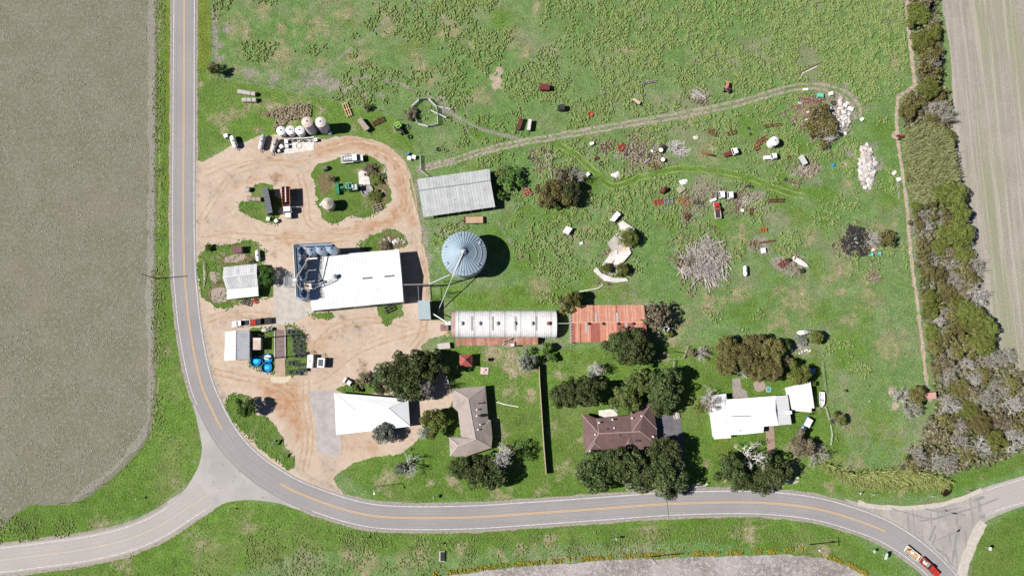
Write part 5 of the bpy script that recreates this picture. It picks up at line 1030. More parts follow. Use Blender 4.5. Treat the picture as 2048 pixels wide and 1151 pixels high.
# --- augers and conveyors -------------------------------------------
base = p.copy(); base.z = 0
t = thing('auger', 'long inclined auger tube rising from the small blue-grey shed to the bin peak', 'auger', tuple(G(877, 622))); c = t.location.copy()
q0, q1 = G(876, 622, .6), Vector((base.x, base.y, apex+.5)); MB().tube(q0, q1, .13, n=8).build('tube', GALV, t, c)
mid = lerp(q0, q1, .62); MB().hexa([lerp(q0, q1, .58)+Vector(v) for v in ((-.2, -.08, .2), (.2, -.08, .2), (.2, .08, .25), (-.2, .08, .25))]+[q1+Vector(v) for v in ((-.14, -.08, .2), (.14, -.08, .2), (.14, .08, .25), (-.14, .08, .25))]).build('trough_cover', SILV, t, c)
MB().box(0, 0, 0, 1.2, 1.2, .9, tx=.25, ty=.25).build('hopper', DGALV, t)
for s in (-1, 1): MB().tube(lerp(q0, q1, .35), Vector((lerp(q0, q1, .35).x+s*1.2, lerp(q0, q1, .35).y-.5, 0)), .07).build('strut', DGALV, t, c)
t = thing('conveyor', 'overhead rust-brown conveyor pipe running from the warehouse wall towards the bin', 'conveyor', tuple(G(835, 570))); c = t.location.copy()
MB().tube(G(806, 569, 5.2), G(858, 568, 5.2), .2, n=8).build('tube', M('brown_pipe', (.28, .22, .2)), t, c)
MB().tube(G(858, 568, 5.2), G(900, 549, 7.8), .2, n=8).build('tube', GALV, t, c)
for px in (838, 858, 884):
    z = 5.1 if px < 870 else 6.6; py = 569 if px < 870 else 557
    q = G(px, py, z); MB().tube((q.x, q.y, 0), q, .09).build('post', DGALV, t, c)
for px in (836, 856): MB().tube(G(px, 572, 3.6), G(px+2, 599, 3.6), .09).build('pipe', DGALV, t, c)
t = thing('chute', 'white chute sloping from the auger pit to the box on the curved-roof shed', 'chute', tuple(G(884, 640))); c = t.location.copy()
MB().tube(G(866, 627, 2.8), G(895, 645, 4.4), .16, n=8).build('tube', WHITE, t, c)
for k in (0.1, .9): q = lerp(G(866, 627, 2.8), G(895, 645, 4.4), k); MB().tube((q.x, q.y, 0), q, .06).build('post', DGALV, t, c)
t = thing('pump_box', 'white metal box at the west gable of the curved-roof shed', 'box', tuple(G(897, 648))); MB().box(0, 0, 2.6, 1.7, 1.1, 1.5).build('housing', WHITE, t); MB().box(1.2, 0, 2.8, .7, .9, 1.1).build('hood', DARK, t)
for x in (-.7, .7): MB().box(x, 0, 0, .12, .9, 2.6).build('leg', DGALV, t)
t = thing('lid_box', 'brown square bin with a lid beside the white pump box', 'bin', tuple(G(889, 655)), .1); MB().box(0, 0, 0, 2.3, 1.9, 1.1).build('body', RUST, t); MB().box(0, 0, 1.1, 2.45, 2.05, .12).build('lid', M('brown_lid', (.25, .16, .14)), t); MB().lathe([(.2, 1.2), (.2, 1.35), (0, 1.36)], n=8).build('knob', DARK, t)
# --- simple sheds ---------------------------------------------------
def gable(name, label, cat, e, hs, ridge, hr, npan, m1, m2, wallm, ins=.3, capm=None, rib=.045):
    """e: NW, NE, SE, SW eave pixels; ridge pixels west/east (or north/south, with e turned to match)."""
    A = [G(x, y, hh) for (x, y), hh in zip(e, hs)]; r0, r1 = G(*ridge[0], hr), G(*ridge[1], hr); c = ctr(A); t = thing(name, label, cat, c)
    panels(t, A[0], A[1], r1, r0, npan, m1, c, rib=rib); panels(t, A[3], A[2], r1, r0, npan, m2, c, rib=rib)
    if wallm: wallprism(t, A, min(hs)-.1, wallm, c, ins)
    cap(t, r0, r1, capm or m1[0], c, .16); return t, c, A, r0, r1
POLE = [M('pole_barn_steel', (.43, .445, .455), (.36, .375, .385), scale=.35, spot=(.24, .25, .26), sscale=1.1, slo=.6, shi=.75, sx=(1, 1, 1)), M('pole_barn_steel_pale', (.46, .475, .485), (.4, .41, .42), scale=.35, spot=(.25, .26, .27), sscale=1.0, slo=.62, shi=.76)]
t, c, A, r0, r1 = gable('pole_barn', 'long open-sided pole barn with pale grey metal roof', 'barn', [(834, 358), (979.5, 337.5), (990.5, 413.5), (846.5, 434)], [3.2, 3.2, 3.0, 3.0], [(838, 381), (981, 361)], 4.4, 24, POLE, POLE, None, capm=DGALV, rib=.03)
for i in range(7):
    for a, b, z in ((A[0], A[1], 3.), (A[3], A[2], 2.9), (r0, r1, 4.2)):
        q = lerp(a, b, .02+.96*i/6); MB().box(q.x-c.x, q.y-c.y, -.02, .2, .2, z+.02).build('post', WOODG, t)
MB().hexa([tuple(x) for x in [Vector((A[0].x+.3, A[0].y-.3, 0))-c, Vector((A[1].x-.3, A[1].y-.3, 0))-c, Vector((A[1].x-.3, A[1].y-.4, 0))-c, Vector((A[0].x+.3, A[0].y-.4, 0))-c]]+[tuple(x) for x in [Vector((A[0].x+.3, A[0].y-.3, 3))-c, Vector((A[1].x-.3, A[1].y-.3, 3))-c, Vector((A[1].x-.3, A[1].y-.4, 3))-c, Vector((A[0].x+.3, A[0].y-.4, 3))-c]]).build('back_wall', GALV, t)
# quonset
t = thing('curved_roof_shed', 'long shed with white curved metal roof and row of round vents', 'shed', ctr(E([(903, 621), (1112, 621), (1112, 676), (903, 676)], 1))); c = t.location.copy()
a, b = G(903.5, 648.5, 0), G(1111.5, 648.5, 0); a.z = b.z = 0; rq = 4.25; L = (b-a).length; d = (b-a).normalized(); s = Vector((-d.y, d.x, 0)); hw = 1.1
QM = M('quonset_steel', (.66, .66, .66), (.57, .575, .58), scale=.5, spot=(.34, .30, .28), sscale=2.6, slo=.58, shi=.74)
QG = M('quonset_steel_grey', (.50, .51, .52), (.42, .43, .44), scale=.5, spot=(.3, .26, .24), sscale=2.2, slo=.58, shi=.72); QR = M('quonset_rusty', (.46, .36, .33), (.38, .27, .24), scale=.8)
NS, NA = 48, 12
for i in range(NS):
    x0, x1 = L*i/NS+.01, L*(i+1)/NS-.01; m = MB()
    for k in range(NA):
        t0, t1 = math.pi*k/NA, math.pi*(k+1)/NA
        P = lambda x, q, r_: a+d*x+s*(rq*r_*math.cos(q))+Vector((0, 0, hw+(rq*.72)*r_*math.sin(q)))
        m.add([P(x0, t0, 1), P(x1, t0, 1), P(x1, t1, 1), P(x0, t1, 1)], [(0, 1, 2, 3)]); m.add([P(x0-.03, t0, 1), P(x0+.06, t0, 1.018), P(x0+.06, t1, 1.018), P(x0-.03, t1, 1)], [(0, 1, 2, 3)])
    mat = QR if i < 2 else (QG if i % 7 == 3 else QM); m.build('roof_panel', mat, t, c)
for e in (a, b):
    m = MB(); n = 16; m.add([e+s*(rq*.97*math.cos(math.pi*k/n))+Vector((0, 0, hw+rq*.70*math.sin(math.pi*k/n))) for k in range(n+1)], [tuple(range(n+1))]); m.build('gable', QG, t, c)
for sg in (-1, 1): MB().beam(a+s*rq*sg*.99+Vector((0, 0, .55)), b+s*rq*sg*.99+Vector((0, 0, .55)), .12, 1.1).build('wall', QG, t, c)
top = hw+rq*.72
for px in (922, 957.5, 993, 1028, 1062.5, 1097):
    q = G(px, 646.5, top); MB().lathe([(.38, -.15), (.38, .35), (.62, .42), (.62, .55), (.2, .8), (0, .82)], q-c, 12).build('roof_vent', SILV if px != 1097 else RUSTL, t)
for px in (943.5, 985.5, 1031, 1072.5):
    x = (G(px, 648, top)-a).dot(d); m = MB()
    for k in range(4, 8):
        P = lambda xx, q: a+d*xx+s*(rq*1.03*math.cos(q))+Vector((0, 0, hw+rq*.742*math.sin(q)))
        m.add([P(x-.25, math.pi*k/12), P(x+.25, math.pi*k/12), P(x+.25, math.pi*(k+1)/12), P(x-.25, math.pi*(k+1)/12)], [(0, 1, 2, 3)])
    m.build('roof_light', M('aged_fibreglass', (.33, .31, .28)), t, c)
LT = [M('lean_to_rust', (.42, .22, .17), (.33, .15, .11), scale=.7, spot=(.5, .36, .3), sscale=1.5), M('lean_to_pink', (.47, .29, .23), (.38, .2, .15), scale=.7), M('lean_to_dark', (.36, .17, .13), (.3, .13, .1), scale=.7)]
A = [G(922, 676, 2.6), G(1076, 674, 2.6), G(1076, 689, 1.9), G(924, 690.5, 1.9)]; panels(t, A[3], A[2], A[1], A[0], 30, LT, c, name='lean_to_panel')
A2 = [G(912, 677, 2.6), G(920, 676.5, 2.6), G(921, 690.5, 1.9), G(912.5, 691, 1.9)]; panels(t, A2[3], A2[2], A2[1], A2[0], 2, LT, c, name='lean_to_panel')
for i in range(9): q = lerp(A[3], A[2], i/8); MB().box(q.x-c.x, q.y-c.y+.2, 0, .15, .15, 1.8).build('post', WOODG, t)
t = thing('scrap_frame', 'bent pale metal frame lying on the rusty lean-to roof', 'scrap metal', tuple(G(1014, 686, 2.1))); m = MB()
for a, b in (((-1.6, -.4), (1.5, .9)), ((-1.6, -.4), (-.4, -1)), ((-.4, -1), (2.3, -.9)), ((2.3, -.9), (2.2, .6)), ((-1.2, .6), (-.6, 1.1))): m.beam((*a, .35), (*b, .45), .28, .18)
m.build('frame', M('pale_scrap', (.4, .34, .28)), t); MB().beam((-.8, .2, .6), (2, 1.5, .7), .3, .2).build('channel', DARK, t)
MB().box(1.6, -.5, .2, .9, .6, .5).build('box', WHITE, t)
MB().tube((1.2, -1.4, -2.08), (1.2, -.9, .4), .05).build('strut', DARK, t)
# red barn
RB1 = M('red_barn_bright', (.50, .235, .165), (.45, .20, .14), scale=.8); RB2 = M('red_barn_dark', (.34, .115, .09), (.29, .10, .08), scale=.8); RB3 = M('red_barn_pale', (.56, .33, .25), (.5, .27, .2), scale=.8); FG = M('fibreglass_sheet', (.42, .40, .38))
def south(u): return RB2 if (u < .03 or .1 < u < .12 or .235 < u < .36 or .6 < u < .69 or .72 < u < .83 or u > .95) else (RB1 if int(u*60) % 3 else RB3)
def north(u): return RB2 if (.285 < u < .305 or .585 < u < .605) else (RB1 if int(u*60) % 3 else RB3)
A = [G(1144, 610, 3.4), G(1288, 609.5, 3.4), G(1296, 684, 3.2), G(1144, 684, 3.2)]; r0, r1 = G(1144, 644.5, 4.6), G(1292, 644, 4.6); c = ctr(A)
t = thing('red_barn', 'barn with orange-red ribbed metal roof between two trees', 'barn', c)
panels(t, A[0], A[1], r1, r0, 48, north, c, rib=.07, sub=1); panels(t, A[3], A[2], r1, r0, 48, south, c, rib=.07, sub=1); cap(t, r0, r1, RB3, c, .18); wallprism(t, A, 3.1, RB2, c, .35)
for (e0, e1), us in (((A[0], A[1]), (.31, .60)), ((A[3], A[2]), (.175, .715))):
    for u in us:
        q = [lerp(lerp(e0, e1, u), lerp(r0, r1, u), .45), lerp(lerp(e0, e1, u+.03), lerp(r0, r1, u+.03), .45), lerp(r0, r1, u+.03), lerp(r0, r1, u)]; MB().slab(*[p_+Vector((0, 0, .09)) for p_ in q], .03).build('roof_light', FG, t, c)
for px in (1177, 1206, 1236, 1266): q = G(px, 647, 4.75); MB().lathe([(.3, -.3), (.3, .25), (.45, .3), (0, .55)], q-c, 10).build('roof_vent', DARK, t)
m = MB()
for k in range(26): m.box(G(1139.5, 643, 0).x-c.x+.2*(k % 2), lerp(A[0], A[3], k/25).y-c.y, 0, .45, .3, 1.8)
m.build('stacked_block', M('grey_block', (.42, .4, .38)), t)
t = thing('gutter_pipe', 'thin grey pipe spanning the dark gap between curved shed and red barn', 'pipe', tuple(G(1126, 646))); c = t.location.copy(); MB().tube(G(1112, 646.5, 3.6), G(1144, 646, 3.6), .14).build('pipe', GALV, t, c); MB().tube(Vector((c.x, c.y, 0)), G(1127, 646.3, 3.6), .07).build('post', DGALV, t, c)
# small blue-grey shed
A = [G(836, 600.5, 4), G(859, 600, 4), G(861.6, 638, 3.8), G(835.4, 638, 3.8)]; c = ctr(A); t = thing('pump_shed', 'small shed with flat blue-grey metal roof below the conveyor', 'shed', c)
BG = M('blue_grey_steel', (.36, .43, .46), (.33, .4, .43), scale=.6); panels(t, A[0], A[1], A[2], A[3], 5, [BG], c); wallprism(t, A, 3.75, GALV, c, .15); opening(t, c, A[3], A[2], .25, .7, 0, 2.6, DARK, 'door', .15, DGALV)
# old white barn
OW = [M('old_white_steel', (.60, .60, .61), (.52, .525, .535), scale=.6, spot=(.3, .27, .26), sscale=2.5, slo=.6, shi=.74), M('old_white_steel_grey', (.52, .525, .535), (.44, .445, .455), scale=.6, spot=(.3, .28, .26), sscale=2.5, slo=.6, shi=.74)]
OL = [M('lime_white_steel', (.74, .73, .72), (.66, .65, .64), scale=.6, spot=(.33, .25, .22), sscale=2.5, slo=.62, shi=.76)]
t, c, A, r0, r1 = gable('old_barn', 'old barn with weathered white tin roof on the grassy yard corner', 'barn', [(447, 534), (513.5, 527), (516, 572), (452.5, 577.5)], [3.4, 3.4, 3.2, 3.2], [(445, 554.5), (513.3, 546)], 4.8, 10, OW, OW, WOODG)
B4 = [G(453, 578, 3.05), G(516, 572.5, 3.05), G(517, 591.5, 2.4), G(453.5, 598.5, 2.4)]; panels(t, B4[3], B4[2], B4[1], B4[0], 10, OL, c, name='lean_to_panel')
for i in range(5): q = lerp(B4[3], B4[2], .02+.24*i); MB().box(q.x-c.x, q.y-c.y+.3, 0, .16, .16, 2.3).build('post', WOODG, t)
# feed shed with two-tone roof
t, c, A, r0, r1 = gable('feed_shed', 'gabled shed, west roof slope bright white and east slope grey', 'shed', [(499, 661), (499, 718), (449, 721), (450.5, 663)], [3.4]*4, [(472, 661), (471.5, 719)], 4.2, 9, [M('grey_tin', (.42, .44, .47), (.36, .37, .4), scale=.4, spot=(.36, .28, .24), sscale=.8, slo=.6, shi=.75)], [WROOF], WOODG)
A = [G(506, 675, 2.7), G(521.5, 675, 2.6), G(521.5, 699, 2.6), G(506, 699, 2.7)]; c = ctr(A); t = thing('tin_annex', 'small annex with rust-striped tin roof behind the two-tone shed', 'shed', c)
panels(t, A[0], A[3], A[2], A[1], 6, [M('rusty_white_tin', (.62, .55, .52), (.45, .33, .27), scale=1.2, sx=(.4, 2, 1)), M('white_tin', (.68, .64, .62), (.5, .4, .35), scale=1.2, sx=(.4, 2, 1))], c); wallprism(t, A, 2.5, WOODG, c, .15)
# --- hip-roof clinic ------------------------------------------------
h = 3.0; P = E([(668.7, 785), (816.4, 797.3), (820, 852), (672.5, 869)], h); r0, r1 = G(710.4, 821, 5.0), G(776.4, 815.5, 5.0)
t, c = house('hip_roof_building', 'white hip-roofed building partly covered by dark oaks', 'building', [[P[0], P[1], r1, r0], [P[1], P[2], r1], [P[2], P[3], r0, r1], [P[3], P[0], r0]], P, h, M('white_seam_roof', (.74, .76, .78), (.70, .72, .745), scale=.3), M('cream_wall', (.5, .46, .4)), [(r0, r1), (P[0], r0), (P[3], r0), (P[1], r1), (P[2], r1)], M('white_trim', (.8, .8, .8)))
for u0, u1, nm, z0, z1, mt in ((.1, .2, 'window', 1, 2.1, GLASS), (.35, .45, 'window', 1, 2.1, GLASS), (.52, .58, 'door', 0, 2.1, DARK)): opening(t, c, P[3], P[2], u0, u1, z0, z1, mt, nm, .5, WHITE)
for u0, u1 in ((.15, .45), (.55, .85)): opening(t, c, P[3], P[0], u0, u1, 0, 2.3, GLASS, 'door', .5, DGALV)
# --- grey shingle house ---------------------------------------------
def shingle(name, a, b, d):
    g = NG(name); o = g.obj(); n1 = g.noise(o, .5, 4, .6); n2 = g.noise(o, 4, 3, .7); n3 = g.noise(o, 1, 3, .6, (1.2, .25, 1))
    col = g.mix(g.ramp(n1, .35, .65), a, b); col = g.mix(g.ramp(n2, .5, .7, 0, .5), col, d); col = g.mix(g.ramp(n3, .55, .7, 0, .4), col, d); return g.out(col, .9, n2, .5, .03)
SG = shingle('grey_shingle', (.32, .275, .25), (.275, .235, .215), (.21, .18, .165)); BRW = M('brick_wall', (.3, .2, .16), (.24, .15, .12), scale=5)
e, r = 2.7, 4.6; A_, B_, C_, D_, E_, F_, G_, H_, I_, J_ = E([(904.4, 777.5), (970.7, 771.3), (976.5, 838), (982.6, 895), (928.4, 913), (900, 911), (898, 874.5), (922, 872), (916, 823), (905.5, 813)], e)
R1, R2, R3 = G(936, 797, r), G(951, 877, r), G(916.5, 890.5, 4.0)
t, c = house('shingle_house', 'house with tan-grey shingle hip roof and white vent pipes', 'house', [[A_, B_, R1], [B_, C_, D_, R2, R1], [D_, E_, R2], [E_, F_, R3], [E_, R3, R2], [F_, G_, R3], [G_, H_, R2, R3], [H_, I_, J_, A_, R1, R2]], [A_, B_, C_, D_, E_, F_, G_, H_, I_, J_], e, SG, BRW,
             [(R1, R2), (R2, R3), (A_, R1), (B_, R1), (D_, R2), (F_, R3), (G_, R3)], M('pale_ridge', (.44, .39, .37)), .45)
w1, w2, w3 = G(981.6, 839.5, 2.75), G(984.7, 874.5, 2.75), G(964, 858.5, 4.0)
MB().solid([[C_+Vector((0, 0, .03)), w1, w3], [w1, w2, w3], [w2, D_+Vector((0, 0, .03)), w3]], .15).build('dormer_roof', SG, t, c)
for px, py, mt in ((958, 806, DARK), (954, 818.5, WHITE), (961, 830, DARK), (953.5, 831, WHITE), (960.5, 848, WHITE), (956.5, 858.5, WHITE)): q = G(px, py, 4.3); MB().lathe([(.16, -.8), (.16, .3), (.25, .34), (0, .5)], q-c, 8).build('roof_vent', mt, t)
q = G(962, 830.5, 4.0); MB().lathe([(.5, -.8), (.5, .3), (.35, .45), (0, .5)], q-c, 12).build('turbine_vent', DARK, t)
for u0, u1, nm, z0, z1 in ((.15, .4, 'window', .9, 2), (.6, .8, 'window', .9, 2)): opening(t, c, F_, E_, u0, u1, z0, z1, GLASS, nm, .45, WHITE)
for u0, u1 in ((.1, .25), (.4, .55), (.75, .9)): opening(t, c, B_, C_, u0, u1, .9, 2, GLASS, 'window', .45, WHITE)
# --- brown house ----------------------------------------------------
SB = shingle('maroon_shingle', (.155, .098, .095), (.125, .08, .078), (.095, .062, .06)); RC = M('pink_ridge', (.34, .25, .24), (.28, .2, .19))
Q = E([(1163.6, 828), (1178, 830), (1194, 836), (1260.7, 829.2), (1265, 818), (1284.4, 801), (1304.7, 802), (1313.7, 857.4), (1315, 889), (1289, 899), (1271, 897), (1246, 896.5), (1208.7, 902.6), (1170.3, 907)], 2.7)
a1_, a2_, b1, b2 = G(1197.4, 866.5, 4.7), G(1264, 863, 4.7), G(1286.6, 829.2, 4.5), G(1280, 862, 4.65)
t, c = house('brown_house', 'house with maroon-brown shingle roof and pale ridge lines', 'house', [[Q[0], Q[1], a1_], [Q[1], Q[2], a1_], [Q[2], Q[3], a2_, a1_], [Q[3], Q[4], b1, a2_], [Q[4], Q[5], b1], [Q[5], Q[6], b1], [Q[6], Q[7], b1], [Q[7], b2, a2_, b1], [Q[7], Q[8], b2], [Q[8], Q[9], b2], [Q[9], Q[10], Q[11], a2_, b2], [Q[11], Q[12], a1_, a2_], [Q[12], Q[13], a1_], [Q[13], Q[0], a1_]], Q, 2.7, SB, M('tan_brick_wall', (.36, .27, .21), (.28, .2, .16), scale=5),
             [(a1_, a2_), (a2_, b1), (b1, Q[6]), (a1_, Q[0]), (a1_, Q[13]), (b2, Q[8]), (a2_, b2), (b1, Q[7]), (a1_, lerp(a1_, Q[2], .98))], RC, .45)
for x0, x1, ap, y0, y1, yp in ((1175, 1208, 1189.5, 906, 903, 884.5), (1246, 1271, 1257, 897.5, 898.5, 883.4)):
    g0, g1, g2 = G(x0, y0, 2.8), G(x1, y1, 2.8), G(ap, yp, 3.9); bk = G(ap+3, yp-14, 4.3)
    MB().solid([[g0, bk, g2], [g1, g2, bk]], .12).build('gable_roof', SB, t, c); MB().add([g0, g1, g2], [(0, 1, 2)]).build('gable', SB, t, c); cap(t, g0, g2, RC, c, .12); cap(t, g1, g2, RC, c, .12)
for px, py, mt in ((1190, 868.5, WHITE), (1214, 857, DARK), (1228, 855, WHITE), (1198, 844.5, WHITE), (1224.5, 838.5, WHITE), (1264, 835.5, WHITE), (1282, 831, WHITE), (1240, 868.5, DARK), (1306, 872.5, WHITE), (1180, 901, WHITE)): q = G(px, py, 4.2); MB().lathe([(.17, -.9), (.17, .35), (.26, .38), (0, .5)], q-c, 8).build('roof_vent', mt, t)
q = G(1275, 880.5, 3.8); MB().box(q.x-c.x, q.y-c.y, 3.2, 1.2, .55, 1., 0).build('skylight', DARK, t)
for i, j in ((13, 12), (12, 11), (9, 8)):
    for u0, u1 in ((.2, .4), (.6, .8)): opening(t, c, Q[i], Q[j], u0, u1, .9, 2.1, GLASS, 'window', .45, WHITE)
# --- white-roofed house ---------------------------------------------
h = 2.8; K = E([(1422, 789.5), (1452, 787), (1454, 798), (1551, 791), (1557.5, 850), (1528, 852), (1527, 864), (1462, 869.5), (1462, 875), (1428.6, 877.5), (1421.5, 825)], h)
k0, k1 = G(1446, 832, 4.0), G(1551, 821, 4.0)
t, c = house('white_roof_house', 'long house with bright white roof beside the pinkish flat garage', 'house', [[K[0], K[1], K[2], k0], [K[2], K[3], k1, k0], [K[3], K[4], k1], [K[4], K[5], K[6], G(1500, 832, 3.95), k1], [K[6], K[7], k0, G(1500, 832, 3.95)], [K[7], K[8], K[9], k0], [K[9], K[10], k0], [K[10], K[0], k0]], K, h, M('white_house_roof', (.78, .78, .79), (.74, .74, .75), scale=.2), M('white_siding', (.7, .7, .68)), [(k0, k1)], WHITE, .45)
V_ = [G(1551, 791, 2.95), G(1575.5, 790, 2.5), G(1583, 847.5, 2.5), G(1558, 849.5, 2.95)]; panels(t, V_[1], V_[2], V_[3], V_[0], 6, [M('shaded_white_steel', (.58, .585, .60), (.54, .545, .56))], c, name='porch_panel')  # shade of the east-facing slope put into its greyer white
for q in V_[1:3]+[lerp(V_[1], V_[2], .5)]: MB().box(q.x-c.x-.3, q.y-c.y, 0, .18, .18, 2.4).build('post', WHITE, t)
MB().solid([[G(1500, 832, 4.0), G(1487, 868, 2.9), G(1462, 869, 2.9)], [G(1500, 832, 4.0), G(1516, 865, 2.9), G(1487, 868, 2.9)]], .1).build('gable_roof', M('white_house_roof', (0, 0, 0)), t, c)
for px, py in ((1451, 843), (1466, 842), (1478, 861)): q = G(px, py, 3.7); MB().lathe([(.15, -.6), (.15, .3), (0, .4)], q-c, 8).build('roof_vent', WHITE, t)
q = G(1563, 823, 3); MB().box(G(1566, 824, 3.3).x-c.x+1.9, G(1566, 824, 3.3).y-c.y, 0, 1., 1., 4.2).build('chimney', WHITE, t)
for u0, u1, nm, z0, z1 in ((.2, .35, 'window', .9, 2), (.5, .58, 'door', 0, 2.1), (.7, .85, 'window', .9, 2)): opening(t, c, K[7], K[6], u0, u1, z0, z1, GLASS if nm == 'window' else DARK, nm, .45, WHITE)
A = [G(1576, 773.5, 2.9), G(1621, 762, 2.9), G(1629, 815.5, 2.8), G(1585.5, 819, 2.8)]; c = ctr(A); t = thing('garage', 'flat pinkish-white garage at the east end of the white-roofed house', 'garage', c)
PW = [M('pinkish_white_steel', (.70, .64, .61), (.66, .6, .57), scale=.5), M('pinkish_white_pale', (.72, .67, .645), (.68, .62, .6), scale=.5)]
panels(t, A[0], A[1], A[2], A[3], 8, PW, c, rib=.03); wallprism(t, A, 2.7, M('white_siding', (0, 0, 0)), c, .2)
Vp = [G(1590, 819, 2.5), G(1623, 816, 2.5), G(1623, 824, 2.3), G(1591, 821.5, 2.3)]; panels(t, Vp[3], Vp[2], Vp[1], Vp[0], 6, PW, c, name='awning_panel'); opening(t, c, A[3], A[2], .2, .75, 0, 2.2, SILV, 'garage_door', .2, WHITE)
# --- pavilion, wall, small sheds -------------------------------------
A = E([(919, 709), (945, 707.4), (945, 732.5), (918.3, 733.3)], 2.3); ap = G(931.3, 718.5, 3.7); c = ctr(A); t = thing('pavilion', 'little square pavilion with dark red pyramid roof on the lawn', 'pavilion', c)
PR = M('pavilion_red', (.30, .085, .07), (.25, .07, .06)); 
for i in range(4): MB().solid([[A[i], A[(i+1) % 4], ap]], .1).build('roof_panel', PR, t, c); cap(t, A[i], ap, M('pavilion_hip', (.36, .13, .11)), c, .08); MB().box(A[i].x*.93+c.x*.07-c.x, A[i].y*.93+c.y*.07-c.y, 0, .18, .18, 2.3).build('post', WOOD, t)
MB().lathe([(.3, -.1), (.1, .4), (0, .45)], ap-c, 8).build('finial', PR, t)
def fence(name, label, cat, px, hgt, mat, th=.06, gap=2.4, pan='panel', rails=None, group=None, postm=None, dens=1):
    W = [G(*p) for p in px]; c = W[0].copy(); t = thing(name, label, cat, c, 0, group)
    for a, b in zip(W[:-1], W[1:]):
        L = (b-a).length; n = max(1, round(L/gap)); d = (b-a)/n
        for i in range(n):
            p, q = a+d*i, a+d*(i+1)
            MB().box(p.x-c.x, p.y-c.y, -.02, .12, .12, hgt+.1).build('post', postm or mat, t)
            if rails:
                for z in rails: MB().beam(p+Vector((0, 0, z)), q+Vector((0, 0, z)), th, .1 if th > .04 else .04).build('rail' if th > .04 else 'wire', mat, t, c)
            else: MB().beam(p+d*.01+Vector((0, 0, hgt/2+.02)), q-d*.01+Vector((0, 0, hgt/2+.02)), th, hgt-.06).build(pan, mat, t, c)
    q = W[-1]; MB().box(q.x-c.x, q.y-c.y, -.02, .12, .12, hgt+.1).build('post', postm or mat, t); return t
fence('long_fence', 'tall solid fence between the two shingle-roofed houses throwing a black strip of shadow', 'fence', [(1077.5, 733), (1078.5, 760), (1083, 830), (1087, 890), (1091.5, 946)], 2.35, M('fence_wood', (.42, .34, .26), (.34, .27, .21), scale=2), .12, 2.6)
def minibuild(name, label, cat, px, py, sx, sy, h, rz, roofm, wallm, over=.15, slope=.25, n=3):
    p = G(px, py, h); t = thing(name, label, cat, (p.x, p.y, 0), rz); A = [Vector((-sx/2, sy/2, h+slope)), Vector((sx/2, sy/2, h+slope)), Vector((sx/2, -sy/2, h)), Vector((-sx/2, -sy/2, h))]
    panels(t, A[0], A[1], A[2], A[3], n, [roofm], None, t=.06, rib=.04); MB().box(0, 0, -.02, sx-2*over, sy-2*over, h).build('wall', wallm, t); MB().box(0, -sy/2+over-.02, 0, .8, .06, min(1.9, h-.1)).build('door', DARK, t); return t
minibuild('well_house', 'tiny shed with rusty flat roof beside the white barn', 'shed', 474, 498.5, 2.8, 2.3, 2., .08, M('rusty_roof', (.2, .11, .10), (.16, .09, .08)), WOODG)
minibuild('deer_blind', 'small pink-roofed shed at the south end of the tan hedgerow path', 'shed', 1861, 791, 3.6, 2., 2.6, .12, M('pink_tin', (.5, .28, .25), (.44, .24, .21)), M('red_wall', (.3, .09, .07)))
minibuild('blue_box', 'small pale blue hut in the tree shadow near the garage', 'hut', 1625, 741, 1.7, 1.4, 1.9, 0, M('pale_blue_roof', (.22, .38, .6), (.2, .34, .55)), M('pale_blue_wall', (.25, .35, .5)), n=2)
minibuild('red_shed', 'dark red box shed alone in the weedy pasture', 'shed', 1089, 173.5, 3.3, 2., 2., -.04, M('maroon_steel', (.17, .04, .045), (.13, .03, .035)), M('maroon_wall', (.2, .08, .06)), slope=.1, n=4)
# --- upright poly tanks ----------------------------------------------
def silo(px, py, rad, h, label, top, mat, grp, n=24):
    p = G(px, py, h); t = thing('upright_tank', label, 'tank', (p.x, p.y, 0), 0, grp); m = MB(); k = max(3, int(h/.9))
    for i in range(k): z = (h-rad*.35)*i/k; z2 = (h-rad*.35)*(i+1)/k; m.lathe([(rad-.02, z), (rad, z+.05), (rad, z2-.05), (rad-.02, z2)], n=n)
    m.build('shell', mat, t); MB().lathe([(rad, h-rad*.35), (rad*.55, h-.12*rad), (.22, h)], n=n).build('dome', top, t); MB().lathe([(.24, h-.05), (.24, h+.12), (0, h+.14)], n=10).build('lid', DARK if rad < 1.6 else RUSTL, t)
    m = MB()
    for s in (-.18, .18): m.tube((s, -rad-.08, 0), (s, -rad-.08, h-.4), .03)
    for i in range(int(h/.5)): m.tube((-.18, -rad-.08, .3+.5*i), (.18, -rad-.08, .3+.5*i), .02)
    m.build('ladder', GALV, t); MB().lathe([(.12, 0), (.12, .4)], (rad+.1, -.3, .2), 8).build('valve', DGALV, t); return t
PT = M('poly_tank_white', (.75, .75, .76), (.7, .7, .71)); SR = M('rust_stained_dome', (.62, .56, .52), (.5, .36, .29), scale=.9); SGY = M('silo_grey', (.50, .50, .51), (.43, .43, .44), scale=1.2)
for px, py, lb in ((561, 260, 'white round tank at the west end of the upright tank row'), (579.5, 258.8, 'middle of the three smaller white upright tanks'), (598.5, 259.2, 'small white upright tank touching the tall rust-topped one')): silo(px, py, 1.45, 3.1, lb, PT, PT, 'upright tanks by the concrete pad')
silo(613, 242.5, 1.78, 7.8, 'tall grey upright tank with rust-stained top', SR, SGY, 'upright tanks by the concrete pad'); silo(640, 242.5, 1.75, 7.0, 'tall grey upright tank with plain pale top, easternmost', M('pale_dome', (.62, .6, .58), (.55, .5, .47)), SGY, 'upright tanks by the concrete pad')
p = G(654, 405, 4.6); t = thing('concrete_silo', 'squat round beige silo on the round grass island', 'silo', (p.x, p.y, 0)); BE = M('beige_silo', (.50, .45, .39), (.42, .37, .32), scale=.8, spot=(.3, .25, .2))
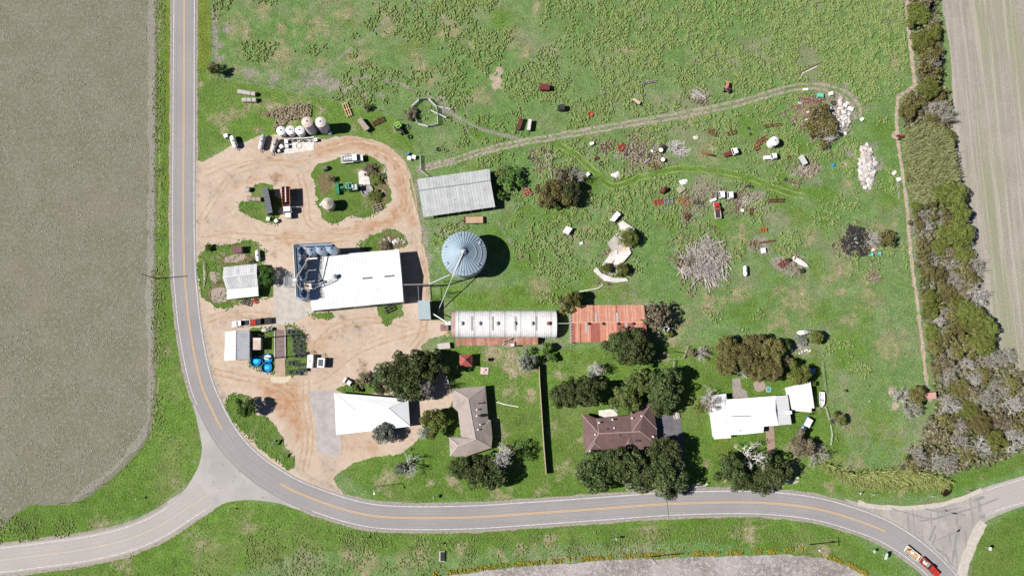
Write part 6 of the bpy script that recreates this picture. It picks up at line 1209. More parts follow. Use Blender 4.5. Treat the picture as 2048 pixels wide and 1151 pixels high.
m = MB(); 
for i in range(5): m.lathe([(1.72, i*.75), (1.76, i*.75+.06), (1.76, i*.75+.7), (1.72, i*.75+.75)], n=24)
m.build('wall', BE, t); MB().lathe([(1.9, 3.7), (.5, 4.6), (.3, 4.75), (0, 4.8)], n=24).build('roof', BE, t); MB().lathe([(.3, 0), (.3, 3.2), (.45, 3.4), (0, 3.6)], (-2.2, -.3, 0), 10).build('elevator_pipe', SILV, t)
for k in range(3): MB().box(-1.9, .4-.4*k, 3.0, .5, .3, .4).build('hatch', WHITE, t)
# ================================================================== VEHICLES
def pose(a, b):                      # rear and front pixels -> centre, heading, length
    A, B_ = G(*a), G(*b); d = B_-A; return (A+B_)/2, math.atan2(d.y, d.x), d.length
tyre_me = MB().torus((0, 0, 0), .27, .11, 14, 6, 'y').mesh('tyre', BLACK); rim_me = MB().lathe([(.2, -.09), (.2, .09)], n=10).mesh('rim', SILV)
def wheels(t, pts, r=.38):
    for x, y in pts:
        o = link('wheel', tyre_me, t); o.location = (x, y, r); o.scale = (r/.38,)*3
        k = link('rim', rim_me, o); k.rotation_euler = (math.pi/2, 0, 0)
def pickup(label, a, b, body, bed=DARK, hood=None, roof=None, load=None, wd=1.95, tall=1.85, rust=False):
    p, rz, L = pose(a, b); t = thing('pickup_truck', label, 'truck', p, rz); hood = hood or body; k = L/5.6; X = lambda v: v*k
    MB().box(X(-.02), 0, .42, X(5.5), wd*.96, .5).build('chassis', body, t)
    m = MB(); m.box(X(-1.55), wd/2-.08, .9, X(2.4), .14, .42); m.box(X(-1.55), -wd/2+.08, .9, X(2.4), .14, .42); m.box(X(-2.72), 0, .9, .12, wd*.95, .42); m.build('bed_wall', body, t)
    MB().box(X(-1.55), 0, .9, X(2.3), wd-.3, .12).build('bed', bed, t)
    MB().box(X(2.0), 0, .9, X(1.5), wd*.9, .28, tx=.1, ty=.08).build('hood', hood, t)
    z = .92; m = MB(); m.hexa([(X(-.35), -wd*.47, z), (X(1.3), -wd*.47, z), (X(1.3), wd*.47, z), (X(-.35), wd*.47, z), (X(-.2), -wd*.39, tall), (X(.7), -wd*.39, tall), (X(.7), wd*.39, tall), (X(-.2), wd*.39, tall)]); m.build('cab', GLASS, t)
    MB().box(X(.25), 0, tall-.01, X(.98), wd*.82, .07, tx=.05, ty=.05).build('roof', roof or body, t)
    m = MB()
    for y in (-1, 1):
        m.beam((X(1.3), y*wd*.46, z), (X(.7), y*wd*.39, tall), .1, .08); m.beam((X(-.35), y*wd*.46, z), (X(-.2), y*wd*.39, tall), .12, .08); m.beam((X(.4), y*wd*.47, z), (X(.3), y*wd*.4, tall), .09, .08)
    m.build('pillar', body, t)
    for x, nm in ((2.78, 'bumper'), (-2.78, 'bumper')): MB().box(X(x), 0, .4, .14, wd*.97, .25).build(nm, SILV, t)
    for y in (-.7, .7): MB().box(X(2.76), y, .72, .08, .3, .18).build('headlight', WHITE, t)
    for y in (-1, 1): MB().box(X(.95), y*wd*.56, 1.05, .14, .22, .16).build('mirror', DARK, t)
    wheels(t, [(X(1.85), wd*.42), (X(1.85), -wd*.42), (X(-1.7), wd*.42), (X(-1.7), -wd*.42)])
    if load:
        q = random.Random(int(L*100)); 
        for i in range(load): MB().box(X(q.uniform(-2.4, -.7)), q.uniform(-.55, .55), 1.02, q.uniform(.3, .8), q.uniform(.3, .7), q.uniform(.2, .6), q.uniform(0, 3)).build('cargo', q.choice([WHITE, TAN, DARK, WOODG]), t)
    return t
def trailer(label, a, b, wd, deck, z=.75, load=None, sides=0., name='flat_trailer', axle=(-.5,), front=None, n=6):
    p, rz, L = pose(a, b); t = thing(name, label, 'trailer', p, rz); q = random.Random(int(a[0]))
    for i in range(n): MB().box(0, -wd/2+wd*(i+.5)/n, z, L, wd/n-.02, .08+q.uniform(0, .015)).build('deck_board', deck, t)
    m = MB(); 
    for y in (-wd/2+.08, wd/2-.08): m.beam((-L/2, y, z-.1), (L/2, y, z-.1), .1, .18)
    for y in (-.4, .4): m.beam((L/2, y, z-.15), (L/2+1.0, 0, .5), .1, .1)
    m.build('frame', DARK, t)
    for ax in axle: wheels(t, [(ax, wd/2+.05), (ax, -wd/2-.05)], .36)
    if sides:
        for y in (-wd/2, wd/2): MB().box(0, y, z, L, .07, sides).build('side_board', front or deck, t)
        for x in (-L/2, L/2): MB().box(x, 0, z, .07, wd, sides).build('end_board', front or deck, t)
    for j in range(load or 0): MB().box(q.uniform(-L*.4, L*.4), q.uniform(-wd*.3, wd*.3), z+.1, q.uniform(.4, 1.1), q.uniform(.3, .8), q.uniform(.15, .5), q.uniform(0, 3)).build('cargo', q.choice([TAN, WHITE, WOOD, RUST]), t)
    return t
pickup('red pickup with cluttered bed towing a loaded trailer on the main road', (1839, 1116), (1874, 1148), RED, WOODG, load=9)
trailer('utility trailer with tan load behind the red pickup on the road', (1808, 1094), (1833, 1114), 2.0, TAN, sides=.45, front=WHITE, load=6)
pickup('white pickup with dark bed parked north of the two-tone shed', (503, 645), (466, 649), WHITE, BLACK)
pickup('black pickup with red hood parked nose to the white one', (544, 641), (503, 645.5), DARK, BLACK, hood=RED)
pickup('abandoned red and white pickup alone in the junk field', (1434.5, 438), (1431, 406), M('faded_white_red', (.6, .52, .48), (.45, .3, .27)), DARK, hood=RED, roof=RUSTL)
p, rz, L = pose((705, 768), (690, 759)); t = thing('small_car', 'small white hatchback nosed against the brown scrub by the hip roof', 'car', p, rz)
MB().box(0, 0, .3, L*1.15, 1.7, .55, ty=.06).build('body', WHITE, t); MB().hexa([(-1.5, -.75, .85), (1., -.75, .85), (1., .75, .85), (-1.5, .75, .85), (-1.2, -.62, 1.42), (.35, -.62, 1.42), (.35, .62, 1.42), (-1.2, .62, 1.42)]).build('window', GLASS, t); MB().box(-.4, 0, 1.41, 1.15, 1.2, .06).build('roof', WHITE, t); wheels(t, [(1., .75), (1., -.75), (-1., .75), (-1., -.75)], .33)
# semi with hopper trailer
p, rz, L = pose((576.5, 379), (577.5, 414)); t = thing('hopper_trailer', 'long rusty red hopper trailer coupled to the white cab', 'trailer', p, rz)
for y in (-1.15, 1.15): MB().hexa([(-L/2, y*.55, 1.2), (L/2, y*.55, 1.2), (L/2, y*.55+.06, 1.2), (-L/2, y*.55+.06, 1.2), (-L/2, y, 3.3), (L/2, y, 3.3), (L/2, y+.08, 3.3), (-L/2, y+.08, 3.3)]).build('side_panel', RUSTL, t)
for x in (-L/2, L/2): MB().box(x, 0, 1.2, .1, 2.3, 2.15).build('end_panel', RUSTL, t)
MB().box(0, 0, 1.1, L, 1.3, .12).build('floor', M('hopper_inside', (.3, .13, .1)), t)
for i in range(7): MB().beam((-L/2+L*i/6, -1.15, 3.32), (-L/2+L*i/6, 1.15, 3.32), .12, .1).build('cross_rail', RUSTL, t)
MB().box(-.3, .0, 3.36, L*.85, .4, .07).build('tarp_roll', M('pale_tarp', (.6, .5, .47)), t); wheels(t, [(-L/2+.8, .9), (-L/2+.8, -.9), (-L/2+1.9, .9), (-L/2+1.9, -.9)], .5)
p, rz, L = pose((578, 416), (579.5, 437)); t = thing('truck_cab', 'white truck cab at the head of the red hopper trailer', 'truck', p, rz)
MB().box(-.2, 0, .5, L*1., 2.2, .6).build('chassis', DARK, t); MB().box(-.75, 0, 1.1, 1.7, 2.25, 1.75, tx=.08, ty=.08).build('cab', WHITE, t); MB().box(1.05, 0, 1.1, 1.7, 1.9, .8, tx=.1, ty=.15).build('hood', WHITE, t)
MB().hexa([(.12, -1, 1.9), (.3, -1, 1.9), (.3, 1, 1.9), (.12, 1, 1.9), (.05, -.92, 2.6), (.12, -.92, 2.6), (.12, .92, 2.6), (.05, .92, 2.6)]).build('windscreen', GLASS, t); wheels(t, [(1.2, 1), (1.2, -1), (-1.2, 1), (-1.2, -1)], .5)
for y in (-1.3, 1.3): MB().box(.25, y, 1.7, .2, .25, .6).build('mirror', SILV, t); MB().tube((-1.7, y*.75, 1), (-1.7, y*.75, 3.3), .1).build('exhaust', SILV, t)
# tank truck
p, rz, L = pose((683, 322), (728, 318)); t = thing('tank_truck', 'white service truck with tank bed on the round grass island', 'truck', p, rz); wd = 2.4
MB().box(0, 0, .6, L, wd*.8, .3).build('chassis', DARK, t); MB().box(L/2-1.0, 0, .8, 1.9, 2.2, .85, tx=.12, ty=.18).build('hood', WHITE, t); MB().box(L/2-2.6, 0, .8, 1.6, 2.3, 1.9, tx=.1, ty=.12).build('cab', WHITE, t)
MB().hexa([(L/2-1.8, -1, 1.7), (L/2-1.6, -1, 1.7), (L/2-1.6, 1, 1.7), (L/2-1.8, 1, 1.7), (L/2-1.92, -.9, 2.5), (L/2-1.85, -.9, 2.5), (L/2-1.85, .9, 2.5), (L/2-1.92, .9, 2.5)]).build('windscreen', GLASS, t)
MB().hcyl((-L/2+1.4, 0, 1.75), (.2, 0, 1.75), .8, 14).build('tank', SILV, t, smooth=False)
m = MB()
for y in (-1.15, 1.15): m.beam((-L/2+.3, y, 1.4), (.4, y, 1.4), .3, .5)
m.build('side_box', WHITE, t); MB().box(-L/2+.5, 0, 1., .9, 2.2, .7).build('pump_box', M('pump_grey', (.45, .42, .4)), t); m = MB()
for x in (-2.8, -1.9, -1., -.1): m.tube((x, -1.1, 2.45), (x, 1.1, 2.45), .05)
m.tube((-2.8, -1.1, 2.45), (.3, -1.1, 2.45), .05); m.tube((-2.8, 1.1, 2.45), (.3, 1.1, 2.45), .05); m.build('rack', DARK, t); wheels(t, [(L/2-1.1, 1), (L/2-1.1, -1), (-1.6, 1), (-1.6, -1), (-2.6, 1), (-2.6, -1)], .46)
# box trailer
def boxtrailer(label, q4, h, topm, sidem, name='box_trailer', z=.7):
    A = [G(*p, h) for p in q4]; c = ctr(A); t = thing(name, label, 'trailer', c); n = 8
    for i in range(n): MB().slab(lerp(A[0], A[3], i/n+.004), lerp(A[1], A[2], i/n+.004), lerp(A[1], A[2], (i+1)/n-.004), lerp(A[0], A[3], (i+1)/n-.004), .06).build('roof_panel', topm, t, c)
    MB().prism([(p.x-c.x, p.y-c.y) for p in inset(A, .04)], z, h-.06).build('body', sidem, t)
    d = (A[3]-A[0]); d.z = 0; d.normalize(); s = Vector((-d.y, d.x, 0)); w_ = (A[1]-A[0]).length/2
    for k in (-.6, .6):
        for sg in (-1, 1):
            o = link('wheel', tyre_me, t); o.location = s*sg*w_*.9+d*k+Vector((0, 0, .38)); o.rotation_euler = (0, 0, math.atan2(d.y, d.x))
    e = ctr([A[2], A[3]])-c; MB().beam(e+Vector((0, 0, .6)), e+d*1.3+Vector((0, 0, .5)), .15, .12).build('tongue', DARK, t); return t
boxtrailer('long grey-topped stock trailer on the small grass island beside round bales', [(524.5, 374.8), (535, 373.6), (545, 424.5), (533.5, 428)], 2.9, M('trailer_grey', (.135, .145, .165), (.115, .125, .14)), M('trailer_black', (.03, .03, .035)), 'stock_trailer')
boxtrailer('flat tan-grey box trailer at the yard edge beside the old cultivator', [(714, 240), (721.5, 234.5), (739, 256), (730.5, 262)], 1.7, M('tan_grey_top', (.36, .31, .27), (.3, .26, .23)), WOODG)
boxtrailer('pale box trailer standing at the lumber pile', [(1599, 312), (1606, 308.5), (1616, 326), (1609, 329.5)], 1.9, M('pale_grey_top', (.55, .53, .51)), GALV)
boxtrailer('grey-white flat-topped trailer on the grass below the curved-roof shed', [(874.5, 687), (899, 684), (900.5, 696), (876, 698.5)], 1.3, M('dirty_white_top', (.5, .46, .44), (.42, .38, .36)), WOODG)
boxtrailer('white camper shell trailer beside the slab heap', [(1219, 440), (1234, 421.5), (1242, 428), (1229, 443)], 1.8, M('camper_white', (.72, .72, .74)), GALV, 'camper_trailer')
boxtrailer('white narrow trailer standing beside the rusty one in the weedy pasture', [(1057, 238), (1063.5, 238.5), (1060.5, 260), (1053.5, 259.5)], 1.8, M('offwhite_top', (.62, .58, .56)), GALV)
boxtrailer('rusty narrow trailer standing next to the white one in the pasture', [(1039, 235.5), (1047, 236.5), (1040, 259), (1031, 258)], 1.4, RUST, DARK)
boxtrailer('tan low box trailer tipped in the pasture weeds', [(1264, 199), (1268, 195.5), (1282, 204), (1278, 209)], 1.2, M('tan_top', (.56, .45, .3)), WOOD)
trailer('tan plank trailer parked on the grass below the grey pole barn', (966, 440.5), (929, 441.5), 2.2, M('tan_plank', (.46, .33, .22), (.4, .27, .18)), sides=.4, front=RUSTL)
# hooked white hoppers near the pens
for px, py, sx, sy, lb in ((620, 722, 1.65, 4.0, 'white seed cart nearest the steel pens, with A-frame hitch'), (642, 725, 2.2, 2.9, 'white seed cart standing out on the dirt east of its twin')):
    p = G(px, py, 2); t = thing('seed_cart', lb, 'cart', (p.x, p.y, 0), -.05)
    MB().box(0, 0, .9, sx, sy, 1.2).build('hopper', WHITE, t); MB().box(-.1 if sx > 2 else 0, 0, 2.1, sx*.62 if sx > 2 else .35, sy*.7 if sx > 2 else .35, .1).build('lid', M('smoke_lid', (.12, .13, .15)), t)
    if sx > 2: MB().box(sx/2-.2, 0, 2.1, .35, sy, .06).build('rim', WHITE, t)
    for s in (-.5, .5): MB().tube((s, sy/2, 1.2), (.1, sy/2+1.5, .5), .06).build('hitch', WOODG, t)
    wheels(t, [(.85, -.6), (-.85, -.6)], .4)
# pressure tanks on wheels
def nurse(label, a, b, r, wheeled=True, mat=WHITE, z=1.35, name='tank_trailer', cat='tank trailer'):
    p, rz, L = pose(a, b); q = G((a[0]+b[0])/2, (a[1]+b[1])/2, z); t = thing(name, label, cat, (q.x, q.y, 0), rz); h = z if wheeled else r+.35
    MB().hcyl((-L/2+r*.3, 0, h), (L/2-r*.3, 0, h), r, 14, .7).build('shell', mat, t, smooth=True); MB().lathe([(.22, h+r-.05), (.22, h+r+.15), (0, h+r+.2)], n=10).build('dome_lid', DARK, t)
    if wheeled:
        m = MB(); 
        for y in (-.5, .5): m.beam((-L/2, y, .65), (L/2, y, .65), .12, .15)
        for y in (-.4, .4): m.beam((L/2, y, .65), (L/2+1.1, 0, .5), .1, .1)
        m.build('frame', DARK, t); wheels(t, [(-.6, .85), (-.6, -.85), (.6, .85), (.6, -.85)], .36)
    else:
        for x in (-L*.3, L*.3): MB().box(x, 0, 0, .2, r*1.2, .5).build('saddle', CONCP, t)
    return t
nurse('white pressure tank on wheels at the north-west yard edge', (464, 273), (471, 293), .85)
nurse('silver tank trailer, the western of the two beside the concrete pad', (527, 271), (521, 297), .8, mat=SILV); nurse('dirty white tank trailer touching the concrete pad', (553, 278), (545, 303), .8, mat=M('dirty_white', (.55, .5, .46), (.45, .4, .37)))
nurse('white propane tank above the white tin barn', (514, 501), (516, 520), .68, False, name='propane_tank', cat='propane tank'); nurse('white propane tank at the pasture fence near a round olive bush', (1597, 665), (1620, 663), .66, False, name='propane_tank', cat='propane tank')
nurse('small white tank lying alone in the open junk field', (1491, 532), (1492, 550), .62, False, name='fuel_tank', cat='tank'); nurse('grey cylinder tank beside the steel scale deck', (523, 660), (543, 657), .62, False, M('grey_tank', (.42, .4, .38), (.33, .3, .28)), name='fuel_tank', cat='tank')
nurse('small white cylinder lying among tyres in the junk', (1303, 300), (1311, 302), .35, False, name='gas_cylinder', cat='cylinder'); nurse('dark red tank tilted over in the junk', (1322, 384), (1334, 376), .75, False, M('maroon_tank', (.15, .035, .03), (.11, .03, .025)), name='fuel_tank', cat='tank'); nurse('rusty red pipe section lying by the white branch heap', (1406, 305), (1430, 310), .32, False, RUSTL, name='pipe', cat='pipe')
# boats
def boat(label, a, b, wd, name='boat'):
    p, rz, L = pose(a, b); t = thing(name, label, 'boat', p, rz); o = [(-L/2, -wd*.42), (-L*.1, -wd/2), (L*.25, -wd*.42), (L/2, 0), (L*.25, wd*.42), (-L*.1, wd/2), (-L/2, wd*.42)]; n = len(o)
    m = MB(); m.add([(x*.92, y*.7, .35) for x, y in o]+[(x, y, 1.05) for x, y in o]+[(x*.93, y*.84, 1.05) for x, y in o]+[(x*.9, y*.75, .6) for x, y in o], [tuple(range(n-1, -1, -1))]+[(i, (i+1) % n, n+(i+1) % n, n+i) for i in range(n)]+[(n+i, n+(i+1) % n, 2*n+(i+1) % n, 2*n+i) for i in range(n)]+[(2*n+i, 2*n+(i+1) % n, 3*n+(i+1) % n, 3*n+i) for i in range(n)]+[tuple(range(3*n, 4*n))]); m.build('hull', WHITE, t)
    for x in (-.3, .12): MB().box(L*x, 0, .6, .4, wd*.72, .35).build('seat', M('boat_seat', (.5, .5, .5)), t)
    MB().box(L*.02, 0, .6, .7, wd*.4, .6, tx=.1).build('console', GALV, t); MB().box(-L/2-.1, 0, .5, .45, .4, .8, tx=.08).build('outboard_motor', DARK, t); wheels(t, [(-.6, wd*.5), (-.6, -wd*.5)], .3); MB().beam((L*.3, 0, .4), (L/2+.6, 0, .4), .1, .1).build('trailer_tongue', DARK, t); return t
boat('white open boat on its trailer beside the flat garage', (1641, 783), (1641, 814), 1.9); boat('small white boat in the bush shade north of the long fence', (1088, 713), (1104, 711.5), .9)
p, rz, L = pose((1617, 833), (1603, 860)); t = thing('utility_cart', 'blue utility cart with white canopy on the lawn below the garage', 'cart', p, rz)
MB().box(0, 0, .35, L*.95, 1.5, .45).build('body', M('cart_blue', (.12, .2, .28)), t); MB().box(-.5, 0, 1.85, 2.7, 1.9, .08).build('canopy', WHITE, t); MB().box(1.6, 0, .8, 1.0, 1.4, .35, tx=.15, ty=.1).build('hood', M('cart_pale_blue', (.3, .42, .5)), t)
for x in (-1.6, .6):
    for y in (-.7, .7): MB().tube((x, y, .8), (x, y, 1.86), .04).build('post', DARK, t)
MB().box(-.4, 0, .8, .6, 1.3, .3).build('seat', DARK, t); wheels(t, [(1.4, .7), (1.4, -.7), (-1.4, .7), (-1.4, -.7)], .32)
t = thing('cart_wheelhoop', 'small black wheeled sprayer beside the garage awning', 'sprayer', tuple(G(1619, 828))); MB().torus((0, 0, .35), .35, .08, 12, 6, 'y').build('tyre', BLACK, t); MB().lathe([(.25, .3), (.25, .8), (0, .9)], (.5, .2, 0), 10).build('drum', DARK, t); MB().tube((0, 0, .35), (.9, .4, .9), .04).build('handle', DARK, t)
def tractor(label, px, py, rz, body, sc=1., hood=None, cab=None, name='tractor'):
    p = G(px, py); t = thing(name, label, 'tractor', p, rz); t.scale = (sc,)*3
    MB().box(.9, 0, .8, 1.9, .75, .75, tx=.05, ty=.06).build('hood', hood or body, t); MB().box(-.4, 0, .6, 1.2, .8, .6).build('body', body, t); MB().box(-.7, 0, 1.2, .5, .55, .5).build('seat', DARK, t); MB().tube((1.1, .2, 1.5), (1.1, .2, 2.2), .05).build('exhaust', DARK, t); MB().torus((-.05, 0, 1.75), .2, .03, 10, 5).build('steering_wheel', DARK, t)
    if cab:
        m = MB()
        for x in (-1.2, .1):
            for y in (-.6, .6): m.tube((x, y, 1.2), (x, y, 2.5), .05)
        m.build('cab_post', cab, t); m = MB()
        for a, b in (((-1.25, -.7), (.2, -.7)), ((.2, -.7), (.2, .7)), ((.2, .7), (-1.25, .7)), ((-1.25, .7), (-1.25, -.7)), ((-.5, -.7), (-.5, .7))): m.beam((*a, 2.5), (*b, 2.5), .2, .1)
        m.build('roof_frame', cab, t)
    for y in (-.85, .85): MB().box(-.7, y, 1.1, 1.1, .35, .12).build('fender', body, t)
    wheels(t, [(1.5, .6), (1.5, -.6)], .4); wheels(t, [(-.75, .85), (-.75, -.85)], .75); return t
tractor('faded orange tractor beside the log pile at the grass track', 1452, 178, math.radians(80), M('faded_orange', (.58, .22, .16), (.48, .16, .12)), 1.05)
tractor('tractor with lime green roof frame casting a black shadow near the round pen', 800, 259, math.radians(-55), DARK, 1.1, cab=M('lime_paint', (.3, .6, .12)))
tractor('tiny red tractor on the bare spot by the hedgerow path', 1798, 275, .3, RED, .75)
t = tractor('dark green combine harvester in the middle of the round island', 697, 377, math.pi+.1, GREENP, 1.25, name='combine_harvester', cab=M('pale_green', (.15, .4, .3))); MB().box(2.6, 0, .5, .7, 3., .5).build('header', GREENP, t); MB().box(-1.9, .3, .8, 1.2, 1.4, 1.2).build('grain_tank', M('white_green', (.5, .6, .55)), t)
def cabwreck(label, px, py, rz, bedm=None, sx=1.75, sy=2.7, body=WHITE, tail=1.8):
    p = G(px, py, 1.5); t = thing('truck_wreck', label, 'truck wreck', (p.x, p.y, 0), rz)
    MB().box(0, 0, .45, sx, sy*.8, .9).build('body', body, t); MB().box(.1, 0, 1.35, sx*.8, sy*.72, .75, tx=.1, ty=.08).build('cab', body, t); MB().box(-sx*.43, 0, 1.4, .22, sy*.62, .5, tx=.05).build('windscreen', GLASS, t); MB().box(-sx*.62, 0, .6, .5, sy*.72, .55).build('grille', DARK, t)
    for y in (-1, 1): MB().box(.1, y*sy*.38, 1.5, sx*.5, .05, .45).build('window', GLASS, t)
    if bedm: MB().box(-sx/2-tail/2-.1, -.1, .5, tail, sy*.5, .7).build('bed', bedm, t); MB().box(-sx/2-tail/2-.1, -.1, 1.2, tail*.9, sy*.1, .1).build('rib', bedm, t)
    wheels(t, [(0, sy*.38), (0, -sy*.38)], .4); return t
cabwreck('white cab wreck, western of the close pair above the red pickup', 1444, 389, .05, sx=1.8, sy=2.9); cabwreck('white cab wreck, eastern of the close pair above the red pickup', 1461, 390, .03, sx=1.8, sy=2.9)
cabwreck('white-cabbed truck wreck with maroon bed among the junk', 1470, 302, .3, M('maroon_bed', (.16, .045, .045)), sy=2.7, tail=2.7); cabwreck('white-cabbed truck wreck with white box behind, near the upright white tank', 1548, 312, .12, M('white_bed', (.7, .68, .66)), sy=2.4, tail=2.3)
cabwreck('black vehicle wreck with white panel alone in the pasture', 1124, 215, 0, sx=1.9, sy=2.5, body=DARK)
# ================================================================== TANKS, TUBS, BALES
silo(1550.5, 280.5, 1.5, 3.7, 'big white upright tank standing alone in the junk field', M('bright_tank', (.78, .78, .78)), M('bright_tank', (0, 0, 0)), None)
for px, py, lb in ((511, 721.5, 'round blue stock tank nearest the two-tone shed'), (533.3, 734, 'round blue stock tank nearest the dirt, fully in sun'), (534, 717, 'round blue stock tank with white wrap draped over its rim')):
    p = G(px, py, .6); t = thing('stock_tank', lb, 'stock tank', (p.x, p.y, 0), 0, 'blue stock tanks')
    MB().lathe([(1.5, 0), (1.62, .2), (1.56, .25), (1.66, .62), (1.56, .66), (1.5, .6), (1.46, .12)], n=28).build('wall', M('stock_blue', (.01, .18, .50), (.01, .15, .42)), t); MB().lathe([(1.48, .1), (0, .14)], n=28).build('bottom', TEAL, t)
    if 'wrap' in lb:
        m = MB()
        for i in range(9): m.rock((rnd.uniform(-.7, .9), rnd.uniform(.1, 1.3), .62), .5, .35, .12)
        m.build('plastic_wrap', WHITE, t)
bale = None
HAY = M('hay', (.40, .33, .27), (.31, .25, .2), scale=5, sx=(1, 6, 6)); WRAP = M('bale_wrap', (.50, .45, .44), (.40, .35, .33), scale=3, sx=(3, 1, 1))
def balef(px, py, rz, lb, grp, mat):
    p = G(px, py, .75); t = thing('round_bale', lb, 'hay bale', (p.x, p.y, 0), rz, grp); m = MB(); m.tube((-.68, 0, .74), (.68, 0, .74), .76, n=16); m.build('roll', mat, t); m = MB()
    for x in (-.5, -.17, .17, .5): m.lathe([(.775, -.03), (.775, .03)], n=16); m.v[-32:] = [(z+x, u, v+.74) for u, v, z in m.v[-32:]]
    m.build('twine', mat, t)
for i, x in enumerate((480.5, 489, 497.5, 507)): balef(x, 183.2+i*1.5, -.17, ORD[i]+' wrapped round hay bale from the road in the longer bale row', 'four bales in the longer row', WRAP)
for i, x in enumerate((489, 498.5, 508.5)): balef(x, 200, 0, ORD[i]+' wrapped round hay bale from the road in the shorter bale row', 'three bales in the shorter row', WRAP)
for i, (x, y) in enumerate(((499, 396.5), (508.5, 397.5), (518, 398))): balef(x, y, -.08, ('outermost grey round hay bale', 'middle grey round hay bale', 'innermost grey round hay bale')[i]+' of the three lined up against the stock trailer', 'bales by the stock trailer', HAY)
balef(495.5, 378.5, -.3, 'single pale round hay bale north of the lined-up ones', None, M('pale_bale', (.44, .43, .39), (.35, .33, .29)))
balef(650, 336.5, .4, 'weathered round bale at the top of the round island', None, M('dark_bale', (.22, .21, .21), (.14, .13, .13)))
def tote(px, py, s, rz, lb, h=1.1, mat=WHITE, grp=None):
    p = G(px, py, h); t = thing('tote', lb, 'tote', (p.x, p.y, 0), rz, grp); MB().box(0, 0, 0, s, s, .14).build('pallet', WOODG, t); MB().box(0, 0, .14, s*.95, s*.95, h-.14, tx=.03, ty=.03).build('tank', mat, t); MB().lathe([(.13, h-.01), (.13, h+.05), (0, h+.06)], n=10).build('lid', DARK, t); m = MB()
    for k in (-1, 1):
        for z in (.4, .8): m.beam((-s/2, k*s/2, z), (s/2, k*s/2, z), .03, .03); m.beam((k*s/2, -s/2, z), (k*s/2, s/2, z), .03, .03)
    m.build('cage', SILV, t)
for px, py, s, rz, lb in ((535.5, 437, 1.15, -.1, 'white cube tote south of the stock trailer, in front of its end'), (551.5, 441, 1.1, .6, 'white cube tote turned askew at the tip of the small grass island'), (451, 271, 1.3, .4, 'white cube tote beside the wheeled pressure tank in the grass'), (572, 283, 1.2, .1, 'white tote at the north-west corner of the concrete pad'), (562, 292.5, 1.3, .7, 'white tote turned askew just off the concrete pad'), (573, 291.5, 1.2, 0, 'white tote on the west edge of the concrete pad'), (631, 279, 1.1, .2, 'white tote at the north-east corner of the concrete pad'), (659.5, 264.5, 1., .2, 'white tote in the shadow of the tall upright tanks'), (818.5, 315.5, 1.3, -.15, 'white tote at the bend of the dirt loop by the blue barrel'), (827.5, 313.5, 1.3, -.15, 'second white tote of the pair at the dirt loop, farther from the barrel'), (557, 301, .9, .5, 'small white tote behind the dirty tank trailer'), (1176, 347.5, 1.2, .75, 'white cube in the shade of the scrub clump')): tote(px, py, s, rz, lb)
# plumbing on the pad
t = thing('pump_manifold', 'tangle of pipes and pumps along the north edge of the concrete pad', 'pump station', tuple(G(600, 283))); m = MB(); q = random.Random(5)
for i in range(16): x = -4+.55*i; m.tube((x, q.uniform(0, 1), .3), (x+q.uniform(-.6, .8), q.uniform(-.6, 1.2), q.uniform(.3, .9)), .07)
m.tube((-4, .3, .5), (4.6, 1.0, .5), .09); m.tube((-4, -.3, .4), (3, .2, .4), .07); m.build('pipe', DARK, t)
for i in range(5): MB().box(-3.5+1.7*i, .2+q.uniform(-.3, .4), .12, .5, .4, .6).build('pump', DARK if i % 2 else SILV, t)
MB().torus((-.2, -1.5, .15), .9, .05, 18, 5).build('hose', DARK, t)
# ================================================================== TRUCK SCALE, PENS
t = thing('truck_scale', 'long steel truck scale deck with concrete sides between two grass strips', 'truck scale', tuple(G(560, 688))); c = t.location.copy(); a, b, d_, e_ = G(551.5, 659, .3), G(569, 659, .3), G(569.5, 716, .3), G(551.5, 716, .3)
for i in range(6): MB().slab(lerp(a, e_, i/6+.004), lerp(b, d_, i/6+.004), lerp(b, d_, (i+1)/6-.004), lerp(a, e_, (i+1)/6-.004), .1).build('deck_plate', M('scale_deck', (.20, .15, .145), (.16, .12, .115), scale=1.5), t, c)
for x0, x1, y in ((549.5, 549.8, 0), (570.5, 571, 0)): MB().beam(G(x0, 659, .2), G(x1, 717, .2), .3, .45).build('side_wall', CONC, t, c)
for ya, yb, nm in ((650, 658.5, 'approach_slab'), (716.8, 753, 'approach_slab')): MB().hexa([G(550.5, yb, .02), G(571, yb, .02), G(570, ya, .02), G(550.5, ya, .02), G(550.5, yb, .12), G(571, yb, .12), G(570, ya, .28), G(550.5, ya, .28)]).build(nm, M('worn_slab', c255(205, 182, 160), c255(190, 166, 146), scale=.8), t, c)
sheet('gravel_fan', ragged([(541, 755), (552, 752), (571, 752), (581, 752), (578, 760), (568, 766), (556, 766), (546, 764)], .4, .4, 41), .05, M('cream_gravel', c255(236, 222, 200), c255(222, 206, 184), scale=2, coord='pos'))
t = None; pen0 = None
PENS = [(578, 663), (588, 663), (598, 663), (587, 673), (599, 673), (607.5, 672.5), (590, 683), (604, 683), (590, 691), (603, 691), (590, 700.5), (604, 700.5), (594, 710), (606, 711), (581, 725.5), (588, 726), (582, 743.5), (595, 744), (604, 745)]
PENS_N = sorted(PENS, key=lambda v: (v[1], v[0]))
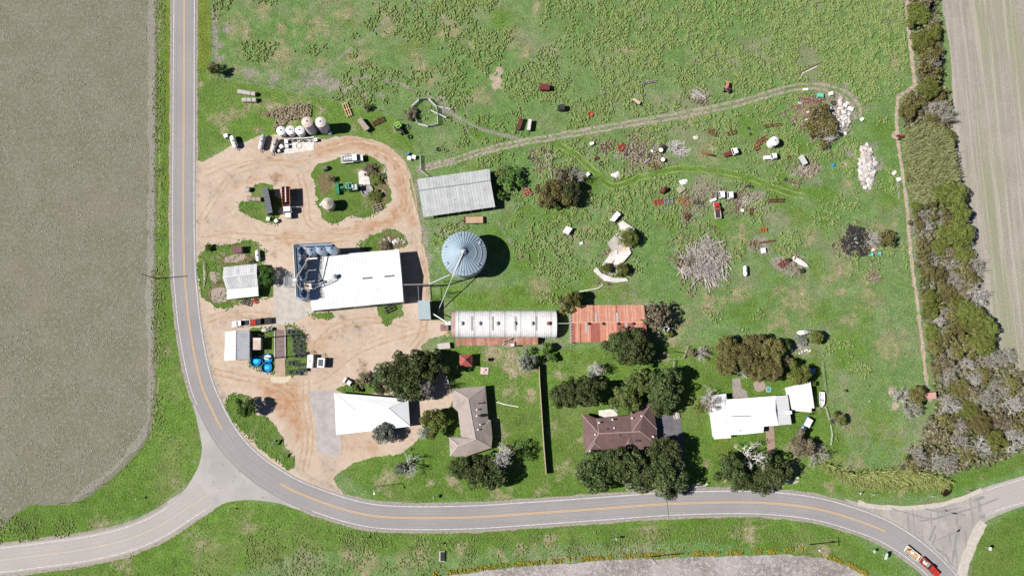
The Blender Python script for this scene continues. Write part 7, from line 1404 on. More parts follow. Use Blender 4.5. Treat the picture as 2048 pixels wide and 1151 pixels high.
def pen(px, py, rz):
    global pen0
    p = G(px, py, .5)
    lb = ORD[int(PENS_N.index((px, py)))]+' steel cattle feeder frame from the north, on the scale-side grass strip'
    if pen0: return dup(pen0, (p.x, p.y, 0), rz, lb)
    t = thing('cattle_feeder', lb, 'feeder', (p.x, p.y, 0), rz, 'steel feeders beside the truck scale')
    for y in (-.6, .6):
        m = MB()
        for z in (.3, .65, 1.0): m.tube((-.75, y, z), (.75, y, z), .05, n=5)
        for x in (-.75, -.25, .25, .75): m.tube((x, y, 0), (x, y, 1.0), .05, n=5)
        m.build('side_rail', M('green_grey_steel', (.12, .14, .13)), t)
    m = MB()
    for x in (-.75, .75):
        for z in (.3, 1.0): m.tube((x, -.6, z), (x, .6, z), .05, n=5)
    m.build('end_rail', M('green_grey_steel', (0, 0, 0)), t); MB().box(0, 0, .12, 1.3, .9, .1).build('tray', M('dark_tray', (.03, .04, .03)), t); pen0 = t; return t
for i, (x, y) in enumerate(PENS): pen(x, y, (.0 if i % 3 else 1.57)+.06*(i % 5-2))
for px, py, lb in ((604, 729, 'black feed trough among the steel feeders, beside the white seed carts'), (607, 739.5, 'black feed trough at the south end of the steel feeders'), (605, 707, 'black feed trough in the shade of the light pole, amid steel feeders')):
    t = thing('feed_trough', lb, 'trough', tuple(G(px, py)), .05); MB().hexa([(-1.3, -.35, .25), (1.3, -.35, .25), (1.3, .35, .25), (-1.3, .35, .25), (-1.45, -.5, .8), (1.45, -.5, .8), (1.45, .5, .8), (-1.45, .5, .8)]).build('tub', DARK, t); MB().box(0, 0, .8, 2.6, .75, .02).build('inside', BLACK, t)
    for x in (-1, 1): MB().box(x, 0, 0, .1, .8, .3).build('leg', DARK, t)
# ================================================================== POLES, SIGNS, FENCES
POLEW = M('pole_wood', (.20, .165, .13), (.14, .115, .095), scale=2)
def pole(label, px, py, h, arm=None, name='utility_pole', lamp=None, r=.17):
    p = G(px, py); t = thing(name, label, 'utility pole' if not lamp else 'lamp post', p); MB().tube((0, 0, -.02), (0, 0, h), r, r*.7, 8).build('pole', POLEW if not lamp else SILV, t)
    if arm is not None:
        c, s = math.cos(arm), math.sin(arm); MB().beam((-1.2*c, -1.2*s, h-.5), (1.2*c, 1.2*s, h-.5), .14, .14).build('crossarm', POLEW, t)
        for k in (-1.1, 0, 1.1): MB().lathe([(.07, h-.43), (.09, h-.3), (.05, h-.2)], (k*c, k*s, 0), 8).build('insulator', WHITE, t)
        MB().lathe([(.25, h-2.2), (.25, h-1.4), (0, h-1.35)], (-.4*s, .4*c, 0), 10).build('transformer', SILV, t)
    if lamp: MB().beam((0, 0, h-.1), (lamp*.3, -.9, h+.1), .08, .08).build('arm', SILV, t); MB().box(lamp*.35, -1.1, h+.02, .35, .7, .14).build('lamp_head', WHITE, t)
    return t
pole('wooden utility pole at the field edge beside the north-south road', 312, 557, 9.4, None)
pole('utility pole with crossarm by the yellow flower band near the road bend', 1617.5, 1088, 9.6, math.pi/2); pole('utility pole without crossarm in the verge above the ploughed field', 1301, 1112, 9.8)
pole('white-lamped pole on the lawn below the sprawling dead tree', 754, 971, 7.6, None, 'lamp_post', 1, .1); pole('tall pole next to the steel scale deck, north of the tin annex', 541, 674.5, 11.3, None); pole('tall pole beside the wrapped blue stock tank', 543, 716, 11, None)
p = G(303, 561); pole('short leaning utility stub near the wooden pole in the grey field', 440, 565, 4, None, 'yard_pole', r=.1)
def sign(label, px, py, w_, hh, rz, mat, z=1.6, posts=1, back=SILV):
    p = G(px, py); t = thing('road_sign', label, 'sign', p, rz)
    for s in ((0,) if posts == 1 else (-w_*.35, w_*.35)): MB().tube((s, 0, -.02), (s, 0, z+hh), .05).build('post', SILV, t)
    o = MB().box(0, -.07, z, w_, .05, hh).build('plate', mat, t); MB().box(0, -.03, z+.02, w_*.94, .015, hh*.95).build('back_plate', back, t)
    return t
for a in [('small road sign on a post below the grey-roofed house lawn', 867, 992, 1.0, .9, 1.5, WHITE), ('road sign in the verge south of the brown house', 1229, 1074, .5, 1.5, 1.5, WHITE), ('paired-post road sign beside the white one near the red pickup', 1741, 1099, .8, .9, 1.5, WHITE), ('larger two-post road sign nearest the loaded trailer', 1764, 1108, 1.8, 1.2, 1.2, WHITE), ('small yellow sign on the verge above the road bend', 1714, 984, .7, .7, 1.2, YELL), ('green-grey arrow sign on the verge east of the small yellow sign', 1741, 986.5, 1.4, .5, .5, GALV), ('thin sign in the verge between the canes and the purple shrub', 1857, 989.5, .4, .9, .4, GALV), ('round-shadowed sign near the east road mouth', 1930, 980, .9, .9, .3, RED), ('white sign in the south-east grass wedge', 1970, 1093, 1.0, 1.1, 1.4, WHITE), ('small sign on the road island, nearer the leafy tree', 541, 882, .7, .5, 1.4, GALV), ('two-post sign in the middle of the road island', 550, 884, 1.8, .9, 1.0, GALV, 1.3, 2), ('low sign at the south tip of the road island', 566, 911, 1.4, .6, 1.1, GALV), ('marker sign on the grass below the western junction', 461, 1017, .5, .6, 1.2, WHITE), ('marker sign in the verge below the long road curve', 728, 1074, .5, .6, 1.4, WHITE), ('marker sign in the verge south of the long fence', 876, 1086, .6, .6, 1.4, WHITE), ('marker sign in the grass left by the western road curve', 278, 995, .6, .6, 1.3, WHITE)]: sign(*a)
def wirefence(label, px, gap, hgt=1.25, cat='fence', name='wire_fence'):
    W = [G(*p) for p in px]; c = W[0].copy(); t = thing(name, label, cat, c); pm = MB().tube((0, 0, -.02), (0, 0, hgt), .07, .06, 6).mesh('post', POLEW)
    acc = 0
    for a, b in zip(W[:-1], W[1:]):
        n = max(1, round((b-a).length/gap))
        for i in range(n): q = lerp(a, b, i/n)-c; o = link('post', pm, t); o.location = (q.x, q.y, 0)
    o = link('post', pm, t); o.location = W[-1]-c
    for z in (.35, .75, 1.15):
        m = MB()
        for a, b in zip(W[:-1], W[1:]): m.tube(a+Vector((0, 0, z)), b+Vector((0, 0, z)), .012, n=3, cap=False)
        m.build('wire', DGALV, t, c)
    return t
wirefence('wire fence with wooden posts along the grey field edge', [(314, -20), (313, 300), (310.5, 600), (310.5, 790), (299, 868), (252, 932), (161, 1003), (120, 1006)], 6.5)
wirefence('wire fence between road verge and pasture at the top', [(423, -20), (424, 60), (424.5, 145), (428, 150)], 3.2)
wirefence('wire fence between pasture and the mown yard grass', [(428, 150), (500, 163), (560, 175), (620, 190), (700, 206), (760, 222), (800, 240), (833, 265), (839, 305)], 4.5)
wirefence('wire fence along the hedgerow path', [(1822, -10), (1826, 120), (1832, 165), (1797, 192), (1798, 280), (1812, 380), (1820, 470), (1828, 540), (1840, 620), (1850, 700)], 6)
wirefence('back garden wire fence from the long fence to the oaks', [(1079, 728), (1130, 727), (1180, 725), (1240, 722)], 3)
GG = M('gate_pipe_white', (.55, .57, .56), (.45, .47, .46))
fence('round_pen', 'ring-shaped pen of pale pipe panels with green weeds inside', 'livestock pen', [(838.4, 201), (857, 199.5), (873, 215), (875, 230), (875.5, 250), (856, 254.5), (835, 249), (824, 214), (838.4, 201)], 1.6, GG, .09, 2.6, rails=(.3, .6, .9, 1.2, 1.5), postm=GALV)
fence('pen_wing', 'straight pen wing running east from the top of the round pen', 'fence', [(874, 215), (888, 218), (902, 220.5)], 1.6, GG, .09, 2.4, rails=(.3, .7, 1.1, 1.5), postm=RUST); fence('pen_wing', 'pen wing crossing the side of the round pen', 'fence', [(861, 222), (877, 230), (893, 237)], 1.6, GG, .09, 2.4, rails=(.3, .7, 1.1, 1.5), postm=GALV)
fence('pipe_gate', 'pale pipe gate across the start of the grass track', 'gate', [(840.5, 312), (841.5, 340)], 1.3, GG, .1, 4.4, rails=(.3, .6, .9, 1.2), postm=GALV); fence('pipe_fence', 'pale pipe rail from the gate to the grey pole barn', 'fence', [(841.5, 342), (857, 354)], 1.2, GG, .1, 2, rails=(.5, 1.1), postm=GALV)
fence('garden_fence', 'weathered wooden rail fence behind the brown house, with a bend', 'fence', [(1298, 722), (1332, 719), (1365, 716.5), (1371, 702), (1375, 692)], 1.3, WOODG, .12, 2.2, rails=(.4, .8, 1.2)); fence('garden_fence', 'short rail fence stub running south from the bent garden fence', 'fence', [(1347, 722), (1346, 742)], 1.2, WOODG, .12, 1.6, rails=(.4, .8, 1.15)); fence('garden_gate', 'leaning dark pole barrier in the tree shade behind the brown house', 'gate', [(1345, 703), (1365, 706)], 1.1, DARK, .1, 3.3, rails=(.6, 1.))
fence('picket_fence', 'white picket fence east of the garage and lawn', 'fence', [(1649, 814), (1653, 826), (1657, 840), (1660, 854), (1662.5, 868), (1660, 888)], 1.0, M('picket_white', (.6, .59, .57)), .05, 1.8, rails=(.45, .9)); fence('picket_fence', 'grey garden fence beside the pale blue hut', 'fence', [(1643, 725), (1645, 745), (1648, 768), (1650, 785)], 1.1, WOODG, .05, 1.8, rails=(.4, .9))
# ================================================================== GARDEN THINGS
p = G(1537, 778); t = thing('garden_pond', 'little round blue garden pond with stone rim', 'pond', p); MB().lathe([(.62, .02), (0, .1)], n=20).build('water', M('pond_water', (.05, .32, .42), rough=.1), t)
for k in range(14): MB().rock((.78*math.cos(k*.449), .78*math.sin(k*.449), .12), .17, .15, .14).build('stone', CONCP, t)
t = thing('bench_set', 'pale patio bench set at the edge of the dark driveway', 'bench', tuple(G(1352, 830)), .2); MB().box(0, 0, .65, .9, 2.1, .07).build('table_top', M('pale_bench', (.5, .45, .42)), t)
for x in (-.8, .8): MB().box(x, 0, .4, .35, 2.1, .06).build('seat', M('pale_bench', (0, 0, 0)), t)
for y in (-.7, .7): MB().beam((-.8, y, .0), (.5, y, .66), .08, .08).build('leg', WOODG, t); MB().beam((.8, y, .0), (-.5, y, .66), .08, .08).build('leg', WOODG, t)
t = thing('well_slab', 'square pinkish slab on the lawn below the pavilion', 'slab', tuple(G(969, 741)), -.05); MB().box(0, 0, -.02, 2.5, 2.2, .27, tx=.04, ty=.04).build('slab', M('pink_slab', (.58, .48, .44), (.5, .38, .35), scale=1.5), t); MB().lathe([(.25, .25), (.25, .45), (0, .46)], (.3, .3, 0), 10).build('cover', RUST, t); MB().box(-.5, -.4, .25, .5, .4, .3).build('box', GALV, t)
def ring(label, px, py, r, mat, name, cat, inner=None, h=.45):
    t = thing(name, label, cat, tuple(G(px, py))); MB().lathe([(r, 0), (r, h), (r*.84, h), (r*.82, .06)], n=20).build('ring', mat, t); MB().lathe([(r*.83, .05), (0, .07)], n=20).build('bottom', inner or DARK, t); return t
ring('white ring planter in the oak shade by the grey-roofed house', 893, 763, .75, WHITE, 'planter_ring', 'planter'); ring('white-rimmed round trough in the tree shade east of the red barn', 1333, 657, .95, WHITE, 'round_trough', 'trough', M('trough_water', (.05, .07, .08), rough=.2), .6)
ring('orange round tub lying in the pasture weeds', 1181, 229.5, .82, ORANGE, 'round_tub', 'tub', M('orange_inner', (.45, .12, .06)), .5); ring('half-buried grey round trough with curved rim on the round island', 734, 381, 2.0, M('trough_grey', (.34, .32, .31), (.26, .25, .24)), 'round_trough', 'trough', M('trough_floor', (.27, .265, .27), (.2, .2, .205)), .6); ring('black fire drum beside the pavilion lawn', 979.5, 718.5, .55, DARK, 'fire_drum', 'drum', BLACK, .9)
t = thing('foundation_slab', 'broken white foundation slab on the round island', 'slab', tuple(G(728, 358)), .12); MB().prism([(-1.7, -2.6), (1.9, -2.2), (1.7, .4), (1.5, 2.8), (.2, 3.3), (-1.6, 2.4)], -.02, .22).build('slab', CONCP, t); MB().beam((-1.6, 2.9, .3), (1.6, 3.2, .3), .3, .5).build('curb', CONC, t); MB().box(.5, 1.4, .22, .5, .9, .1).build('hatch', DARK, t)
t = thing('white_pipe', 'white bent pipe lying on the lawn beside the grey-roofed house', 'pipe', tuple(G(993, 802))); c = t.location.copy(); MB().tube(G(980, 781, .15), G(993.5, 803, .15), .09).build('pipe', DARK, t, c); MB().tube(G(993.5, 803, .15), G(1010, 808, .15), .16).build('pipe', WHITE, t, c); MB().tube(G(1010, 808, .15), G(1037, 813, .15), .13).build('pipe', WHITE, t, c)
t = thing('culvert', 'dark square culvert opening in the bank below the main road', 'culvert', tuple(G(884, 1111))); MB().box(0, 0, -.02, 1.7, 3.0, .5).build('wall', CONC, t); MB().box(.2, 0, .48, 1.3, 2.6, .05).build('opening', BLACK, t)
for px, py, lb in ((1457, 965, 'white plastic box beside the road below the dark oaks'), (1411, 969, 'white mailbox on a post at the dark driveway mouth'), (1592, 957, 'pale mailbox at the end of the brick garden path verge')):
    t = thing('mailbox', lb, 'mailbox', tuple(G(px, py-3)), .2); MB().tube((0, 0, -.02), (0, 0, 1.1), .06).build('post', WOODG, t); MB().box(0, 0, 1.05, .7, .4, .3, ty=.1).build('box', WHITE, t); MB().box(.36, 0, 1.1, .03, .3, .2).build('door', SILV, t)
p = G(816.5, 308.5); t = thing('barrel', 'bright blue plastic barrel at the bend of the dirt loop', 'barrel', p); MB().lathe([(.36, 0), (.4, .3), (.4, .7), (.36, 1.0), (.3, 1.0), (0, .96)], n=14).build('shell', BLUEP, t); MB().lathe([(.06, .97), (.06, 1.03)], (.15, 0, 0), 8).build('bung', WHITE, t)
t = thing('pallet', 'tan wooden pallet tilted on the grass by the curved-roof shed', 'pallet', tuple(G(894.5, 668)), .7)
for i in range(5): MB().box(0, -.6+.3*i, .1, 1.2, .2, .04).build('slat', TAN, t)
for x in (-.5, 0, .5): MB().box(x, 0, 0, .1, 1.4, .1).build('runner', TAN, t)
# ================================================================== JUNK FIELD
def tyre(px, py, r, label, group=None, z=0., tilt=None, me=[None]):
    p = G(px, py)
    if me[0] is None: me[0] = (MB().torus((0, 0, .12), .33, .13, 14, 6).mesh('tread', BLACK), MB().torus((0, 0, .12), .24, .035, 14, 5).mesh('bead', M('tyre_bead', (.10, .10, .095))))
    t = thing('tyre', label, 'tyre', (p.x, p.y, z), rnd.uniform(0, 6), group); k = r*.155/.46; t.scale = (k, k, k*.9)
    if tilt: t.rotation_euler = (tilt[0], tilt[1], rnd.uniform(0, 6))
    for n_, m_ in zip(('tread', 'bead'), me[0]): link(n_, m_, t)
for a in [(1193, 303, 4, 'tyre lying between the small rust part and the iron bed frame'), (1202.5, 327, 5.2, 'large tyre in the grass beside the winding lush track'), (1252.5, 309, 4, 'tyre at the west of the junk circle'), (1281.7, 311, 4.6, 'tyre in the middle of the junk circle with grass inside'), (1299, 312.5, 5, 'grey tyre in the junk circle beside the leaning plank'), (1184, 406.6, 3.6, 'lone tyre in the grass south of the scrub clump'), (1110.8, 502.5, 2.6, 'smaller of two tyres in the weeds east of the bin'), (1117, 514, 4, 'bigger of two tyres in the weeds east of the bin'), (1665.8, 490.7, 3, 'lone tyre west of the tyre pile'), (1713, 524.5, 2.6, 'lone tyre south of the tyre pile'), (1497, 257, 3.6, 'tyre beside a rusty hub north of the truck wrecks'), (1501, 268.5, 3.4, 'tyre just below the one with the rusty hub'), (1587, 250, 3.8, 'tyre at the west edge of the scrap heap'), (1571, 359.5, 4, 'lone tyre below the lumber pile'), (1088, 303.5, 3, 'small tyre with pale rim by the iron beams'), (1102.5, 305.5, 3.2, 'tyre at the east end of the iron beams'), (820, 274, 5.5, 'dark tractor tyre lying beside the lime-framed tractor'), (1667, 207, 5.5, 'white-walled tyre on top of the scrap heap'), (1355, 508.5, 4, 'tyre leaning on the grey brush pile'), (877, 299, 5, 'old tyre overgrown with weeds near the pipe gate'), (1809, 117, 2.6, 'tiny tyre in the grass near the hedgerow bend')]: tyre(*a)
q = random.Random(3); n = 0
while n < 170:
    x, y = q.uniform(1680, 1752), q.uniform(448, 516)
    if ((x-1714)/33)**2+((y-486)/26)**2 < 1 or ((x-1710)/18)**2+((y-464)/16)**2 < 1:
        d = 1-math.hypot((x-1713)/36, (y-484)/30); tyre(x, y, q.uniform(2.9, 4.0), 'black tyre heaped in the big tyre pile', 'tyres of the tyre pile', max(0, d)*q.uniform(0, 1.2), (q.uniform(-.5, .5), q.uniform(-.5, .5))); n += 1
def crate(px, py, sx, sy, h, rz, mat, label, name='metal_box', cat='box', lidm=None, dz=0.):
    p = G(px, py, h); t = thing(name, label, cat, (p.x, p.y, dz), rz); MB().box(0, 0, 0, sx, sy, h, tx=.02, ty=.02).build('body', mat, t); MB().box(0, 0, h, sx*.92, sy*.92, .06).build('lid', lidm or mat, t)
    MB().box(sx*.2, -sy/2-.01, h*.3, sx*.4, .04, h*.4).build('door', lidm or mat, t); MB().tube((-sx*.2, -sy/2-.05, h*.3), (-sx*.2, -sy/2-.05, h*.7), .03).build('handle', DARK, t); return t
for a in [(1642, 190, 1.9, 1.3, .9, -.1, M('mint_paint', (.12, .5, .38), (.1, .42, .3)), 'mint green crate on top of the scrap heap'), (1612, 178.5, 1.7, .7, .4, .1, WHITE, 'white panel lying beside the track bend'), (1663, 186.5, 1.3, 1.2, .8, .2, M('pinkish_white', (.68, .62, .6)), 'pinkish white box at the north-east of the scrap heap'), (1702, 217, 1.8, 1.1, .8, -.3, WHITE, 'white chest freezer at the east edge of the scrap heap'), (1691, 210.5, 1.2, .9, .7, -.4, WHITE, 'small white appliance beside the chest freezer'), (1690, 234, 1.6, 1.7, .7, .3, M('pale_grey_box', (.6, .6, .61)), 'pale grey dumped cabinet east of the scrap heap brush'), (1725, 237.5, 1., 1., .6, .6, WHITE, 'lone white cube on the track loop'), (1659, 218, 2.0, 1.4, .6, .4, WHITE, 'white sheet-metal box in the middle of the scrap heap'), (1599.5, 206, 1.3, .6, .5, -.1, M('pale_blue', (.4, .55, .65)), 'pale blue box at the rusty beam end'), (1684, 252, 1.7, 1.2, .5, .4, M('pale_grey_box', (0, 0, 0)), 'flat pale dumped panel south-east of the scrap heap'), (1616, 224, .9, .6, .4, .3, M('cream_box', (.6, .55, .45)), 'cream box in the rusty part of the scrap heap'), (1629, 220, .7, .5, .4, 1, M('cream_box', (0, 0, 0)), 'small cream box near the heap centre'), (1613, 239, .7, .6, .4, .2, M('cream_box', (0, 0, 0)), 'little cream box at the west edge of the brush tree'),
          (1184, 286.5, 1.2, 1., 1., .4, WHITE, 'white box beside the iron bed frame'), (1485, 420.5, 1.1, 1.1, .35, .05, M('cream_white', (.7, .68, .6)), 'cream square lid beside the round wire rake'), (1528, 500.5, 1.2, 1.6, .9, .15, WHITE, 'white box below the pair of rusty beams'), (1667, 329.5, 1., .8, .6, .5, BLUEP, 'blue box at the east end of the lumber pile'), (1711, 475.5, .8, .8, .5, .1, M('ice_blue', (.5, .65, .72)), 'ice blue box lying on the tyre pile'), (1162.5, 486, 1.2, 1.0, .4, .4, M('ice_blue', (0, 0, 0)), 'ice blue lid in the weeds near the tilted tarp shelter'), (1427, 399.5, 2.2, 1.0, .7, .42, M('offwhite', (.6, .6, .58)), 'off-white truck toolbox in front of the cab wrecks'), (1798.5, 358, 1.2, 1.2, .6, .3, WHITE, 'white square lid by the hedgerow path'), (1789, 345, 1.6, 1.1, .4, .7, M('pinkish_white', (0, 0, 0)), 'pinkish plate at the head of the pole by the hedgerow path')]: crate(*a)
for px, py, lb in ((1742, 509.5, 'cyan plastic drum nearest the tyre pile'), (1757.5, 507, 'cyan plastic drum farther from the tyre pile')):
    t = thing('plastic_drum', lb, 'drum', tuple(G(px, py)), 0, 'cyan drums'); MB().lathe([(.42, 0), (.46, .4), (.42, .8), (.26, .82), (.24, .7), (0, .7)], n=16).build('shell', M('cyan_plastic', (.02, .5, .62)), t); MB().lathe([(.16, .78), (.16, .86), (0, .87)], n=10).build('cap', WHITE, t)
def barrel(px, py, r, h, mat, top, label):
    p = G(px, py, h); t = thing('steel_drum', label, 'drum', (p.x, p.y, 0)); MB().lathe([(r, 0), (r+.03, h*.33), (r, h*.36), (r+.03, h*.66), (r, h*.7), (r, h)], n=16).build('shell', mat, t); MB().lathe([(r*.98, h), (r*.9, h+.08), (0, h+.14)], n=16).build('top', top, t)
barrel(1322, 299.8, .75, 1.3, RUST, WHITE, 'drum with white top touching the black one, by the branch heap'); barrel(1326.5, 293.5, .8, 1.1, BLACK, BLACK, 'black drum behind the white-topped one'); barrel(1326, 319, .72, 1.3, RUSTL, WHITE, 'white-topped drum standing apart at the south of the junk circle'); barrel(1578.5, 519.5, .6, .9, DARK, BLACK, 'black drum between the red discs and the white hull'); barrel(1605, 541, .75, .9, DARK, BLACK, 'black drum just below the white hull')
# farm implements
def implement(label, a, b, wd, mat, tines=8, name='harrow', disc=False, tongue=True, cat='farm implement', extra=None):
    p, rz, L = pose(a, b); t = thing(name, label, cat, p, rz); nb = 3 if wd > 1.2 else 2
    for i in range(nb): y = -wd/2+wd*i/(nb-1); MB().beam((-L/2, y, .5), (L/2, y, .5), .24, .16).build('beam', mat, t)
    for x in (-L*.4, 0, L*.4): MB().beam((x, -wd/2, .56), (x, wd/2, .56), .2, .12).build('cross_bar', mat, t)
    for i in range(tines):
        x = -L/2+L*(i+.5)/tines; y = wd*.5*(1 if i % 2 else -1)
        if disc: MB().tube((x-.03, y, .35), (x+.03, y, .35), .34, n=12).build('disc', mat, t)
        else: MB().tube((x, y, .5), (x+.16, y+.3, .02), .1, .06, 5).build('tine', mat, t)
    if tongue: MB().beam((0, wd/2, .5), (.1, wd/2+1.2, .4), .12, .1).build('tongue', mat, t)
    return t
PALEG = M('grey_iron', (.3, .28, .26), (.2, .18, .17))
for a in [('orange-tan cultivator with rows of pale discs by the yard trailer', (689, 206), (700, 234), 1.5, M('tan_orange', (.62, .43, .27), (.5, .33, .2)), 14, 'cultivator', True), ('dark rusty plough beside the tan-grey box trailer', (744, 250), (769, 238), 1.3, RUST, 6, 'plough'), ('rusty grey implement in the weeds south of the dark scrub', (729, 222), (737, 216), 1.6, PALEG, 6),
          ('rusty crossed plough frame north of the junk row', (1416, 262), (1432, 270), 1.5, RUST, 6, 'plough'), ('rusty toothed harrow in the northern junk row', (1453, 269), (1472, 264), .9, RUST, 8), ('long rusty toolbar nearest the scrap heap', (1527, 254), (1562, 249.5), .7, RUST, 10), ('faded red seed drill beside the upright white tank', (1512, 290), (1530, 276), 1.5, RUSTL, 7, 'seed_drill'), ('small faded red frame below the seed drill', (1508, 300), (1517, 294), 1.1, RUSTL, 4), ('red hay rake beside the white-rimmed spool, west in the junk', (1238, 302), (1247, 290), 1.2, RED, 5, 'hay_rake'), ('rusty spike harrow at the south of the junk circle', (1294, 330), (1320, 336), .8, RUST, 11), ('red and white planter at the west end of the junk row', (1307, 407), (1325, 404), 1.5, RED, 7, 'planter'), ('dark disc gang coupled to the red and white planter', (1326, 404), (1346, 402), 1.5, DGALV, 12, 'disc_harrow', True), ('rust-orange tripod frame in the junk row', (1356, 398), (1378, 410), 1.9, M('rust_orange', (.34, .13, .08)), 6), ('dark harrow with pale teeth west of the red pickup', (1386, 405), (1405, 406), .8, DARK, 8), ('rusty cluster of plough shares below the junk row', (1370, 440), (1377, 428), 1.3, RUST, 6, 'plough'), ('long chain of rusty discs at the east end of the planks', (1535, 402), (1568, 401), .8, RUST, 12, 'disc_harrow', True), ('rusty upright plough beside the cream lid', (1501, 431), (1502, 417), .8, RUST, 5, 'plough'), ('orange and white mower in the open junk field', (1519, 461), (1533, 460), 1.0, ORANGE, 4, 'mower'), ('red discs beside the white hull', (1557, 532), (1572, 523), 1.4, RUSTL, 6, 'disc_harrow', True), ('red cultivator in the shade west of the scrub clump', (1046, 388), (1060, 382), 1.7, M('coral_paint', (.45, .13, .1)), 7, 'cultivator'), ('rusty heap of plough parts on the brush pile edge', (1356, 535), (1362, 518), 1.2, RUST, 5, 'plough'), ('rusty wheel frame at the scrap heap brush', (1620, 274), (1632, 268), 1.3, M('dark_red_iron', (.12, .03, .03)), 6), ('small rust part between two tyres by the lush track', (1188, 319), (1196, 316), .6, RUST, 3), ('rusty lump in the grass beside the pale box trailer', (1573, 316), (1580, 313), .4, RUST, 3), ('black and white axle in the mown grass', (1490, 373), (1505, 374), .6, DARK, 4, 'axle'), ('rusty machinery frame at the south-east corner of the round island', (745, 419), (764, 412), 1.6, M('brown_pipe', (0, 0, 0)), 7), ('dark machine parts in the junk strip below the warehouse', (770, 622), (790, 612), 1.8, DARK, 8), ('iron machine parts at the north wall of the white barn', (498, 527), (514, 522), .8, DARK, 6), ('scrap machine by the south wall of the white tin barn', (486, 602), (503, 608), 1.4, DARK, 8), ('red garden tiller at the south-east corner of the white tin barn', (507, 598), (514, 606), .7, RED, 3, 'tiller'), ('brown dead harrow in the weeds near the orange tub', (1203, 188), (1210, 184), .8, PALEG, 3), ('grey sickle bar lying in the pasture', (1282, 168), (1312, 163), .5, PALEG, 9, 'sickle_bar')]: implement(*a)
def beams(label, segs, mat, w_, name='steel_beam', cat='beam', z=.14, part='beam'):
    W = [(G(*a), G(*b)) for a, b in segs]; c = W[0][0].copy(); t = thing(name, label, cat, c)
    for i, (a, b) in enumerate(W): MB().beam(a+Vector((0, 0, z+.03*i)), b+Vector((0, 0, z+.03*i)), w_, w_*.8).build(part, mat, t, c)
    return t
beams('pair of long rusty beams below the orange mower', [((1500, 487), (1550, 480)), ((1501, 489.5), (1551, 482))], RUST, .28); beams('long rusty boom lying at the top of the track', [((1590, 150), (1620, 135)), ((1620, 135), (1644, 124)), ((1590, 150), (1597, 144)), ((1592, 146), (1600, 148))], M('rust_brown', (.2, .1, .06)), .25, 'boom', 'boom'); beams('white bent pipe beside the rusty boom', [((1597, 160), (1605, 147)), ((1605, 147), (1634, 133))], WHITE, .2, 'bent_pipe', 'pipe', part='pipe')
beams('dark iron beams crossing near the bed frame by the scrub', [((1056, 318), (1107, 312)), ((1070, 320), (1112, 318))], DARK, .3); beams('rectangular pale bed frame across the iron beams', [((1090, 311), (1100, 309)), ((1100, 309), (1105, 318)), ((1105, 318), (1094, 321)), ((1094, 321), (1090, 311))], M('cream_iron', (.5, .47, .4)), .14, 'bed_frame', 'bed frame', .5); beams('grey timber pole lying against the scrub clump', [((1097, 325), (1104, 359))], WOODG, .42, 'timber_pole', 'pole')
beams('iron bed frame lying west of the junk circle', [((1200, 290), (1222, 288)), ((1222, 288), (1222, 296)), ((1222, 296), (1201, 298)), ((1201, 298), (1200, 290)), ((1212, 289), (1212, 297))], RUST, .16, 'bed_frame', 'bed frame', .4); beams('pale pole lying along the hedgerow path', [((1793, 352), (1797, 400)), ((1796, 350), (1799, 398))], WOODG, .2, 'timber_pole', 'pole'); beams('white pipe line running to the slab heap', [((1140, 586), (1170, 581)), ((1170, 581), (1196, 576)), ((1196, 576), (1206, 569))], M('pale_pipe', (.6, .58, .54)), .3, 'pipe_line', 'pipe', part='pipe')
beams('rusty red beams on the north of the scrap heap', [((1600, 207), (1642, 200)), ((1594, 206), (1593, 220)), ((1582, 213), (1600, 212)), ((1630, 206), (1650, 198)), ((1602, 196), (1628, 202))], RUSTL, .3); beams('pale leaning plank on the junk circle', [((1287, 327), (1299, 317))], WOODG, .5, 'plank', 'plank', .3, 'plank'); beams('metal hoop lying in the grass south of the brush', [((1026, 418), (1031, 409)), ((1031, 409), (1038, 408)), ((1038, 408), (1037, 416)), ((1037, 416), (1030, 421))], GALV, .1, 'hoop', 'hoop', .3)
q = random.Random(11)
def woodheap(label, cx, cy, rx, ry, n, ang, jit, ln, mats, name, part, group=None, hz=.7, wd=.16):
    c = G(cx, cy); t = thing(name, label, 'wood pile', c)
    for i in range(n):
        a, r_ = q.uniform(0, 6.28), math.sqrt(q.random()); p = G(cx+rx*r_*math.cos(a), cy+ry*r_*math.sin(a)); th = ang+q.gauss(0, jit); L = ln*q.uniform(.5, 1.1); d = Vector((math.cos(th), math.sin(th), q.gauss(0, .08)))*L/2; z = .1+hz*(1-r_)*q.random()
        z = max(z, abs(d.z)+.06); k = MB(); (k.tube(p-d+Vector((0, 0, z)), p+d+Vector((0, 0, z)), wd*q.uniform(.5, 1.), n=7) if part == 'log' else k.beam(p-d+Vector((0, 0, z)), p+d+Vector((0, 0, z)), wd*q.uniform(.7, 1.3), .06)); k.build(part, q.choice(mats), t, c)
    return t
woodheap('stack of grey fence posts beside the faded orange tractor', 1397, 189, 12, 11, 22, math.radians(-28), .08, 3.2, [WOODG, M('pale_post', (.42, .4, .38))], 'log_pile', 'log', hz=.9, wd=.24); woodheap('dark rotten timbers at the foot of the fence post stack', 1408, 203, 8, 9, 12, math.radians(40), .4, 1.8, [M('dark_timber', (.12, .08, .06)), WOODG], 'timber_heap', 'timber', hz=.4)
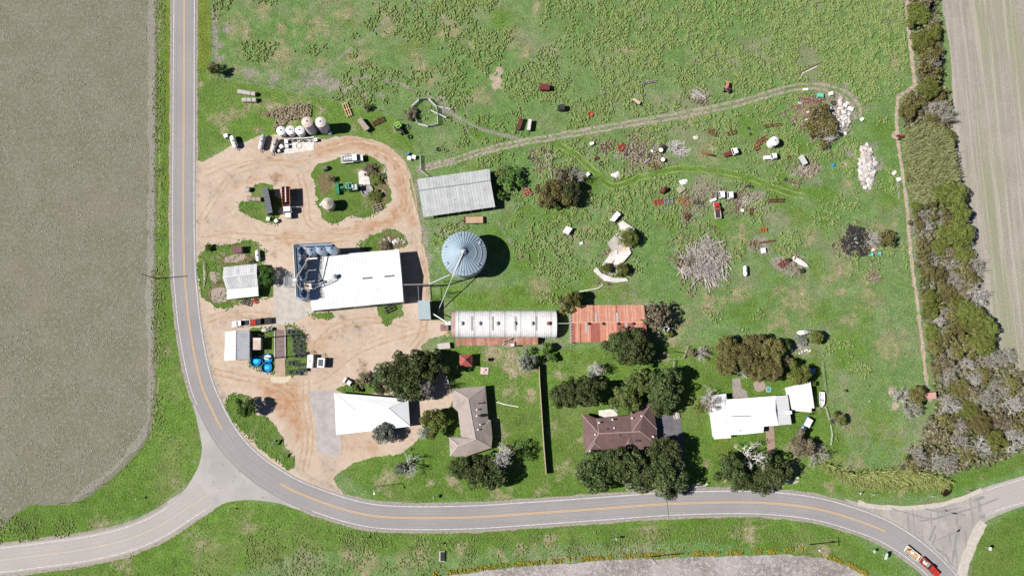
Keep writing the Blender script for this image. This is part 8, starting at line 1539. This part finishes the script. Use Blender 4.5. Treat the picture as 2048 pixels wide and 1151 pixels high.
woodheap('scattered lumber pile with tan and grey boards', 1614, 340, 18, 13, 46, math.radians(70), .5, 2.2, [WOODG, WOOD, TAN, M('pale_post', (0, 0, 0))], 'lumber_pile', 'board', wd=.22); woodheap('pale planks fanned out from the round wire rake', 1505, 402, 24, 11, 22, math.radians(12), .5, 4.2, [M('pale_post', (0, 0, 0)), M('straw_wood', (.46, .41, .32))], 'plank_heap', 'plank', hz=.3, wd=.17); woodheap('rusty round wire rake among the planks', 1472, 415, 6, 11, 20, 1.4, .5, 2, [M('rust_brown', (0, 0, 0)), WOOD], 'wire_rake', 'tine', hz=.6, wd=.08)
woodheap('brown plank stack at the north of the junk circle', 1280, 281, 10, 6, 22, .2, .6, 1.6, [M('dark_timber', (0, 0, 0)), RUST, WOOD], 'plank_stack', 'plank', hz=.6); woodheap('collapsed wooden crate in the south-east pasture', 1750, 553, 10, 6, 18, .35, .25, 2.4, [WOOD, M('dark_timber', (0, 0, 0))], 'collapsed_crate', 'board', hz=.5, wd=.2); woodheap('few tan boards on the grass east of the grain bin', 1044, 512, 6, 4, 9, .4, .5, 1.5, [TAN, WOOD, DARK], 'board_heap', 'board', hz=.3); woodheap('dry pale sticks south of the junk row', 1395, 425, 14, 12, 18, .8, .4, 2.4, [M('straw_wood', (0, 0, 0))], 'stick_heap', 'stick', hz=.2, wd=.07)
woodheap('row of rough timber blocks along the east side of the round island', 769, 360, 5, 32, 16, 1.5, .5, 1.3, [WOOD, WOODG, CONC], 'timber_row', 'timber', hz=.3, wd=.4); woodheap('tan rails laid along the west edge of the white barn grass', 409, 560, 2, 26, 9, 1.6, .1, 5, [M('straw_wood', (0, 0, 0))], 'rail_heap', 'rail', hz=.15, wd=.14)
# slatted pallet under a white sheet
p = G(1362, 377, .9); t = thing('slatted_rack', 'cream slatted rack below the crumpled white sheet', 'rack', (p.x, p.y, 0), math.radians(38))
for i in range(9): MB().beam((-1.2+.3*i, -.85, .75), (-1.2+.3*i, .85, .75), .11, .06).build('slat', M('cream_slat', (.66, .6, .42)), t)
for y in (-.85, .85): MB().beam((-1.3, y, .8), (1.3, y, .8), .1, .1).build('rail', M('cream_slat', (0, 0, 0)), t)
for x in (-1.1, 1.1):
    for y in (-.8, .8): MB().tube((x, y, 0), (x, y, .75), .05).build('leg', WOODG, t)
def crumple(label, px, py, sx, sy, h, rz, mat, name, cat, seed):
    r = np.random.default_rng(seed); n = 9; u = np.linspace(-1, 1, n); X, Y = np.meshgrid(u, u); rr = np.sqrt(X**2+Y**2)
    Z = h*(1-.5*rr)*(.55+.7*r.random((n, n))); Z[rr > 1.15] = .03; p = G(px, py); t = thing(name, label, cat, p, rz)
    v = np.column_stack([(X*sx/2*(1+.15*r.standard_normal((n, n)))).ravel(), (Y*sy/2*(1+.15*r.standard_normal((n, n)))).ravel(), np.maximum(Z, .03).ravel()]); ix = np.arange(n*n).reshape(n, n)
    link('sheet', npmesh('sheet', v, np.column_stack([ix[:-1, :-1].ravel(), ix[:-1, 1:].ravel(), ix[1:, 1:].ravel(), ix[1:, :-1].ravel()]), mat), t); m = MB()
    for k in range(3): m.rock((r.uniform(-.3, .3)*sx, r.uniform(-.3, .3)*sy, h*.5), .2, .15, h*.3)
    m.build('fold', mat, t)
crumple('crumpled white sheet beside the cream slatted rack', 1366, 364, 2.6, 1.5, .6, .3, WHITE, 'white_sheet', 'sheet', 1); crumple('heap of broken white concrete bits by the lush track', 1231, 350, 2.8, 1.8, .5, .4, CONCP, 'concrete_heap', 'rubble heap', 2); crumple('pale rock beside the white branch heap', 1392, 275, 2., 1.2, .5, .2, M('cream_rock', (.55, .5, .4)), 'rock', 'rock', 3); crumple('white cloth rags on the east end of the tyre pile', 1746, 499, 1.6, 1.1, .5, .2, M('rag', (.62, .5, .46)), 'rags', 'rags', 4); crumple('white rags on top of the tyre pile', 1712, 487, 1.6, .9, 1.2, -.3, M('rag', (0, 0, 0)), 'rags', 'rags', 5)
t = thing('tarp_shelter', 'tilted white tarp shelter casting a black shadow in the weeds', 'shelter', tuple(G(1136, 463)), math.radians(-32))
MB().slab((-1.4, -1.1, .3), (.6, -1.2, 1.7), (.7, 1.3, 1.75), (-1.4, 1.2, .35), .05).build('tarp', M('pinkish_tarp', (.62, .58, .6), (.5, .45, .46)), t)
for x, y, z in ((.6, -1.2, 1.7), (.7, 1.3, 1.75), (.6, 0, 1.7)): MB().tube((x, y, 0), (x, y, z), .05).build('pole', WOODG, t)
MB().box(.9, .6, 0, .8, 1., .8, .3).build('crate', WOOD, t)
p, rz, L = pose((1585, 515), (1617, 535)); t = thing('white_hull', 'long white tapered hull lying beside red discs and black drums', 'hull', p, rz)
m = MB(); o = [(-L/2, -.5), (-L*.1, -.8), (L*.3, -.55), (L/2, 0), (L*.3, .55), (-L*.1, .8), (-L/2, .5)]; n = 7
m.add([(x, y, .1) for x, y in o]+[(x*.95, y*.8, .7) for x, y in o], [tuple(range(n-1, -1, -1)), tuple(range(n, 2*n))]+[(i, (i+1) % n, n+(i+1) % n, n+i) for i in range(n)]); m.build('shell', WHITE, t); MB().beam((-L*.45, 0, .74), (L*.42, 0, .72), .12, .1).build('keel', M('rust_brown', (0, 0, 0)), t); MB().box(-L*.4, 0, .3, .4, 1., .5).build('transom', RUSTL, t)
# rubble and slabs
q = random.Random(17)
CH = [M('pale_rubble', (.56, .54, .51), (.45, .43, .41), scale=2), M('white_rubble', (.64, .62, .6), (.52, .5, .48), scale=2), M('pink_rubble', (.5, .44, .41)), M('grey_rubble', (.42, .4, .38))]
rocks = [MB().rock((0, 0, .3), 1, 1, .8, q).mesh('rubble_block', CONCP) for i in range(8)]
def chunks(n, f, lo, hi, label, group, mats, h=1.0, cat='rubble'):
    k = 0
    while k < n:
        x, y, d = f()
        if d > 1: continue
        p = G(x, y); s = q.uniform(lo, hi)**1.4; o = link('rubble_block', q.choice(rocks)); setmat(o, q.choice(mats)); o.location = (p.x, p.y, max(0, 1-d)*h*q.random()); o.scale = (s*q.uniform(.6, 1.4), s*q.uniform(.6, 1.2), s*q.uniform(.4, .9)); o.rotation_euler = (q.uniform(-.4, .4), q.uniform(-.4, .4), q.uniform(0, 6)); tag(o, label, cat, group); k += 1
def f1(): x, y = q.uniform(1708, 1758), q.uniform(288, 380); w_ = 17-abs(y-330)*.12; return x, y, math.hypot((x-1733-(y-330)*.02)/w_, (y-334)/46)
chunks(150, f1, .4, 1.05, 'white broken concrete chunk in the long rubble pile', 'chunks of the white rubble pile', CH, 1.2)
def f2(): x, y = q.uniform(1655, 1706), q.uniform(190, 275); return x, y, math.hypot((x-1682+(y-235)*.1)/18, (y-235)/40)
chunks(60, f2, .4, 1.0, 'broken white block dumped along the east side of the scrap heap', 'blocks of the scrap heap', CH, .8)
def f3(): x, y = q.uniform(1580, 1650), q.uniform(190, 270); return x, y, math.hypot((x-1615)/36, (y-225)/26)
chunks(36, f3, .2, .5, 'rusty brown lump in the west of the scrap heap', 'lumps of the scrap heap', [RUST, WOOD, M('dark_timber', (0, 0, 0)), M('grey_rubble', (0, 0, 0))], .5, 'scrap')
def f4(): x, y = q.uniform(1335, 1375), q.uniform(495, 545); return x, y, math.hypot((x-1355)/20, (y-520)/22)
chunks(16, f4, .2, .45, 'rusty brown lump at the west edge of the brush pile', 'lumps of the brush pile', [RUST, WOOD, DARK], .4, 'scrap')
def f5(): x, y = q.uniform(750, 812), q.uniform(470, 498); return x, y, math.hypot((x-783)/27, (y-484)/9)
chunks(26, f5, .35, .8, 'pale concrete block in the row behind the warehouse', 'blocks behind the warehouse', [CONC, CH[0], CH[3]], .4)
def f6(): x, y = q.uniform(1650, 1662), q.uniform(690, 712); x = q.uniform(1592, 1626); return x, y, math.hypot((x-1610)/15, (y-700)/9)
chunks(20, f6, .2, .5, 'pinkish white rubble lump on the bare patch below the propane tank', 'rubble below the propane tank', [CH[1], CH[2]], .3)
for lb, pts, z0, z1, mt in [('white slab with orange stain, top of the slab heap', [(1238, 449), (1246, 444), (1266, 458), (1262, 464), (1244, 457)], .3, .7, CONCP), ('pale slab on the west side of the slab heap', [(1217, 486), (1228, 474), (1236, 478), (1234, 492), (1224, 498)], .1, .45, CONC), ('long pale slab sloping down the slab heap', [(1207, 528), (1222, 507), (1230, 501), (1232, 512), (1222, 526), (1212, 532)], .2, .6, CONCP), ('largest white slab, with pinkish stain, in the slab heap', [(1230, 525), (1232, 516), (1244, 500), (1254, 497), (1258, 508), (1246, 522), (1236, 530)], .4, .8, M('stained_slab', (.68, .6, .57), (.6, .38, .3), scale=.35, lo=.5, hi=.7)), ('curved white slab along the south rim of the slab heap', [(1192, 543), (1198, 538), (1206, 548), (1224, 555), (1246, 556), (1250, 560), (1230, 563), (1210, 560)], .1, .5, CONCP), ('square slab in the middle of the slab heap', [(1228, 496), (1240, 490), (1250, 494), (1240, 504), (1230, 504)], .2, .55, CONC)]:
    W = [G(*a_) for a_ in pts]; c = ctr(W); W = [c+(p-c)*1.22 for p in W]; t = thing('concrete_slab', lb, 'slab', c); MB().prism([(p.x-c.x, p.y-c.y) for p in W], -.02, z1).build('slab', mt, t); MB().beam(W[0]-c+Vector((0, 0, z1-.1)), W[2]-c+Vector((0, 0, z1+.02)), .05, .05).build('rebar', RUST, t)
def f7(): x, y = q.uniform(1215, 1275), q.uniform(455, 560); return x, y, math.hypot((x-1243+(y-510)*.25)/16, (y-508)/48)
chunks(30, f7, .25, .6, 'grey concrete lump between the slabs of the slab heap', 'lumps of the slab heap', [CONC, CH[0], CH[3]], .4)
def mound(label, cx, cy, rx, ry, h, mat, name, seed, rot=0.):
    n = 26; r = np.random.default_rng(seed); u = np.linspace(-1.1, 1.1, n); X, Y = np.meshgrid(u, u); rr = np.sqrt(X**2+Y**2)
    p = G(cx, cy); k = .157; wob = fbm(X*2.2+seed, Y*2.2, seed, 3)-.5; Z = h*np.clip(1.15-(rr+wob*.9)**2, -.2, 1)*(.75+.5*r.random((n, n)))-.03
    v = np.column_stack([(X*rx*k+.12*r.standard_normal((n, n))).ravel(), (Y*ry*k+.12*r.standard_normal((n, n))).ravel(), Z.ravel()]); ix = np.arange(n*n).reshape(n, n)
    o = link(name, npmesh(name, v, np.column_stack([ix[:-1, :-1].ravel(), ix[:-1, 1:].ravel(), ix[1:, 1:].ravel(), ix[1:, :-1].ravel()]), mat)); o.location = p; o.rotation_euler = (0, 0, rot); return tag(o, label, 'rubble', kind='stuff')
mound('crushed white rubble that the long rubble pile is made of', 1733, 334, 17, 45, .8, M('crushed_rubble', (.5, .475, .45), (.36, .34, .32), scale=1.6, spot=(.33, .29, .27), sscale=2.2, slo=.52, shi=.66), 'crushed_rubble', 3)
mound('black tyre scraps and dirt under the tyre pile', 1713, 484, 31, 26, .16, M('tyre_dirt', (.06, .055, .05), (.14, .125, .11), scale=2.5), 'tyre_scraps', 4)
mound('pale rubble under the broken slabs of the slab heap', 1240, 500, 17, 50, .35, M('slab_rubble', (.5, .48, .455), (.36, .34, .31), scale=1.4), 'slab_rubble', 5, -.28)
mound('brown rusty rubbish in the west of the scrap heap', 1622, 226, 42, 32, .3, M('rusty_rubbish', (.15, .11, .08), (.22, .18, .135), scale=1.6, spot=(.16, .07, .045), sscale=1.8, slo=.55, shi=.65), 'rusty_rubbish', 6)
mound('pale rubbish along the east of the scrap heap', 1684, 236, 17, 38, .35, M('pale_rubbish', (.36, .335, .31), (.23, .2, .18), scale=2, spot=(.1, .09, .085), sscale=2, slo=.55, shi=.65), 'pale_rubbish', 7)
# brush pile
t = thing('brush_pile', 'big pile of bleached grey branches in the junk field', 'brush pile', tuple(G(1406, 520))); t.scale = (1.22, 1.22, 1.15)
for x, y, s, h in ((0, 0, 6.2, 1.5), (1.8, 3.2, 4.2, 1.2), (2., -3.4, 4.6, 1.1), (-2.6, 1., 4.2, 1.), (3.6, .6, 4.4, 1.1), (-3.4, -2.2, 3.6, .9), (.2, -1.8, 4.6, 1.3)):
    o = link('branches', PILEM, t); setmat(o, twmat('bleached_twigs', (.56, .51, .48), (.38, .345, .325))); o.location = (x, y, 0); o.scale = (s*.78, s*.78, h*2.2); o.rotation_euler = (0, 0, x+y)
q = random.Random(23)
for i in range(170):
    a, r_ = q.uniform(0, 6.28), math.sqrt(q.random()); x, y = r_*7.2*math.cos(a), r_*7.0*math.sin(a)
    if y > 1+.6*x+4 and x < 0: continue
    th = q.gauss(math.pi/2+.3, .7); L = q.uniform(1.6, 4.2); z = .2+1.3*(1-r_)*q.random(); d = Vector((math.cos(th), math.sin(th), q.gauss(0, .12)))*L/2
    MB().tube((x-d.x, y-d.y, max(.08, z-d.z)), (x+d.x, y+d.y, max(.08, z+d.z)), q.uniform(.09, .2), q.uniform(.06, .13), 5).build('log', q.choice([WOODG, M('pale_post', (0, 0, 0)), M('straw_wood', (0, 0, 0))]), t)
q = random.Random(29)
def litter(label, poly, n, name):
    m = MB(); P = [G(*p) for p in poly]; x0, x1 = min(p.x for p in P), max(p.x for p in P); y0, y1 = min(p.y for p in P), max(p.y for p in P); pl = [(p.x, p.y) for p in P]; k = 0
    while k < n:
        x, y = q.uniform(x0, x1), q.uniform(y0, y1)
        if inside(np.array([[x, y]]), pl)[0]: m.rock((x, y, .06), q.uniform(.06, .22), q.uniform(.05, .15), q.uniform(.04, .12), q); k += 1
    return tag(m.build(name, leafmat('litter_mix', [(.06, .045, .035), (.2, .15, .11), (.36, .3, .25), (.55, .52, .48)])), label, 'litter', kind='stuff')
litter('small scraps littering the scrap heap', [(1580, 195), (1640, 185), (1700, 200), (1708, 260), (1680, 280), (1600, 270), (1575, 230)], 420, 'scrap_litter'); litter('small debris on the ground of the junk circle', [(1238, 285), (1330, 280), (1340, 335), (1290, 345), (1240, 325)], 160, 'junk_litter'); litter('fine white rubble round the long rubble pile', [(1705, 290), (1740, 286), (1760, 310), (1755, 380), (1725, 385), (1706, 330)], 260, 'rubble_litter'); litter('pale scraps and ash strewn over the tyre pile', [(1684, 470), (1700, 455), (1725, 460), (1745, 480), (1740, 508), (1710, 512), (1690, 500)], 160, 'ash_litter'); litter('small bits of wood along the junk row', [(1305, 380), (1420, 385), (1520, 390), (1570, 400), (1500, 430), (1400, 440), (1310, 420)], 220, 'wood_litter'); litter('bits of bark and stone under the slab heap', [(1195, 530), (1220, 480), (1250, 440), (1280, 470), (1265, 540), (1230, 565)], 120, 'stone_litter')
